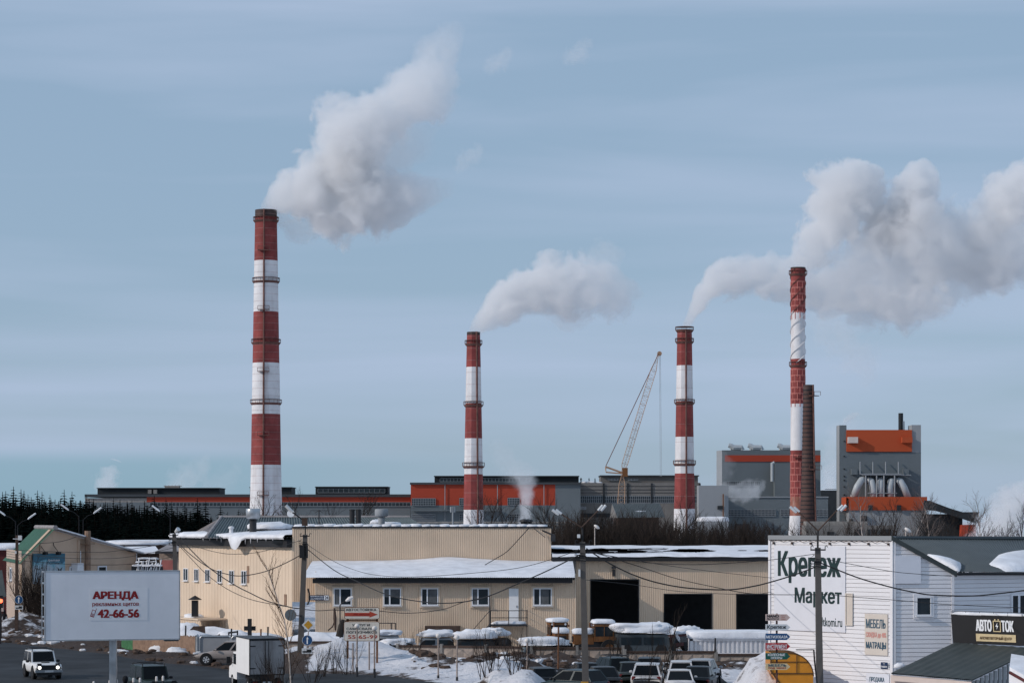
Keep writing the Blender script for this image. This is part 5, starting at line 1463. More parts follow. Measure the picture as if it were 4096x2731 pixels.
q = fw_.mb(); wtext(q, fw_, 'СКИДКА до 40%', 3467, 3548, 2527, 2551, -.066, .02); q.build('pale_lettering', M['ink_faded'], sg)
u0, u1, z0, z1 = wall_quad(fw_, 3526, 2647, 3552, 2672)
sg = thing('address_plate', 'small blue street name plate near the corner of the white wall', 'sign', tuple(fw_.M @ Vector(((u0 + u1) / 2, -.1, z0))))
fw_.mb().bx(u0, u1, -.06, -.032, z0, z1).build('panel', M['sign_navy'], sg)
q = fw_.mb(); wtext(q, fw_, 'ул.', 3535, 3544, 2651, 2655, -.066, .01); wtext(q, fw_, 'ПЕРВОМАЙСКАЯ', 3528, 3551, 2659, 2668, -.066, .01); q.build('lettering', M['white'], sg)
q = fw_.mb(); wtext(q, fw_, '6', 3556, 3561, 2648, 2670, -.05, .01); tag(q.build('house_number', M['ink_blue']), 'small dark house number beside the blue street plate', 'number')
u0, u1, z0, z1 = wall_quad(fw_, 3468, 2692, 3560, 2780)
sg = thing('wall_poster', 'white lower poster on the white wall cut by the photo edge', 'poster', tuple(fw_.M @ Vector(((u0 + u1) / 2, -.1, z0))))
fw_.mb().bx(u0, u1, -.06, -.032, z0, z1).build('sheet', M['poster'], sg)
q = fw_.mb(); wtext(q, fw_, 'ПРОДАЖА', 3481, 3541, 2706, 2728, -.066, .02); q.build('lettering', M['ink_blue'], sg)
# recessed slit window, gable window, blank board
u0, z1 = fw_.at(3388, 2375); u1, z0 = fw_.at(3411, 2497)
q = fw_.mb(); q.bx(u0, u1, -.05, -.031, z0, z1); q.bx(u0 - .05, u0, -.09, -.031, z0 - .05, z1 + .05); q.bx(u1, u1 + .05, -.09, -.031, z0 - .05, z1 + .05); q.bx(u0, u1, -.09, -.031, z0 - .05, z0); q.bx(u0, u1, -.09, -.031, z1, z1 + .05); q.build('blind_window', M['poster_cream'], wb)
u0, z1 = fg.at(3664, 2386); u1, z0 = fg.at(3724, 2460); window(fg, u0, u1, z0, z1, wb, mull=(), fw=.05, proud=.02, trim='siding')
u0, z1 = fg.at(3577, 2222); u1, z0 = fg.at(3681, 2332); 
tag(fg.mb().bx(u0, u1, -.1, -.035, z0, z1).build('blank_board', M['poster']), 'blank pale square board high on the shaded gable wall', 'board')
u0, z1 = fq.at(4042, 2374); u1, z0 = fq.at(4140, 2462); window(fq, u0, u1, z0, z1, wb, mull=(.32,), fw=.09, proud=.03)
q = fw_.mb()
for k in range(7):
    u = .3 + k * (fw_.L - .5) / 6; q.bx(u - .04, u + .04, -.12, -.03, ztop - .22, ztop - .12)
for k in range(12):
    a = fw_.L * k / 12; b = fw_.L * (k + 1) / 12; q.tube([(a, -.09, ztop - .02), ((a + b) / 2, -.1, ztop - .08 - .05 * rnd.random()), (b, -.09, ztop - .02)], .012, 4)
q.build('fairy_lights', M['wood_dark'], wb)
# black fascia sign
s0, s1 = P(3810, 2560, 114.7), P(4160, 2590, 111.5)
fs_ = Frame((s0.x, s0.y), (s1.x, s1.y))
bs = thing('fascia_sign', 'black fascia sign with white lettering and a battery emblem', 'sign', (s0.x + 2, s0.y - .3, Z(2565, 114)))
u0, zt1 = fs_.at(3812, 2455); _, zb1 = fs_.at(3812, 2570); ue, zt2 = fs_.at(4150, 2467); _, zb2_ = fs_.at(4150, 2592)
fs_.mb().hexa([(u0, 0, zb1), (ue, 0, zb1), (ue, .3, zb1), (u0, .3, zb1), (u0 - .04, -.12, zt1), (ue, -.12, zt1), (ue, .3, zt1), (u0 - .04, .3, zt1)]).build('panel', M['black_trim'], bs)
q = fs_.mb(); ysl = lambda z: -.13 * (z - zb1) / (zt1 - zb1) - .03
def stext(q, s, px0, px1, py0, py1, b): 
    ua, ub = fs_.U(px0), fs_.U(px1); z1_ = fs_.at(px0, py0)[1]; z0_ = fs_.at(px0, py1)[1]
    vs, f_ = text_mesh(s, ub - ua, z1_ - z0_, b); uc_, zc1 = (ua + ub) / 2, (z0_ + z1_) / 2
    q.add([(uc_ + p[0], ysl(zc1 + p[2]) + p[1], zc1 + p[2]) for p in vs], f_)
stext(q, 'АВТО', 3908, 3972, 2475, 2522, .03); stext(q, 'ТОК', 4010, 4060, 2479, 2525, .03); q.build('lettering', M['white'], bs)
q = fs_.mb(); ua, ub = fs_.U(3977), fs_.U(4008); z1_, z0_ = fs_.at(3977, 2480)[1], fs_.at(3977, 2525)[1]
def em(a, b, c, e): q.add([(a, ysl(c), c), (b, ysl(c), c), (b, ysl(e), e), (a, ysl(e), e)], [(0, 1, 2, 3)])
w = .045; em(ua, ub, z0_, z0_ + w); em(ua, ub, z1_ - w, z1_); em(ua, ua + w, z0_ + w, z1_ - w); em(ub - w, ub, z0_ + w, z1_ - w); em(ua + .08, ua + .15, z1_ + .004, z1_ + .07); em(ub - .15, ub - .08, z1_ + .004, z1_ + .07)
q.build('battery_emblem', M['sign_cream'], bs)
q = fs_.mb(); um, zm = (ua + ub) / 2, (z0_ + z1_) / 2
q.add([(um + .03, ysl(zm + .17), zm + .17), (um - .08, ysl(zm - .02), zm - .02), (um, ysl(zm - .02), zm - .02), (um - .03, ysl(zm - .17), zm - .17), (um + .08, ysl(zm + .03), zm + .03), (um + .01, ysl(zm + .03), zm + .03)], [(0, 1, 2, 5), (2, 3, 4, 5)]); q.build('bolt_emblem', M['white'], bs)
u0_, u1_ = fs_.U(3907), fs_.U(4066); z1_, z0_ = fs_.at(3907, 2532)[1], fs_.at(3907, 2562)[1]
q = fs_.mb(); q.add([(u0_, ysl(z0_), z0_), (u1_, ysl(z0_), z0_), (u1_, ysl(z1_), z1_), (u0_, ysl(z1_), z1_)], [(0, 1, 2, 3)]); q.build('strip', M['sign_cream'], bs)
q = fs_.mb(); ysl0 = ysl; ysl = lambda z: ysl0(z) - .012
stext(q, 'АККУМУЛЯТОРНЫЙ ЦЕНТР', 3922, 4050, 2540, 2557, .012); q.build('strip_lettering', M['amber_dark'], bs)
q = fs_.mb(); q.blob((1.9, .05, zt1 + .02), (3.9, .35, .22), 71, .3, 30, 8, .5); q.build('snow_cover', M['snow'], bs, True)
q = fs_.mb(); q.bar((u0, -.1, zt1 + .16), (ue, -.1, zt1 + .16), .015); 
for k in range(7): q.bar((u0 + (ue - u0) * k / 6, -.1, zt1 - .02), (u0 + (ue - u0) * k / 6, -.1, zt1 + .16), .012)
q.build('top_rail', M['dark_metal'], bs)
# green canopy roof below the sign
ca = thing('entrance_canopy', 'dark green ribbed canopy roof below the black fascia sign', 'canopy', (X(3750, 112), 112, 0))
c0, c1, c2, c3 = P(3562, 2690, 111.0), P(3888, 2717, 108.3), P(4150, 2592, 111.3), P(3816, 2569, 114.6)
q = MB(); q.ribquad(c0, c1, c2, c3, 9, .02, m=2); q.ribquad(c0 + Vector((0, 0, -.05)), c1 + Vector((0, 0, -.05)), c2 + Vector((0, 0, -.05)), c3 + Vector((0, 0, -.05)), 44, .03, m=1); q.build('roof', M['awning'], ca)
q = MB(); q.hexa([c0 + Vector((.05, .12, -.36)), c1 + Vector((0, .12, -.36)), c1 + Vector((0, .2, -.36)), c0 + Vector((.05, .2, -.36)), c0 + Vector((.05, .12, -.1)), c1 + Vector((0, .12, -.1)), c1 + Vector((0, .2, -.1)), c0 + Vector((.05, .2, -.1))]); q.build('fascia', M['pink_wall'], ca)
a_, b_2 = c0 + Vector((.1, .4, 0)), c1 + Vector((-.1, .4, 0))
q = MB(); q.hexa([(a_.x, a_.y, 0), (b_2.x, b_2.y, 0), (b_2.x, b_2.y + .2, 0), (a_.x, a_.y + .2, 0), (a_.x, a_.y, a_.z - .15), (b_2.x, b_2.y, b_2.z - .15), (b_2.x, b_2.y + .2, b_2.z - .15), (a_.x, a_.y + .2, a_.z - .15)]); q.build('wall', M['pink_wall'], ca)
fe = Frame((c1.x, c1.y + .2), (c2.x - .2, c2.y))
q = fe.mb(); n_r = 14
for i in range(n_r):
    a, b = fe.L * i / n_r, fe.L * (i + .62) / n_r; zt_ = c1.z - .12 + (c2.z - c1.z) * i / n_r
    q.bx(a, b, -.05, .02, 0, zt_)
q.bx(0, fe.L, .021, .06, 0, c1.z - .1); q.build('side_cladding', M['corr_grey'], ca)
MB().blob(P(3597, 2664, 113.5), (.55, .5, .34), 73, .25, 16, 10, .9).build('snow_cover', M['snow'], ca, True)
nb = thing('porch_roof', 'snow covered porch roof with brown edge at the lower right corner', 'porch', (X(4100, 104), 104, 0))
k0, k1, k2, k3 = P(4038, 2682, 105.5), P(4150, 2745, 103.5), P(4170, 2660, 107), P(4045, 2640, 108)
q = MB(); q.add([k0, k1, k2, k3, k0 + Vector((0, 0, .18)), k1 + Vector((0, 0, .18)), k2 + Vector((0, 0, .3)), k3 + Vector((0, 0, .3))], MB.HX); q.build('snow_cover', M['snow'], nb)
q = MB(); q.tube([k0 + Vector((0, -.06, -.06)), k1 + Vector((0, -.06, -.06))], .07, 6); q.build('edge_beam', M['dark_red'], nb)
q = MB(); q.hexa([k0 + Vector((0, .1, -.6)), k1 + Vector((0, .1, -.6)), k2 + Vector((0, 0, -.6)), k3 + Vector((0, 0, -.6)), k0 + Vector((0, .1, -.12)), k1 + Vector((0, .1, -.12)), k2 + Vector((0, 0, -.12)), k3 + Vector((0, 0, -.12))]); q.build('fascia', M['siding'], nb)
for a_x, a_y, a_z in ((k0.x + .4, k0.y + .2, k0.z), (k1.x - .3, k1.y + .5, k1.z)): MB().bx(a_x, a_x + .15, a_y, a_y + .15, 0, a_z - .5).build('post', M['siding'], nb)
# yellow polycarbonate entrance hood at the left foot of the white wall
aw = thing('entrance_hood', 'amber arched entrance hood at the foot of the white wall', 'awning', (X(3165, 117), 117, 0))
x0, x1, zt_h, zb_h = X(3083, 116.4), X(3253, 116.4), Z(2611, 116.4), Z(2745, 116.4)
arc = [(x0 + (x1 - x0) * (.42 + .58 * math.sin(k * math.pi / 20)), zb_h + (zt_h - zb_h) * (.30 + .70 * math.cos(k * math.pi / 20))) for k in range(11)]
MB().prism([(x0 + .55, zb_h), (x1, zb_h)] + arc[::-1] + [(x0, zt_h), (x0, zt_h - .85)], 116.4, 118.9).build('shell', M['amber'], aw)
q = MB(); fr_ = arc[::-1] + [(x0, zt_h)]
for y_ in (116.38, 117.4, 118.5): q.tube([(a + .01, y_, b + .02) for a, b in fr_], .03, 5)
zm_ = Z(2692, 116.4); q.bar((x0, 116.37, zm_), (x1, 116.37, zm_), .03); q.bar((x0, 116.37, zt_h - .85), (x0 + .55, 116.37, zb_h), .035); q.bar((x0 + 1.25, 116.37, zt_h), (x0 + 1.25, 116.37, zm_), .02); q.bar((x0, 116.37, zt_h - .42), (x1 - .22, 116.37, zt_h - .42), .02); q.bar((x0, 116.37, zt_h), (x0, 116.37, zt_h - .85), .03)
q.build('frame', M['amber_dark'], aw)
for px_ in (x0 + .6, x1 - .04): MB().bar((px_, 116.5, 0), (px_, 116.5, zb_h), .05).build('post', M['amber_dark'], aw)
# ------------------------------------------------------------------ billboard
bf = Frame((X(183, 106.2), 106.2), (X(716, 107.6), 107.6))
bo = thing('billboard', 'large white billboard offering rental in red lettering on a grey steel post', 'billboard', (X(449, 107), 107, 0))
u1 = bf.L; zt0 = bf.at(183, 2293)[1]; zt1 = bf.at(716, 2278)[1]; zb0 = bf.at(183, 2564)[1]; zb1_ = bf.at(716, 2545)[1]
zt_, zb_b = (zt0 + zt1) / 2, (zb0 + zb1_) / 2
bf.mb().bx(0, u1, -.02, .10, zb_b, zt_).build('panel', M['bill_white'], bo)
q = bf.mb(); q.bx(-.05, u1 + .05, -.04, .22, zt_, zt_ + .05); q.bx(-.05, u1 + .05, -.04, .22, zb_b - .06, zb_b); q.bx(-.06, -.005, -.04, .22, zb_b - .06, zt_ + .05); q.bx(u1 + .005, u1 + .05, -.04, .22, zb_b - .06, zt_ + .05)
for k in range(7): z = zb_b + (zt_ - zb_b) * k / 6; q.bx(-.12, -.06, 0, .9, z - .03, z + .03)
q.bx(-.14, -.10, .8, .9, zb_b, zt_); q.build('frame', M['steel'], bo)
q = bf.mb(); ua, ub = bf.U(368), bf.U(590); q.bx(ua - .1, ub, -.028, -.0215, bf.at(480, 2480)[1], bf.at(480, 2350)[1]); q.build('pasted_sheet', M['poster_patch'], bo)
q = bf.mb()
wtext(q, bf, 'АРЕНДА', 370, 554, 2363, 2400, -.034, .05); wtext(q, bf, 'рекламных щитов', 369, 555, 2409, 2426, -.034, .02); wtext(q, bf, '42-66-56', 390, 557, 2435, 2469, -.034, .045)
q.build('lettering', M['ink_red'], bo)
q = bf.mb(); u, z = bf.at(372, 2452)
def rq(du, dz, hw, hh, y, mi=0, an=-.35):
    c, s_ = math.cos(an), math.sin(an); pts = []
    for a, b in ((-hw, -hh), (hw, -hh), (hw, hh), (-hw, hh)): pts.append((u + (du + a) * c - (dz + b) * s_, y, z + (du + a) * s_ + (dz + b) * c))
    q.add(pts, [(0, 1, 2, 3)], mi)
rq(0, 0, .085, .16, -.030); rq(0, .07, .06, .065, -.038, 1); rq(.07, .2, .012, .05, -.034)
for a in range(3):
    for b in range(3): rq(-.045 + .045 * a, -.10 + .045 * b, .014, .014, -.038, 1)
q.build('phone_emblem', [M['ink_red'], M['poster']], bo)
pc = P(449, 2600, 107.2); q = MB(); q.bx(pc.x - .15, pc.x + .15, pc.y + .1, pc.y + .4, 0, zb_b - .06); q.build('post', M['steel'], bo)
q = bf.mb(); q.bx(.4, u1 - .2, .12, .5, zb_b - .04, zb_b + .3); q.bx(u1 - .6, u1 + .02, .3, .9, zb_b - .14, zb_b - .02); q.build('back_beam', M['fac_grey'], bo)

# ------------------------------------------------------------------ poles and street lights
def luminaire(q1, q2, a, b, size=1.0):
    """tubular street lamp head along a->b on collector q1, cap on q2"""
    a, b = Vector(a), Vector(b); dv = (b - a).normalized()
    q1.tube([a, a + (b - a) * .3, b], [.075 * size, .085 * size, .08 * size], 10)
def pole(name, label, px0, py0, px1, py1, d, w, matk='concrete_pole', group=None, zbase=None):
    """square tapered pole from the ground (px1,py1 side) up to the top (px0,py0)"""
    top = P(px0, py0, d); gx_ = X(px1, d)
    # continue the lean down to the ground
    low = P(px1, py1, d); k = (top.z - 0) / max(.01, top.z - low.z)
    base = top + (low - top) * k
    gz = ground_h(base.x, base.y)
    t = thing(name, label, 'pole', (base.x, base.y, 0))
    q = MB(); b_ = base + Vector((0, 0, -.3)); hw0, hw1 = w / 2 * 1.1, w / 2 * .8
    q.hexa([(b_.x - hw0, b_.y - hw0, b_.z), (b_.x + hw0, b_.y - hw0, b_.z), (b_.x + hw0, b_.y + hw0, b_.z), (b_.x - hw0, b_.y + hw0, b_.z),
            (top.x - hw1, top.y - hw1, top.z), (top.x + hw1, top.y - hw1, top.z), (top.x + hw1, top.y + hw1, top.z), (top.x - hw1, top.y + hw1, top.z)])
    q.build('shaft', M[matk], t)
    return t, top
def hardware(t, top, w):
    q = MB(); q.bx(top.x - .32, top.x + .30, top.y - .2, top.y - .14, top.z - .12, top.z - .06)
    for dx in (-.3, .28): q.tube([top + Vector((dx, -.17, -.06)), top + Vector((dx, -.17, .05)), top + Vector((dx + .07, -.17, .08)), top + Vector((dx + .1, -.17, .02))], .018, 4)
    for k in range(4): q.tube([top + Vector((-w * .6 - .08 * (k % 2), -.12, -.3 - .12 * k)), top + Vector((-w * .9 - .1, -.16, -.42 - .11 * k)), top + Vector((w * .5, -.2, -.5 - .1 * k))], .018, 4)
    q.bx(top.x - w * .56, top.x + w * .56, top.y - w * .56, top.y + w * .56, top.z - .62, top.z - .56)
    q.build('wire_bracket', M['black_trim'], t)
def double_lamp(t, d, top, apex, heads, nm='lamp_arm'):
    a = P(*apex, d)
    q = MB(); q.tube([top + Vector((0, 0, -.25)), Vector((top.x, top.y, a.z - .1)), a], .045, 6); q.build('lamp_bracket', M['black_trim'], t)
    for (x0, y0), (x1, y1), (x2, y2) in heads:
        q = MB(); q.tube([a, P(x0, y0, d)], .032, 6); o = q.build(nm, M['wood_dark'], t)
        q = MB(); A, B = P(x1, y1, d), P(x2, y2, d); q.tube([A, A.lerp(B, .25), B], [.05, .06, .06], 10); dv = (B - A).normalized(); q.build('lamp_head', M['lamp_head'], o)
        q = MB(); c = A - dv * .02; nv = Vector((-dv.z, 0, dv.x)); nv = nv if nv.z > 0 else -nv
        q.tube([c + nv * .10 - dv * .05, c + nv * .10 + dv * .24], .05, 8); q.build('ballast_box', M['lamp_head'], o)
t, top = pole('street_light', 'concrete pole with a double street lamp standing before the garage openings', 2330, 2166, 2343, 2731, 100, .27)
hardware(t, top, .26)
double_lamp(t, 100, top, (2326, 2108), [((2238, 2050), (2235, 2058), (2209, 2038)), ((2392, 2042), (2404, 2042), (2423, 2020))])
q = MB(); q.bx(top.x - .22, top.x - .10, 99.8, 100, Z(2150, 100), Z(2136, 100)); q.build('junction_box', M['lamp_head'], t)
q = MB(); b = P(2321, 2300, 100); q.bx(b.x - .08, b.x, 99.82, 99.95, b.z - .05, b.z + .25); q.build('pole_box', M['lamp_head'], t)
q = MB(); b = P(2338, 2728, 100); q.bx(b.x - .155, b.x + .155, 99.83, 99.86, b.z - .25, b.z + .05); q.build('paint_mark', M['yellow_sign'], t)
t, top = pole('street_light', 'concrete pole with a double street lamp in front of the big white shop board', 3271, 2189, 3279, 2731, 99, .27)
hardware(t, top, .26)
double_lamp(t, 99, top, (3272, 2122), [((3192, 2044), (3186, 2049), (3160, 2026)), ((3352, 2036), (3362, 2042), (3385, 2020))])
q = MB(); b = P(3255, 2597, 98.6); q.tube([P(3184, 2597, 98.2), b], .02, 4); q.tube([b, P(3258, 2640, 98.7), P(3268, 2731, 98.8)], .035, 5); q.build('hanging_conduit', M['black_trim'], t)
t, top = pole('street_light', 'leaning concrete pole with one long street lamp arm before the beige wing', 1221, 2137, 1199, 2650, 150, .34)
hardware(t, top, .32)
q = MB(); q.tube([top + Vector((0, 0, -.2)), P(1221, 2085, 150), P(1170, 2048, 150)], .05, 6); o = q.build('lamp_arm', M['black_trim'], t)
q = MB(); q.tube([P(1168, 2046, 150), P(1143, 2021, 150)], [.10, .11], 8); q.build('lamp_head', M['lamp_head'], o)
q = MB(); b = P(1219, 2086, 149.9); q.box(b, (.34, .4, .5)); q.build('switch_box', M['wood_dark'], t)
q = MB(); b = P(1224, 2385, 149.7); q.tube([b + Vector((.12, 0, .5)), b + Vector((.2, 0, .2)), b + Vector((.2, 0, -.25)), b + Vector((.08, 0, -.5))], .06, 6); q.box(P(1208, 2205, 149.7), (.3, .2, .8)); q.box(P(1228, 2205, 149.7), (.12, .2, .8)); q.build('meter_box', M['black_trim'], t)
t, top = pole('utility_pole', 'bare concrete utility pole at the left end of the beige wing', 697, 2134, 701, 2280, 168, .30)
hardware(t, top, .3)
q = MB(); q.tube([top, P(704, 2125, 168)], .05, 6); o = q.build('lamp_arm', M['black_trim'], t)
q = MB(); q.tube([P(703, 2127, 167.8), P(714, 2115, 167.6)], [.1, .17], 8); q.build('lamp_head', M['lamp_head'], o)
t, top = pole('utility_pole', 'dark utility pole in front of the gabled house carrying the round arrow sign', 68, 2140, 66, 2545, 187, .24, 'wood_dark')
q = MB(); q.box(P(80, 2150, 186.8), (.26, .26, .36)); q.build('lamp_head', M['lamp_head'], t)
q = MB(); q.box(P(63, 2208, 186.8), (.12, .1, .2)); q.bx(top.x - .25, top.x + .25, 186.7, 186.8, top.z - .3, top.z - .24); q.build('wire_bracket', M['lamp_head'], t)
# lamps along the forest edge
LM = None
for px, y, sgn, d, lab in ((258, 2026, -1, 262, 'street lamp before the forest, first left of the factory roof end'), (391, 2039, 1, 250, 'street lamp before the forest, below the left end of the dark roof monitor'), (623, 2031, -1, 258, 'street lamp before the forest, nearest the tallest chimney'), (128, 2062, 1, 240, 'street lamp before the forest above the green roof'), (4, 2047, -1, 245, 'street lamp before the forest at the left photo edge')):
    if LM is None:
        t = thing('street_lamp', lab, 'street lamp', (0, 0, 0), 'street lamps along the forest edge'); LM = t
        MB().tube([(0, 0, 0), (0, 0, 9.3), (.5, 0, 9.75), (1.3, 0, 10.05)], [.08, .05, .035, .03], 7).build('pole', M['cloth'], t)
        MB().tube([(1.1, 0, 9.98), (1.25, 0, 10.12), (1.95, 0, 10.62)], [.06, .095, .09], 8).build('lamp_head', M['lamp_head'], t)
        t_ = t
    else: t_ = copy_tree(LM)
    z = Z(y, d); s_ = z / 10.35
    put(t_, (X(px, d) - 1.55 * s_ * (1 if sgn > 0 else -1), d, 0), 0 if sgn > 0 else math.pi, s_, lab)
for px, y, d, lab in ((2387, 2106, 230, 'small oval street lamp before the thicket, right of the double street lamp'), (3631, 2119, 200, 'small oval street lamp behind the white shop roof')):
    t = thing('street_lamp', lab, 'street lamp', (X(px, d), d, 0)); q = MB(); q.bar((X(px - 8, d), d, 0), P(px - 8, y + 4, d), .05, 6); q.build('pole', M['birch_bark'], t)
    MB(Matrix.Translation(P(px, y, d)) @ Matrix.Rotation(R(35), 4, 'Y')).blob((0, 0, 0), (.62, .4, .3), 3, .02, 14, 8, 1.0, False).build('lamp_head', M['globe'], t, True)
# globe lamps
GL = None
for px, yt, yb, d, lab in ((1428, 2503, 2684, 139, 'globe lamp in front of the left part of the two yellowish boards'), (1498, 2512, 2690, 138, 'globe lamp in front of the right part of the two yellowish boards'), (1753, 2541, 2716, 137, 'globe lamp on the snow left of centre, before the cellar canopy'), (1828, 2548, 2722, 136, 'globe lamp on the snow before the snow covered vans'), (2109, 2560, 2731, 133, 'globe lamp beside the mound left of the dark hatchback')):
    zt_g, zb_g = Z(yt, d), Z(yb, d)
    if GL is None:
        GL = t = thing('globe_lamp', lab, 'street lamp', (0, 0, 0), 'globe lamps on the snowy bank')
        MB().tube([(0, 0, -.8), (0, 0, 2.5)], .045, 7).build('post', M['post_pale'], t); MB().tube([(0, 0, -.6), (0, 0, .25)], .07, 7).build('foot', M['dark_metal'], t)
        MB().blob((0, 0, 2.62), (.30, .30, .30), 1, 0, 16, 10, 1.0, False).build('globe', M['globe'], t, True); t_ = t
    else: t_ = copy_tree(GL)
    put(t_, (X(px, d), d, zb_g), 0, (1, 1, (zt_g - zb_g) / 2.62), lab); 
    for ch in t_.children:
        if ch.name.startswith('globe'): ch.scale = (1, 1, 1)
for px, yt, d, lab in ((1412, 2570, 143, 'thin pale bare post under the left side of the yellowish boards'), (1477, 2565, 143, 'thin pale bare post under the right side of the yellowish boards')):
    b = P(px, 2690, d); tag(MB().tube([b, P(px, yt, d)], .05, 6).build('board_post', M['post_pale']), lab, 'post')

# ------------------------------------------------------------------ boards and signs by the road
def board(fr, label, px0, px1, py0, py1, y=-.03, mk='board_white', legs=()):
    u0, z1 = fr.at(px0, py0); u1, z0 = fr.at(px1, py1)
    t = thing('sign_board', label, 'sign', tuple(fr.M @ Vector(((u0 + u1) / 2, 0, z0))))
    q = fr.mb(); r = .10; poly = [(u0 + r, z0), (u1 - r, z0), (u1, z0 + r), (u1, z1 - r), (u1 - r, z1), (u0 + r, z1), (u0, z1 - r), (u0, z0 + r)]; q.prism(poly, 0, .06); q.build('frame', M['rust'], t)
    q = fr.mb(); e = .035; poly = [(u0 + r, z0 + e), (u1 - r, z0 + e), (u1 - e, z0 + r), (u1 - e, z1 - r), (u1 - r, z1 - e), (u0 + r, z1 - e), (u0 + e, z1 - r), (u0 + e, z0 + r)]; q.prism(poly, -.02, -.002); q.build('panel', M[mk], t)
    return t
f1 = Frame((X(1370, 146), 146), (X(1525, 146), 146))
t = board(f1, 'yellowish white car park board with a red arrow pointing right', 1377, 1519, 2427, 2475)
q = f1.mb(); wtext(q, f1, 'АВТОСТОЯНКА', 1383, 1505, 2432, 2442, -.03, .014); q.build('lettering', M['ink'], t)
ua, z1 = f1.at(1380, 2449); ub, z0 = f1.at(1511, 2463); um = f1.U(1478); zt2, zb2_ = f1.at(1478, 2443)[1], f1.at(1478, 2468)[1]
q = f1.mb(); q.prism([(ua, z0), (um, z0), (um, zb2_), (ub, (z0 + z1) / 2), (um, zt2), (um, z1), (ua, z1)], -.030, -.024); q.build('arrow', M['ink_brick'], t)
q = f1.mb(); wtext(q, f1, '200 метров', 1413, 1478, 2452, 2461, -.034, .02); q.build('arrow_lettering', M['ink_red'], t)
t = board(f1, 'yellowish white haulage board with black lettering and a red phone number', 1375, 1519, 2484, 2563)
q = f1.mb(); wtext(q, f1, 'УСЛУГИ', 1408, 1479, 2493, 2503, -.03, .012); wtext(q, f1, 'САМОСВАЛОВ', 1386, 1505, 2508, 2518, -.03, .012); wtext(q, f1, 'ПОГРУЗЧИКОВ', 1386, 1507, 2522, 2532, -.03, .02); q.build('lettering', M['ink'], t)
q = f1.mb(); wtext(q, f1, '55-65-99', 1392, 1509, 2538, 2553, -.03, .022); q.build('number', M['ink_brick'], t)
for px in (1390, 1508): u = f1.U(px); f1.mb().bx(u - .06, u + .06, .062, .16, 0, f1.at(1390, 2430)[1]).build('post', M['rust'], t)
q = f1.mb(); q.bx(f1.U(1385), f1.U(1512), .062, .12, f1.at(1390, 2482)[1], f1.at(1390, 2477)[1]); q.build('cross_bar', M['rust'], t)
# round arrow signs
def round_sign(fr_d, px, py, rpx, label, back=False, plate=None, post=None):
    d = fr_d; c = P(px, py, d); r = rpx * d / F
    t = thing('round_sign', label, 'road sign', tuple(c))
    Mx = Matrix.Translation(c) @ Matrix.Rotation(R(90), 4, 'X')
    q = MB(Mx); q.lathe([(r, -.02), (r, 0)], 28); q.build('rim', M['sign_white' if not back else 'fac_grey'], t)
    if not back:
        q = MB(Mx); q.lathe([(r * .92, .004), (r * .92, .010)], 28); q.build('face', M['sign_blue'], t)
        q = MB(); h = r * .72; w = r * .11
        q.prism([(c.x - w, c.z - h), (c.x + w, c.z - h), (c.x + w, c.z + h * .35), (c.x + w * 2.6, c.z + h * .25), (c.x, c.z + h), (c.x - w * 2.6, c.z + h * .25), (c.x - w, c.z + h * .35)], c.y - .02, c.y - .014); q.build('arrow', M['white'], t)
    if plate:
        px0, py0, px1, py1 = plate; q = MB(); q.bx(X(px0, d), X(px1, d), d - .01, d + .02, Z(py1, d), Z(py0, d)); o = q.build('plate', M['sign_white'], t)
        q = MB(); xm = X((px0 + px1) / 2, d); zc = (Z(py0, d) + Z(py1, d)) / 2; hh = (Z(py0, d) - Z(py1, d)) / 2
        q.bx(X(px0 + 3, d), xm, d - .02, d - .012, zc - hh * .55, zc); q.bx(xm - .01, X(px1 - 3, d), d - .02, d - .012, zc - hh * .55, zc + hh * .6); q.build('truck_emblem', M['ink'], o)
    if post:
        q = MB(); q.tube([(c.x, d + .05, 0), (c.x, d + .05, c.z + (0 if not isinstance(post, float) else post))], .035, 6); q.build('post', M['post_pale'], t)
    return t
round_sign(186.4, 75, 2397, 17, 'round blue sign with a white up arrow on the dark pole by the gabled house', plate=(60, 2420, 91, 2436))
round_sign(147, 1229, 2559, 21, 'round blue sign with a white up arrow below the yellow diamond sign', plate=(1207, 2591, 1249, 2613), post=True)
round_sign(149.5, 1162, 2458, 23, 'grey back of a round road sign left of the leaning pole', back=True)
q = MB(); q.bar(P(1180, 2460, 149.6), P(1205, 2462, 149.8), .03); q.bar(P(1162, 2435, 149.6), P(1162, 2482, 149.6), .03); tag(q.build('sign_bracket', M['dark_metal']), 'dark bracket holding the back turned round sign on the leaning pole', 'bracket')
c = P(1233, 2498, 147.3); t = thing('diamond_sign', 'yellow diamond priority road sign with a pale border', 'road sign', tuple(c))
def dia(r, y0, y1): return MB().prism([(c.x - r, c.z), (c.x, c.z - r), (c.x + r, c.z), (c.x, c.z + r)], c.y + y0, c.y + y1)
dia(.40, 0, .03).build('border', M['sign_white'], t); dia(.27, -.012, -.004).build('face', M['yellow_sign'], t)
q = MB(); q.tube([(c.x, c.y + .07, 0), (c.x, c.y + .07, c.z + .3)], .035, 6); q.build('post', M['post_pale'], t)
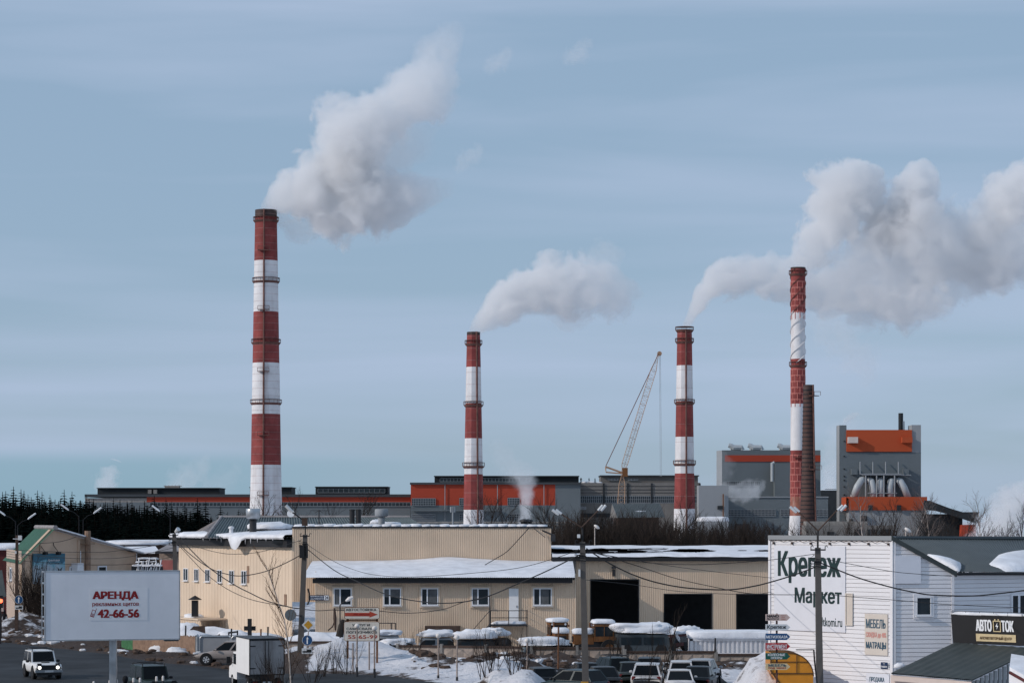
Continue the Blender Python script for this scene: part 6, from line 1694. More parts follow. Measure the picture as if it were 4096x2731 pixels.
# arrow sign tower
tw = thing('sign_tower', 'slim post of stacked arrow signs in front of the white shop', 'signpost', (X(3107, 108), 108, 0))
MB().tube([(X(3107, 108.1), 108.1, 0), P(3107, 2452, 108.1)], .045, 8).build('post', M['chim_rust'], tw)
fs2 = Frame((X(3050, 108), 108), (X(3170, 108), 108))
for (py0, py1, mk, txt, lab) in ((2455, 2481, 'sign_pink', [('NANO', 3067, 3115, 2457, 2468, 'ink', .04), ('PROTECH', 3067, 3114, 2470, 2478, 'ink', .02), ('Решения для', 3124, 3143, 2459, 2463, 'ink_brick', .0), ('защиты', 3124, 3140, 2466, 2470, 'ink_brick', .0), ('техники', 3124, 3142, 2473, 2477, 'ink_brick', .0)], 'pale pink topmost arrow sign of the post'),
        (2495, 2520, 'sign_white', [('Крепеж', 3068, 3145, 2498, 2517, 'ink', .015)], 'light grey arrow sign second from the top'),
        (2532, 2558, 'sign_blue', [('МЕТИЗОБАЗА', 3065, 3150, 2540, 2551, 'white', .02)], 'blue arrow sign of the post'),
        (2570, 2596, 'sign_red', [('ИНСТРУМЕНТ', 3067, 3148, 2576, 2593, 'white', .01)], 'red arrow sign of the post'),
        (2610, 2636, 'sign_green', [('КОЛЕСНЫЕ', 3071, 3140, 2612, 2622, 'white', .02), ('ОПОРЫ', 3083, 3128, 2625, 2634, 'white', .02)], 'green arrow sign of the post'),
        (2652, 2677, 'sign_cream', [('МЕБЕЛЬ', 3073, 3145, 2654, 2664, 'ink_blue', .04), ('под заказ', 3073, 3143, 2666, 2675, 'ink_brick', .02)], 'cream lowest arrow sign of the post')):
    ua, z1 = fs2.at(3062, py0); ub, z0 = fs2.at(3161, py1); um = fs2.U(3147)
    q = fs2.mb(); q.prism([(ua, z0), (um, z0), (ub, (z0 + z1) / 2), (um, z1), (ua, z1)], -.03, .02); o = tag(q.build('arrow_panel', M[mk], tw), lab)
    for k in sorted({x[5] for x in txt}):
        q = fs2.mb()
        for s_, a, b, e, f_, kk, bold in txt:
            if kk == k: wtext(q, fs2, s_, a, b, e, f_, -.036, bold)
        q.build('lettering', M[k], o)

# ------------------------------------------------------------------ fences
def concrete_fence(label, segs):
    (p0, y0, d0), (p1, y1, d1) = segs
    fr = Frame((X(p0, d0), d0), (X(p1, d1), d1)); z1 = (Z(y0, d0) + Z(y1, d1)) / 2
    t = thing('concrete_fence', label, 'fence', tuple(fr.M @ Vector((fr.L / 2, 0, 0)))); n = max(1, round(fr.L / 3.05)); w = fr.L / n
    for k in range(n):
        q = fr.mb(); a = k * w + .09; b = (k + 1) * w - .09; q.bx(a, b, 0, .1, -.2, z1 - .14)
        c_, r_ = 4, max(1, round((z1) / .75))
        for i in range(c_):
            for j in range(r_):
                u0, u1 = a + (b - a) * i / c_ + .03, a + (b - a) * (i + 1) / c_ - .03; z0, z2 = (z1 - .2) * j / r_ + .03, (z1 - .2) * (j + 1) / r_ - .03
                q.add([(u0, -.012, z0), (u1, -.012, z0), (u1, -.012, z2), (u0, -.012, z2), ((u0 + u1) / 2, -.075, (z0 + z2) / 2)], [(0, 1, 4), (1, 2, 4), (2, 3, 4), (3, 0, 4)])
        q.build('panel', M['concrete_fence'], t)
        q = fr.mb(); q.bx(a - .05, b + .05, -.06, .16, z1 - .137, z1); q.build('top_rail', M['wood_dark'], t)
    for k in range(n + 1): fr.mb().bx(k * w - .085, k * w + .085, -.09, .18, -.2, z1 + .1).build('post', M['concrete'], t)
    return t
concrete_fence('concrete panel fence below the yellow loaders, left of the double street lamp', ((2125, 2586, 152), (2492, 2588, 152)))
concrete_fence('concrete panel fence behind the parked cars below the snowy bus', ((2500, 2602, 151), (2862, 2602, 151)))
concrete_fence('lower concrete panel fence below the corrugated container', ((2866, 2613, 150), (3085, 2613, 150)))
concrete_fence('dark concrete panel fence on the snow behind the globe lamps', ((1590, 2580, 160), (2122, 2582, 158)))
concrete_fence('dark concrete fence behind the round arrow sign', ((1140, 2563, 160), (1400, 2563, 160)))
def plank_fence(label, px0, px1, y0, y1, d0, d1, mk, gap=.25, pw=.12, post=True, name='plank_fence'):
    fr = Frame((X(px0, d0), d0), (X(px1, d1), d1)); t = thing(name, label, 'fence', tuple(fr.M @ Vector((fr.L / 2, 0, 0))))
    q = fr.mb(); n = max(2, int(fr.L / (pw * (1 + gap))))
    for i in range(n):
        u = fr.L * i / n; z = Z(y0, d0) + (Z(y1, d1) - Z(y0, d0)) * i / n + rnd.uniform(-.05, .05); q.bx(u, u + pw, -.02, .01, 0, z)
    q.build('planks', M[mk], t); q = fr.mb()
    for h_ in (.4, 1.2): q.bx(0, fr.L, .012, .06, h_, h_ + .08)
    q.build('rail', M[mk], t); return t
plank_fence('white picket fence beyond the road behind the billboard post', 365, 487, 2545, 2554, 174, 171, 'white_paint', .9, .10)
plank_fence('patchy green plank fence between the white pickets and the brown planks', 487, 532, 2540, 2545, 170, 168, 'green_paint', .06, .3)
plank_fence('brown weathered plank fence right of the billboard post', 532, 782, 2543, 2541, 167, 160, 'wood', .12, .13)
gp = thing('metal_gate', 'grey sheet metal yard gate behind the silver car', 'gate', (X(870, 158), 158, 0))
for a, b in ((800, 922), (927, 1010)):
    q = MB(); q.bx(X(a, 158), X(b, 158), 157.98, 158.02, .15, Z(2546, 158)); o = q.build('leaf', M['panel_grey'], gp)
    q = MB(); q.bx(X(a, 158), X(b, 158), 157.94, 157.975, 1.45, 1.5); q.tube([(X(a, 158), 157.95, .1), (X(a, 158), 157.95, Z(2550, 158)), (X(a + 6, 158), 157.95, Z(2544, 158)), (X(b - 6, 158), 157.95, Z(2544, 158)), (X(b, 158), 157.95, Z(2550, 158)), (X(b, 158), 157.95, .1)], .04, 6); q.build('frame', M['steel'], o)
q = MB(); q.tube([(X(790, 157), 157, 0), P(790, 2545, 157), P(785, 2538, 157)], .13, 8); q.build('gate_post', M['steel'], gp)

# ------------------------------------------------------------------ vehicles
def car(name, label, cat, col, kind='sedan', L=4.4, W=1.75, Ht=1.5, group=None, rim='alloy', lit=False, rack=False, rough=.35, spare=False, glassk='car_glass'):
    t = thing(name, label, cat, (0, 0, 0), group)
    key = 'paint_' + '_'.join('%d' % (c * 1000) for c in col)
    if key not in M: dm(key, col, rough=rough, var=.06, scale=2, streak=.22 if col[0] > .2 else .08, dirt=(.16, .13, .11), spec=.28)
    pm = M[key]; w = W / 2
    boxy = kind in ('jeep',)
    # stations: x, z bottom, z belt, half width
    zb = .26 if kind in ('sedan', 'hatch') else .36
    belt = Ht * (.60 if not boxy else .58)
    hood = belt * (.90 if not boxy else .97)
    tail = {'sedan': belt * 1.02, 'hatch': belt, 'suv': belt, 'jeep': belt}[kind]
    hl = L / 2
    if boxy: ST = [(-hl, zb, belt * .96, w * .95), (-hl + .08, zb, belt, w), (-hl * .3, zb, belt, w), (hl * .22, zb, belt, w), (hl * .3, zb, hood, w), (hl - .12, zb, hood * .97, w), (hl - .02, zb + .04, hood * .92, w * .97), (hl, zb + .06, hood * .80, w * .95)]
    else: ST = [(-hl, zb + .14, tail * .84, w * .84), (-hl + .10, zb + .02, tail * .98, w * .94), (-hl + .45, zb, tail, w), (-.4, zb, belt, w), (hl * .40, zb, belt * .99, w), (hl * .62, zb, hood * .94, w * .98), (hl - .25, zb, hood * .82, w * .92), (hl - .05, zb + .06, hood * .70, w * .80), (hl, zb + .12, hood * .58, w * .68)]
    q = MB(); vs = []
    for x, z0, z1, hw in ST:
        zm = z0 + (z1 - z0) * .62
        half = [(hw * .55, z0), (hw * .93, z0 + .02), (hw * .985, z0 + .16), (hw, zm), (hw * .965, z1 - .05), (hw * .88, z1), (hw * .4, z1 + .02)]
        vs += [(x, y, z) for y, z in half] + [(x, -y, z) for y, z in reversed(half)]
    k = 14; n = len(ST)
    fs = [(i * k + j, i * k + (j + 1) % k, (i + 1) * k + (j + 1) % k, (i + 1) * k + j) for i in range(n - 1) for j in range(k)]
    fs += [tuple(range(k)), tuple(range(n * k - 1, (n - 1) * k - 1, -1))]
    q.add(vs, fs); body = q.build('body', pm, t, True)
    # cabin
    x = {'sedan': (-hl + .55, hl * .42, -hl + 1.25, hl * .05), 'hatch': (-hl + .10, hl * .42, -hl + .55, hl * .04), 'suv': (-hl + .06, hl * .42, -hl + .40, hl * .08), 'jeep': (-hl + .05, hl * .26, -hl + .22, hl * .10)}[kind]
    xr0, xf0, xr1, xf1 = x; wb_, wt = w * .90, w * (.72 if not boxy else .82); z0, z1 = belt - .02, Ht - .05
    def c(xx, yy, t_): return (xx[0] + (xx[1] - xx[0]) * t_, yy * (wb_ + (wt - wb_) * t_), z0 + (z1 - z0) * t_)
    R_, F_ = (xr0, xr1), (xf0, xf1)
    q = MB(); q.hexa([c(R_, -1, 0), c(F_, -1, 0), c(F_, 1, 0), c(R_, 1, 0), c(R_, -1, 1), c(F_, -1, 1), c(F_, 1, 1), c(R_, 1, 1)]); q.build('cabin', pm, t)
    q = MB(); q.grid(lambda u, v: (xr1 - .03 + (xf1 - xr1 + .08) * u, (wt + .02) * (2 * v - 1), z1 + .05 * (1 - (2 * v - 1) ** 4) * (1 - (2 * u - 1) ** 4) + .004), 6, 6); q.build('roof', pm, t, True)
    def pane(part, p, ins=.10, out=.012):
        p = [Vector(a) for a in p]; m_ = sum(p, Vector()) / 4; nn = (p[1] - p[0]).cross(p[3] - p[0]).normalized()
        if nn.dot(m_ - Vector(((xr0 + xf0) / 2, 0, (z0 + z1) / 2))) < 0: nn = -nn
        i_ = [a + (m_ - a).normalized() * ins for a in p]; MB().hexa([a - nn * .02 for a in i_] + [a + nn * out for a in i_]).build(part, M[glassk], t)
    pane('windscreen', [c(F_, -1, 0), c(F_, 1, 0), c(F_, 1, 1), c(F_, -1, 1)]); pane('rear_window', [c(R_, 1, 0), c(R_, -1, 0), c(R_, -1, 1), c(R_, 1, 1)], .11)
    def mid(a, b, f_): return tuple(a[i] + (b[i] - a[i]) * f_ for i in range(3))
    for s_ in (-1, 1):
        A, B, C, D_ = c(R_, s_, 0), c(F_, s_, 0), c(F_, s_, 1), c(R_, s_, 1)
        for f0, f1_ in (((0, .5), (.5, 1)) if kind != 'suv' else ((0, .3), (.3, .64), (.64, 1))): pane('side_window', [mid(A, B, f0), mid(A, B, f1_), mid(D_, C, f1_), mid(D_, C, f0)], .08)
        q = MB(); q.blob((xf0 - .25, s_ * (w + .10), belt + .06), (.14, .22, .16), 2, 0, 10, 6, .8, False); q.build('mirror', M['black_trim'] if boxy or col[0] < .3 else pm, t)
    wr = .33 if kind in ('sedan', 'hatch') else .37
    for sx in (-1, 1):
        for s_ in (-1, 1):
            cx_ = sx * hl * .60 if not boxy else sx * hl * .62
            Mw = Matrix.Translation((cx_, s_ * (w - .10), wr)) @ Matrix.Rotation(R(90), 4, 'X')
            o = MB(Mw).lathe([(wr * .6, -.13), (wr * .95, -.13), (wr, -.09), (wr, .09), (wr * .95, .13), (wr * .6, .13)], 20, cap=False).build('tyre', M['tyre'], t)
            MB(Mw).lathe([(wr * .62, -.125), (wr * .62, .125)], 16).build('rim', M['alloy' if rim == 'alloy' else 'dark_metal'], o)
            if rim == 'alloy':
                q = MB(Mw)
                for a in range(6):
                    an = a * math.pi / 3 + .26; q.box((wr * .4 * math.cos(an), wr * .4 * math.sin(an), -.13 if s_ > 0 else .13), (wr * .34, .06, .012), an)
                    q.box((wr * .4 * math.cos(an), wr * .4 * math.sin(an), .13 if s_ > 0 else -.13), (wr * .34, .06, .012), an)
                q.build('spokes', M['tyre'], o)
            Ma = Matrix.Translation((cx_, s_ * (w + .002), wr + .02)) @ Matrix.Rotation(R(90), 4, 'X'); q = MB(Ma); q.lathe([(wr * 1.17, -.02 if s_ < 0 else -.006), (wr * 1.17, .006 if s_ < 0 else .02)], 20); q.build('wheel_arch', M['tyre'], t)
    fx = ST[-1][0]; zl = zb + .38 if not boxy else hood * .76
    if boxy:
        q = MB(); q.bx(hl - .02, hl + .02, -w * .80, w * .80, zl - .16, zl + .14); q.build('grille', M['black_trim'], t)
        for s_ in (-1, 1):
            MB(Matrix.Translation((hl + .02, s_ * w * .66, zl)) @ Matrix.Rotation(R(90), 4, 'Y')).lathe([(.10, -.01), (.10, .03), (.03, .05)], 16).build('headlight', M['head_lit' if lit else 'lamp_clear'], t)
            MB().bx(hl - .05, hl + .01, s_ * w * .66 - .13, s_ * w * .66 + .13, zl + .155, zl + .25).build('indicator', M['black_trim'], t)
        MB().bx(hl - .02, hl + .14, -w * 1.0, w * 1.0, .42, .56).build('front_bumper', M['fac_grey_light'] if col[0] > .3 else M['dark_metal'], t)
        MB().bx(hl - .1, hl + .10, -w * .9, w * .9, .24, .42).build('apron', M['black_trim'], t)
        MB().bx(hl + .142, hl + .15, -.26, .26, .43, .55).build('licence_plate', M['plate'], t)
        MB().bx(hl * .42, hl * .62, -.22, .22, hood + .015, hood + .045).build('bonnet_vent', M['black_trim'], t)
        for s_ in (-1, 1): q = MB(); q.bar((xf0 + .08, s_ * .1 - .05, belt + .02), (xf0 - .1, s_ * .1 + .4, belt + .26), .012); q.build('wiper', M['black_trim'], t)
    else:
        for s_ in (-1, 1): MB().blob((hl - .16, s_ * w * .70, zb + .40), (.34, .34, .16), 3, 0, 12, 8, .7, False).build('headlight', M['lamp_clear'], t)
        MB().bx(hl - .1, hl + .02, -w * .6, w * .6, zb + .16, zb + .3).build('grille', M['black_trim'], t)
    xr = -hl
    for s_ in (-1, 1):
        zt__ = tail * (.80 if kind != 'suv' else .84)
        MB().blob((xr + .10, s_ * w * .78, zt__), (.20, .28 if kind != 'suv' else .24, .16 if kind == 'sedan' else .26), 3, 0, 12, 8, .6, False).build('tail_light', M['lamp_red'], t)
    MB().blob((xr + .08, 0, zb + .22), (.30, W * .86, .24), 3, 0, 16, 8, .5, False).build('rear_bumper', M['black_trim'] if kind == 'suv' else pm, t)
    MB().bx(xr - .045, xr - .03, -.26, .26, tail * .60 - .06, tail * .60 + .06).build('licence_plate', M['plate'], t)
    if rack:
        q = MB()
        for s_ in (-1, 1): q.bar((xr1 + .1, s_ * wt * .9, Ht + .08), (xf1 - .05, s_ * wt * .9, Ht + .08), .025)
        for xx in (xr1 + .35, xf1 - .35): q.bar((xx, -wt * .95, Ht + .10), (xx, wt * .95, Ht + .10), .03)
        for xx in (xr1 + .1, xf1 - .1):
            for s_ in (-1, 1): q.bar((xx, s_ * wt * .9, Ht - .04), (xx, s_ * wt * .9, Ht + .09), .03)
        q.build('roof_rack', M['dark_metal'], t)
    return t
def at_ground(px, py): d = GD(py); return (X(px, d), d, .05)
# rotation: heading 0 = +x (right); -90 deg = towards the camera; 90 deg = away
put(car('parked_car' if 0 else 'offroad_car', 'white boxy three door off-road car driving towards us with lit headlights', 'car', (.70, .70, .70), 'jeep', 3.75, 1.66, 1.66, rim='steel', lit=True, rack=True), (X(168, 138), 138, .04), R(-67), .94)
put(car('offroad_car', 'dark green off-road car with roof rack at the bottom edge beside the billboard post', 'car', (.012, .022, .020), 'jeep', 4.0, 1.68, 1.72, rim='steel', rack=True), (X(612, 123), 123, .04), R(-64), .93)
put(car('estate_car', 'silver beige estate car on the road behind the white box truck', 'car', (.30, .26, .24), 'suv', 4.6, 1.8, 1.6), (X(915, 150.5), 150.5, .04), R(178), .93)
PG = 'cars parked in front of the concrete fence'
pk_ = [
    ('dark teal hatchback at the foot of the double lamp pole, left of it', (.012, .028, .034), 'hatch', 4.2, 1.75, 1.5, 2285, 123.4, 140, {}),
    ('dark sedan half hidden by the double lamp pole, behind the dusty black one', (.03, .033, .036), 'sedan', 4.2, 1.65, 1.36, 2338, 131.5, 100, {}),
    ('dark green estate with a roof rack behind the other dark cars', (.012, .02, .022), 'suv', 4.1, 1.7, 1.5, 2440, 134.8, 108, dict(rack=True)),
    ('dusty black sedan seen from behind just right of the lamp pole', (.022, .023, .025), 'sedan', 4.2, 1.7, 1.45, 2408, 126.6, 98, {}),
    ('grey green sedan with a pink red tail lamp left of the white crossover', (.035, .042, .04), 'sedan', 4.1, 1.65, 1.38, 2520, 131.8, 92, {}),
    ('white crossover seen from behind, largest of the parked cars', (.55, .55, .56), 'suv', 4.3, 1.8, 1.62, 2592, 127.2, 84, {}),
    ('black estate behind the white crossover', (.012, .014, .016), 'suv', 4.1, 1.75, 1.38, 2600, 136.6, 84, {}),
    ('small white estate behind the white sedan', (.55, .55, .56), 'suv', 4.0, 1.65, 1.55, 2724, 130.4, 86, {}),
    ('white sedan in front of the small white estate', (.60, .59, .59), 'sedan', 4.2, 1.7, 1.42, 2716, 124.6, 88, {}),
    ('black sedan with a licence plate in front of the pale grey van', (.010, .011, .013), 'sedan', 4.3, 1.75, 1.45, 2798, 126.9, 78, {}),
    ('light grey van with a dark rear window behind the black sedan', (.34, .35, .37), 'suv', 4.2, 1.75, 1.55, 2812, 132.2, 78, {}),
    ('black car roof just showing over the mound left of the dark hatchback', (.014, .016, .018), 'hatch', 4.2, 1.7, 1.2, 2158, 130, 100, {}),
]
for lab, col, kind, L_, W_, H_, px, d, hd, kw in pk_:
    put(car('parked_car', lab, 'car', col, kind, L_, W_, H_, PG, **kw), (X(px, d), d, .05), R(hd), .93)
# box truck
tr = thing('box_truck', 'white box truck with dirty grey rear doors and a bright white side', 'truck', (0, 0, 0))
q = MB(); q.bx(-1.7, 1.7, -1.0, 1.0, .95, 2.95); q.build('cargo_box', M['white_paint'], tr)
dm('truck_door', (.34, .32, .315), var=.25, scale=1.1, streak=.75, dirt=(.09, .07, .06))
for s_ in (-1, 1):
    o = MB().bx(-1.74, -1.703, s_ * .02, s_ * .96, 1.0, 2.88).build('rear_door', M['truck_door'], tr)
    q = MB()
    for zz in (1.3, 2.55): q.bx(-1.765, -1.742, s_ * .66, s_ * .97, zz, zz + .06)
    q.bx(-1.77, -1.742, s_ * .08, s_ * .11, 1.05, 2.85); q.build('hinge', M['dark_metal'], o)
q = MB(); q.bx(-1.76, -1.703, -1.02, -.97, .95, 2.97); q.bx(-1.76, -1.703, .97, 1.02, .95, 2.97); q.bx(-1.76, -1.703, -.97, .97, 2.89, 2.97); q.bx(-1.76, -1.703, -.97, .97, .93, .99); q.build('door_frame', M['black_trim'], tr)
q = MB(); q.bx(-1.7, 1.72, -1.03, 1.03, 2.952, 3.0); q.build('roof_cap', M['dark_metal'], tr)
q = MB(); q.bx(-1.7, 3.4, -.42, .42, .55, .93); q.bx(-1.75, -1.65, -.95, .95, .45, .62); q.build('chassis', M['black_trim'], tr)
q = MB(); q.prism([(1.85, .5), (3.9, .5), (3.95, .75), (3.85, 1.15), (3.15, 1.3), (2.75, 2.05), (1.95, 2.1), (1.85, 1.9)], -.93, .93); cabn = q.build('cab', M['white_paint'], tr)
for s_ in (-1, 1): MB().bx(2.05, 2.75, s_ * .932, s_ * .945, 1.35, 1.95).build('side_window', M['glass'], cabn); q = MB(); q.bx(2.95, 3.05, s_ * 1.05, s_ * 1.28, 1.35, 1.75); q.bar((2.9, s_ * .9, 1.4), (3.0, s_ * 1.1, 1.5), .03); q.build('mirror', M['black_trim'], cabn)
MB().hexa([(3.17, -.8, 1.33), (3.17, .8, 1.33), (3.15, .8, 1.33), (3.15, -.8, 1.33), (2.8, -.75, 2.0), (2.8, .75, 2.0), (2.77, .75, 2.0), (2.77, -.75, 2.0)]).build('windscreen', M['glass'], cabn)
for xx in (-.9, 3.1):
    for s_ in (-1, 1):
        Mw = Matrix.Translation((xx, s_ * .82, .37)) @ Matrix.Rotation(R(90), 4, 'X'); o = MB(Mw).lathe([(.2, -.12), (.35, -.12), (.37, -.08), (.37, .08), (.35, .12), (.2, .12)], 20, cap=False).build('tyre', M['tyre'], tr); MB(Mw).lathe([(.22, -.1), (.22, .1)], 14).build('rim', M['fac_grey_light'], o)
for s_ in (-1, 1): MB().bx(-1.78, -1.755, s_ * .55, s_ * .8, .5, .6).build('tail_light', M['lamp_red'], tr)
MB().bx(-1.78, -1.76, -.26, .26, .47, .58).build('licence_plate', M['plate'], tr)
MB().box((1.9, -.3, .75), (.5, .25, .3)).build('fuel_tank', M['steel'], tr)
put(tr, (X(1040, 128), 128, .04), R(90 + 19), .93)
# yard machines behind the fence
def tractor(label, px, d, rz, kind):
    t = thing('wheel_loader' if kind == 'loader' else 'tractor', label, 'tractor', (0, 0, 0))
    q = MB(); q.bx(-1.2, 1.2, -.6, .6, .7, 1.3); q.build('chassis', M['black_trim'], t)
    q = MB(); q.bx(.55, 2.3, -.62, .62, 1.05, 1.95); q.bx(2.301, 2.36, -.4, .4, 1.2, 1.8, 0); q.build('bonnet', M['loader_yellow'], t)
    MB().bx(2.362, 2.38, -.38, .38, 1.25, 1.75).build('grille', M['black_trim'], t)
    q = MB(); q.bx(-1.3, .5, -.85, .85, 1.3, 1.75); q.bx(-1.3, .5, -.85, .85, 2.65, 2.85)
    for xx in (-1.26, .42):
        for yy in (-.8, .74): q.bx(xx, xx + .08, yy, yy + .06, 1.75, 2.65)
    q.bx(-.42, -.36, -.82, -.78, 1.75, 2.65); q.bx(-.42, -.36, .78, .82, 1.75, 2.65); q.build('cab', M['loader_yellow'], t)
    q = MB(); q.bx(-1.24, .46, -.78, .78, 1.76, 2.64); q.build('cab_glass', M['glass'], t)
    MB().blob((-.4, 0, 3.0), (2.1, 1.95, .55), px % 17, .12, 24, 10, .45).build('cab_snow', M['snow'], t, True)
    MB().blob((1.45, 0, 2.1), (1.9, 1.5, .75), px % 13, .15, 24, 10, .5).build('bonnet_snow', M['snow'], t, True)
    q = MB(); q.tube([(.75, -.5, 1.9), (.75, -.5, 2.95)], .07, 8); q.bx(.55, .75, -.95, -.8, 2.5, 2.7); q.bx(.55, .75, .8, .95, 2.5, 2.7); q.build('exhaust', M['rust'], t)
    for s_ in (-1, 1):
        MB(Matrix.Translation((.52, s_ * .6, 2.72)) @ Matrix.Rotation(R(90), 4, 'Y')).lathe([(.1, 0), (.1, .08), (.04, .1)], 12).build('headlight', M['lamp_clear'], t)
        for xx, r_ in ((-.8, .75), (1.7, .55)):
            Mw = Matrix.Translation((xx, s_ * .85, r_)) @ Matrix.Rotation(R(90), 4, 'X'); o = MB(Mw).lathe([(r_ * .5, -.18), (r_ * .96, -.18), (r_, -.1), (r_, .1), (r_ * .96, .18), (r_ * .5, .18)], 20, cap=False).build('tyre', M['tyre'], t); MB(Mw).lathe([(r_ * .55, -.14), (r_ * .55, .14)], 14).build('rim', M['loader_yellow'], o)
    put(t, (X(px, d), d, 0), R(rz), .74); return t
tractor('snow capped yellow tractor facing us behind the concrete fence', 2232, 163, -82, 'tractor')
tractor('snow capped orange wheel loader seen from the side right of the double lamp pole', 2395, 161, 186, 'loader')
def hulk(name, label, cat, px, d, L, W, ptop, Hs, mk, rz, snow_h, win=True, smat='snow', seed=1):
    """parked yard vehicle under a thick cushion of snow"""
    t = thing(name, label, cat, (0, 0, 0)); hl, w = L / 2, W / 2; Hb = max(.6, Z(ptop, d) - .72 * snow_h)
    q = MB(); q.hexa([(-hl, -w, .4), (hl, -w, .4), (hl, w, .4), (-hl, w, .4), (-hl + .12, -w + .06, Hb), (hl - .25, -w + .06, Hb), (hl - .25, w - .06, Hb), (-hl + .12, w - .06, Hb)]); q.build('body', M[mk], t)
    if win:
        for s_ in (-1, 1):
            n_w = max(2, int(L / 1.5))
            for k in range(n_w): a = -hl + .35 + (L - .7) * k / n_w; MB().bx(a, a + (L - .7) / n_w - .15, s_ * (w - .035), s_ * (w + .012), Hb * .55, Hb * .88).build('side_window', M['glass'], t)
        MB().bx(-hl - .012 + .06, -hl + .1, -w * .8, w * .8, Hb * .55, Hb * .88).build('rear_window', M['glass'], t); MB().bx(hl - .2, hl - .07, -w * .8, w * .8, Hb * .55, Hb * .88).build('windscreen', M['glass'], t)
    MB().blob((0, 0, Hb + snow_h * .33), (L * 1.03, W * 1.08, snow_h), seed, .30, 36, 14, .62).build('snow_cover', M[smat], t, True)
    for sx in (-1, 1):
        for s_ in (-1, 1):
            Mw = Matrix.Translation((sx * hl * .62, s_ * (w - .12), .42)) @ Matrix.Rotation(R(90), 4, 'X'); MB(Mw).lathe([(.2, -.13), (.40, -.13), (.42, -.08), (.42, .08), (.40, .13), (.2, .13)], 18).build('wheel', M['tyre'], t)
    put(t, (X(px, d), d, 0), R(rz)); return t
hulk('yard_bus', 'dark bus under a thick white snow cushion behind the concrete fence', 'bus', 2568, 160, 3.7, 2.0, 2497, .95, 'bus_grey', 4, .85, seed=3)
t = hulk('tipper_truck', 'red tipper truck with a tilted snow covered tarpaulin behind the dark bus', 'truck', 2668, 166, 3.2, 2.0, 2525, .7, 'dark_red', 60, .25, seed=4)
q = MB(); o_ = Vector(t.location)
tp = MB(); a0, a1, a2 = P(2600, 2515, 166), P(2640, 2498, 166), P(2716, 2560, 166)
for (p, q_) in ((a0, a1), (a1, P(2685, 2520, 166)), (P(2685, 2520, 166), a2)):
    tp.hexa([p + Vector((0, -1, -.12)), q_ + Vector((0, -1, -.12)), q_ + Vector((0, 1, -.12)), p + Vector((0, 1, -.12)), p + Vector((0, -1.05, .22)), q_ + Vector((0, -1.05, .24)), q_ + Vector((0, 1.05, .24)), p + Vector((0, 1.05, .22))])
tag(tp.build('tarpaulin', M['snow']), 'bent snow laden tarpaulin above the red tipper truck', 'tarpaulin')
hulk('yard_van', 'small van wholly buried under snow left of the corrugated container', 'van', 2752, 170, 2.0, 1.7, 2536, .9, 'old_snow', 20, 1.2, win=False, seed=6)
hulk('yard_car', 'snow buried light van left of the middle globe lamp', 'van', 1746, 166, 2.4, 1.7, 2523, .6, 'fac_grey_light', 6, .62, seed=7)
hulk('yard_car', 'long vehicle under a thick snow cushion below the stair landing', 'van', 1903, 165, 2.7, 1.8, 2524, .8, 'fac_dark', 3, .8, seed=8)
hulk('yard_car', 'small snow heaped car just right of the long snow covered vehicle', 'car', 1978, 167, 1.5, 1.7, 2515, .7, 'wood_dark', 60, .8, seed=9)
hulk('yard_car', 'light car with a flat snow cover beside the haulage board', 'car', 1552, 163, 1.9, 1.7, 2522, .5, 'fac_grey_light', 5, .45, seed=10)
hulk('yard_car', 'half buried car under snow behind the low fence below the haulage board', 'car', 1590, 162, 2.2, 1.6, 2560, .6, 'fac_dark', 3, .6, seed=11)
hulk('yard_car', 'car shaped snow heap in front of the yellow tractor', 'car', 2175, 158, 3.0, 1.7, 2550, .7, 'fac_grey', 8, .8, seed=12)
ct = thing('container', 'white corrugated shipping container with deep snow on its roof', 'container', (X(2925, 163), 163, 0))
zc1 = Z(2553, 160); cx0, cx1 = X(2763, 160), X(3120, 160)
q = MB(); q.ribs(cx0 + .12, cx1, .2, zc1 - .12, 160, .31, .09); q.bx(cx0, cx1, 160.05, 162.4, .15, zc1 - .02); q.build('side_wall', M['container'], ct)
q = MB(); q.bx(cx0 - .05, cx0 + .13, 159.86, 160.04, .1, zc1); q.bx(cx0 - .05, cx1, 159.86, 160.04, zc1 - .14, zc1 + .02); q.bx(cx0 - .05, cx1, 159.86, 160.04, .1, .25); q.build('frame', M['container'], ct)
MB().blob(((cx0 + cx1) / 2, 161.2, zc1 + .12), (cx1 - cx0 + .35, 2.9, .8), 14, .06, 60, 12, .28).build('snow_cover', M['snow'], ct, True)
# snow heaps and junk behind the gate
for k, (px, py, d, sx, sz, lab) in enumerate(((757, 2492, 178, 1.1, .9, 'small snow heap under the black flue'), (858, 2508, 176, 1.7, 1.5, 'rounded tall snow heap behind the grey gate'), (765, 2522, 172, 1.6, .8, 'low snow heap at the left of the grey gate'), (935, 2520, 172, 1.3, .8, 'snow heap between the gate and the dark cross post'), (1005, 2530, 172, 2.4, .9, 'wide snow heap behind the roof of the box truck'), (1310, 2530, 168, 3.6, .7, 'long snow bank at the foot of the annex wall'))):
    z = Z(py, d); tag(MB().blob((X(px, d), d, z * .30), (sx * 1.9, 2.2, z * 1.42), 80 + k, .16, 24, 12, .75, True).build('snow_heap', M['snow'], None, True), lab, 'snow heap')
q = MB(); c = P(1000, 2520, 165); q.box((c.x - .02, c.y, c.z - .9), (.28, .12, 3.4)); q.box((X(998, 165), 165.2, Z(2512, 165)), (.8, .1, .3)); tag(q.build('signal_post', M['black_trim']), 'dark cross shaped post rising behind the box truck', 'post')
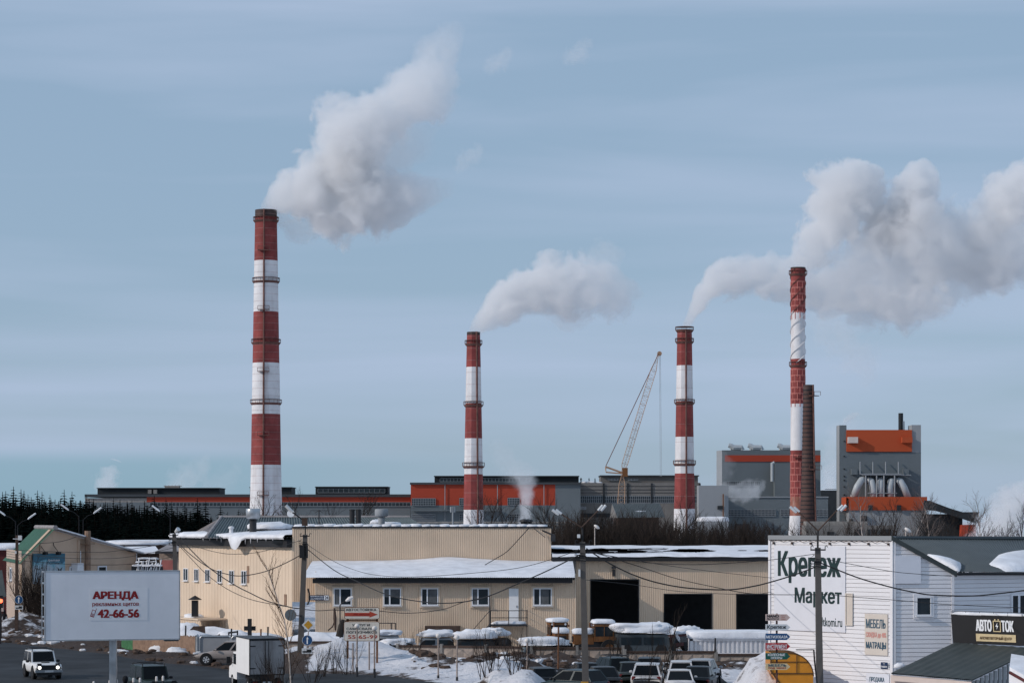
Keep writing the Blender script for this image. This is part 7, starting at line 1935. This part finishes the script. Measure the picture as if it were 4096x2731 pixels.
for px, y0, y1, d, lab in ((742, 2500, 2560, 170, 'thin dark stake left of the grey gate'), (1043, 2514, 2570, 160, 'rusty stake left of the bare birch'), (1071, 2505, 2570, 160, 'dark iron stake between box truck and birch'), (925, 2512, 2560, 165, 'short iron stake at the right end of the gate'), (2233, 2505, 2690, 146, 'tall rusty iron post before the yellow tractor'), (2860, 2550, 2610, 150, 'black iron post before the corrugated container')):
    tag(MB().tube([P(px, y1, d), P(px + 1, y0, d)], .06, 6).build('iron_stake', M['rust' if 'rusty' in lab else 'black_trim']), lab, 'post')
q = MB(); q.bar(P(915, 2540, 164), P(915, 2526, 164), .05); q.bar(P(950, 2540, 164), P(950, 2520, 164), .05); q.bar(P(915, 2529, 164), P(952, 2525, 164), .06); tag(q.build('steel_frame', M['dark_metal']), 'small dark steel frame between the snow heaps behind the gate', 'frame')
q = MB(); q.hexa([P(745, 2532, 172), P(822, 2532, 172), P(822, 2532, 174), P(745, 2532, 174), P(774, 2503, 172), P(820, 2502, 172), P(820, 2502, 174), P(774, 2503, 174)]); tag(q.build('junk_crate', M['wood_dark']), 'dark wooden junk crate under a snow lump at the gate', 'crate')
q = MB(); q.add([P(858, 2545, 171), P(910, 2545, 171), P(893, 2525, 172), P(885, 2546, 175)], [(0, 1, 2), (1, 3, 2), (3, 0, 2), (0, 3, 1)]); tag(q.build('tarp', M['wood_dark']), 'dark brown tarpaulin hump beside the rounded snow heap', 'tarpaulin')
# wooden props, small lamp and dark stump beside the haulage boards
q = MB(); q.tube([P(1338, 2430, 165), P(1340, 2470, 165), P(1342, 2520, 165)], [.06, .13, .07], 6); q.tube([P(1340, 2480, 165), P(1330, 2505, 165), P(1312, 2520, 165)], .05, 6); tag(q.build('wooden_prop', M['wood_dark']), 'dark wooden prop leaning at the annex wall left of the boards', 'post')
t = thing('wall_street_lamp', 'thin bent lamp post with an oval lamp before the first annex window', 'street lamp', tuple(Vector((X(1361, 164), 164, 0))))
MB().tube([(X(1361, 164), 164, 0), P(1360, 2420, 164), P(1367, 2411, 164), P(1384, 2402, 164)], .05, 6).build('post', M['black_trim'], t)
MB().tube([P(1383, 2403, 163.9), P(1397, 2394, 163.9), P(1412, 2387, 163.9)], [.06, .15, .09], 8).build('lamp_head', M['globe'], t)
q = MB(); q.tube([P(1358, 2545, 158), P(1366, 2500, 158), P(1372, 2476, 158)], [.26, .2, .1], 7); q.tube([P(1370, 2482, 158), P(1400, 2480, 158)], .04, 5); tag(q.build('tree_stump', M['bark']), 'dark broken tree trunk leaning left of the haulage board', 'trunk')

# ------------------------------------------------------------------ people and small posts by the road
o = person(PWK, (X(17, 190), 190, ground_h(X(17, 190), 190) * .4), .1, .80, 'person in dark clothes walking on the snowy path by the gabled house'); hood(o)
o = person(PST, (X(501, 112), 112, 0), .2, .99, 'person in a black hood at the bottom edge beside the billboard post'); hood(o)
RP = None
for i, (px, y) in enumerate(((439, 2722), (467, 2720), (534, 2713), (560, 2713), (626, 2707), (652, 2705), (375, 2727))):
    if RP is None:
        RP = t_ = thing('railing_post', 'short roadside railing post with a pale cap at the bottom edge', 'post', (0, 0, 0), 'roadside railing posts with pale caps')
        MB().tube([(0, 0, 0), (0, 0, .9)], .05, 8).build('post', M['dark_metal'], t_); MB().lathe([(.06, .86), (.06, 1.0), (.04, 1.06)], 10).build('cap', M['globe'], t_)
    else: t_ = copy_tree(RP)
    d = 120.0; put(t_, (X(px, d), d, 0), 0, (1, 1, Z(y - 4, d) / 1.06))

# ------------------------------------------------------------------ wires
def wire(label, pts, d0, d1, r=.02):
    x0, x1 = pts[0][0], pts[-1][0]; out = []
    Q = [P(px, py, d0 + (d1 - d0) * (px - x0) / (x1 - x0)) for px, py in pts]
    n = len(Q)
    for i in range(n - 1):
        a, b, c, e = Q[max(0, i - 1)], Q[i], Q[i + 1], Q[min(n - 1, i + 2)]
        for k in range(6):
            t_ = k / 6; out.append(.5 * ((2 * b) + (c - a) * t_ + (2 * a - 5 * b + 4 * c - e) * t_ * t_ + (3 * b - a - 3 * c + e) * t_ ** 3))
    out.append(Q[-1]); tag(MB().tube(out, r, 5).build('cable', M['cable']), label, 'cable')
wire('thick cable sagging across the beige wing, lowest of three', [(721, 2149), (760, 2195), (838, 2270), (933, 2335), (1000, 2370), (1071, 2403), (1161, 2427), (1205, 2433)], 168, 150, .035)
wire('thinner cable running just under the lowest thick cable on the beige wing', [(716, 2180), (760, 2228), (828, 2297), (910, 2355), (1000, 2395), (1090, 2415), (1205, 2434)], 168, 150, .022)
wire('thick cable dipping to the window row of the beige wing', [(714, 2170), (760, 2215), (838, 2270), (900, 2293), (965, 2302), (1060, 2285), (1140, 2252), (1206, 2217)], 168, 150, .03)
wire('thin wire under the snowy eaves of the beige wing', [(716, 2165), (790, 2187), (860, 2206), (930, 2215), (1030, 2208), (1120, 2185), (1203, 2160)], 168, 150, .018)
wire('thick cable sagging below the annex windows to the double lamp pole', [(1231, 2196), (1336, 2279), (1430, 2325), (1527, 2369), (1620, 2395), (1760, 2411), (1880, 2402), (1960, 2381), (2080, 2330), (2195, 2279), (2318, 2218)], 150, 100, .028)
wire('thin wire across the annex snow roof to the double lamp pole', [(1231, 2178), (1320, 2235), (1400, 2272), (1500, 2298), (1650, 2306), (1900, 2290), (2100, 2265), (2316, 2200)], 150, 100, .014)
wire('black cable at lamp height from the leaning pole past the haulage boards', [(1205, 2434), (1270, 2441), (1330, 2438), (1362, 2440), (1440, 2436), (1522, 2443), (1640, 2451), (1770, 2436), (1860, 2405), (1960, 2383)], 150, 166, .022)
wire('dark guy cable from the parapet down to the annex snow roof', [(2118, 2108), (2080, 2150), (2030, 2203), (1985, 2232), (1940, 2258)], 177.5, 175, .03)
wire('heavy twisted cable from the double lamp pole to the white shop', [(2345, 2192), (2375, 2213), (2440, 2253), (2524, 2294), (2610, 2324), (2709, 2345), (2810, 2355), (2920, 2357), (3000, 2346), (3071, 2330), (3177, 2298), (3262, 2266)], 100, 99, .028)
wire('thin wire running from the double lamp pole across the garage front', [(2345, 2200), (2450, 2231), (2580, 2272), (2700, 2311), (2850, 2345), (3018, 2374), (3265, 2377)], 100, 99, .015)
wire('straight thin wire at the garage eaves to the right lamp pole', [(2345, 2196), (2470, 2230), (2600, 2250), (2760, 2257), (2900, 2252), (3081, 2238), (3262, 2214)], 100, 99, .013)
wire('faint wire above the right garage opening', [(2345, 2205), (2500, 2232), (2700, 2265), (2900, 2290), (3085, 2310)], 100, 122, .012)
wire('level thin wire across the garage openings', [(2345, 2318), (2450, 2328), (2553, 2340), (2700, 2362), (2850, 2372), (3010, 2376), (3085, 2366)], 100, 122, .012)
wire('heavy twisted cable from the right lamp pole along the shop gable', [(3282, 2250), (3336, 2272), (3440, 2312), (3567, 2348), (3650, 2366), (3726, 2378), (3885, 2382), (3990, 2373), (4096, 2360), (4200, 2340)], 99, 97, .028)
wire('thin wire from the right lamp pole across the blank gable board', [(3282, 2228), (3362, 2247), (3567, 2284), (3680, 2295), (3808, 2303)], 99, 114.8, .014)
wire('lowest thin wire from the right lamp pole across the gable window', [(3282, 2374), (3400, 2385), (3573, 2398), (3690, 2408), (3806, 2417), (4096, 2430), (4200, 2433)], 99, 97, .013)
wire('wires crossing the gabled house under its peak, upper strand', [(75, 2200), (200, 2205), (330, 2207), (450, 2204), (694, 2170)], 180, 168, .018)
wire('wires crossing the gabled house, middle strand', [(75, 2215), (200, 2226), (330, 2233), (500, 2228), (694, 2190)], 180, 168, .018)
wire('wires crossing the gabled house, lower strand at the banner', [(75, 2240), (250, 2254), (400, 2258), (550, 2252), (694, 2225)], 180, 168, .016)
wire('short slack wire below the peak of the gabled house', [(155, 2172), (220, 2168), (270, 2158), (305, 2145)], 177, 183, .02)

# ------------------------------------------------------------------ bare bushes near the road
hz = bare_tree('bare_bush', 'tall dense dark bush growing before the picture banner', 'bush', 300, 5.0, ('twig', 'twig'), None, spread=.42, levels=2, r0=.05, stems=26, kids=(10, 6), up=1.0)
put(hz, (X(128, 193), 193, 0), 0, (1.0, 1.0, 1.1))
o = copy_tree(hz); put(o, (X(172, 192), 192, 0), 2.0, (1.0, 1.0, 1.0), 'dense dark bush half hidden by the left edge of the billboard')
bt = bare_tree('birch_tree', 'thin bare birch sapling in front of the beige wing and the box truck', 'tree', 310, 7.4, ('birch_bark', 'twig_warm'), None, spread=.5, levels=2, r0=.05, kids=(26, 7), up=.8, spray=.6)
put(bt, (X(1168, 122), 122, 0), .6, (1, 1, .97))
nb_ = [(1130, 124, 1.0, 'bare bush with long rods beside the birch sapling'), (1100, 121, .9, 'thin bare bush before the rear doors of the box truck'), (1040, 119, .8, 'bare twigs before the left rear door of the box truck'), (1250, 134, .85, 'bare bush before the foot of the round arrow sign'), (1290, 139, .8, 'bare bush right of the round arrow sign'), (1340, 142, .75, 'bare bush on the snow left of the globe lamps'), (1390, 141, .9, 'dark bare bush under the haulage board'),
       (1940, 127, 1.0, 'bare bush on the snow left of the right globe lamp'), (1975, 128, .85, 'lower bare bush at the foot of the tall rods'), (2050, 126, 1.0, 'bare bush right of the middle snow mound'), (2090, 128, .9, 'bare bush beside the right globe lamp'), (1660, 157, .75, 'bare bush before the dark concrete fence'), (1620, 158, .6, 'low bare bush at the left end of the dark concrete fence'),
       (2240, 151, .7, 'bare bush before the panel fence under the yellow tractor'), (2460, 150, .8, 'bare bush before the panel fence right of the lamp pole'), (2500, 149.5, .7, 'bare bush at the gap between the two panel fences'), (2150, 150.5, .6, 'bare bush at the left end of the panel fence'), (2700, 149, .75, 'bare bush before the panel fence behind the white estate')]
NB = [bare_tree('bare_bush', 'bare bush', 'bush', 320 + k, 2.9, ('twig', 'twig'), None, spread=.38, levels=2, r0=.022, stems=9, kids=(6, 4), up=1.1) for k in range(3)]
uN = [False] * 3
for i, (px, d, s_, lab) in enumerate(nb_):
    o = NB[i % 3] if not uN[i % 3] else copy_tree(NB[i % 3]); uN[i % 3] = True
    put(o, (X(px, d), d, ground_h(X(px, d), d)), i * 1.3, s_, lab)
fb = bare_tree('bare_tree', 'tall thin bare sapling in front of the parked white crossover', 'tree', 330, 4.6, ('twig', 'twig'), None, spread=.45, levels=2, r0=.04, kids=(14, 6), up=1.0, spray=.8)
put(fb, (X(2633, 112), 112, 0), 1.0, 1.0)
o = copy_tree(fb); put(o, (X(2600, 113), 113, 0), 2.6, .8, 'shorter bare sapling before the rear of the white crossover')
# lumps of dirty snow along the verge
lumps = [(1000, 2670, 'dirty snow lump beside the box truck'), (700, 2625, 'dirty snow lump at the brown plank fence'), (330, 2560, 'dark earth lump under the billboard, the left one of two'), (350, 2553, 'dark earth lump under the billboard, the right one of two'), (640, 2612, 'snow crusted lump on the verge right of the billboard post')]
for i, (px, py, lab) in enumerate(lumps):
    d = GD(py); tag(MB().blob((X(px, d), d + .8, .15), (1.6, 1.2, .8), 90 + i, .35, 16, 10, .9).build('dirt_lump', M['wood_dark' if 'earth' in lab else 'old_snow'], None, True), lab, 'lump')
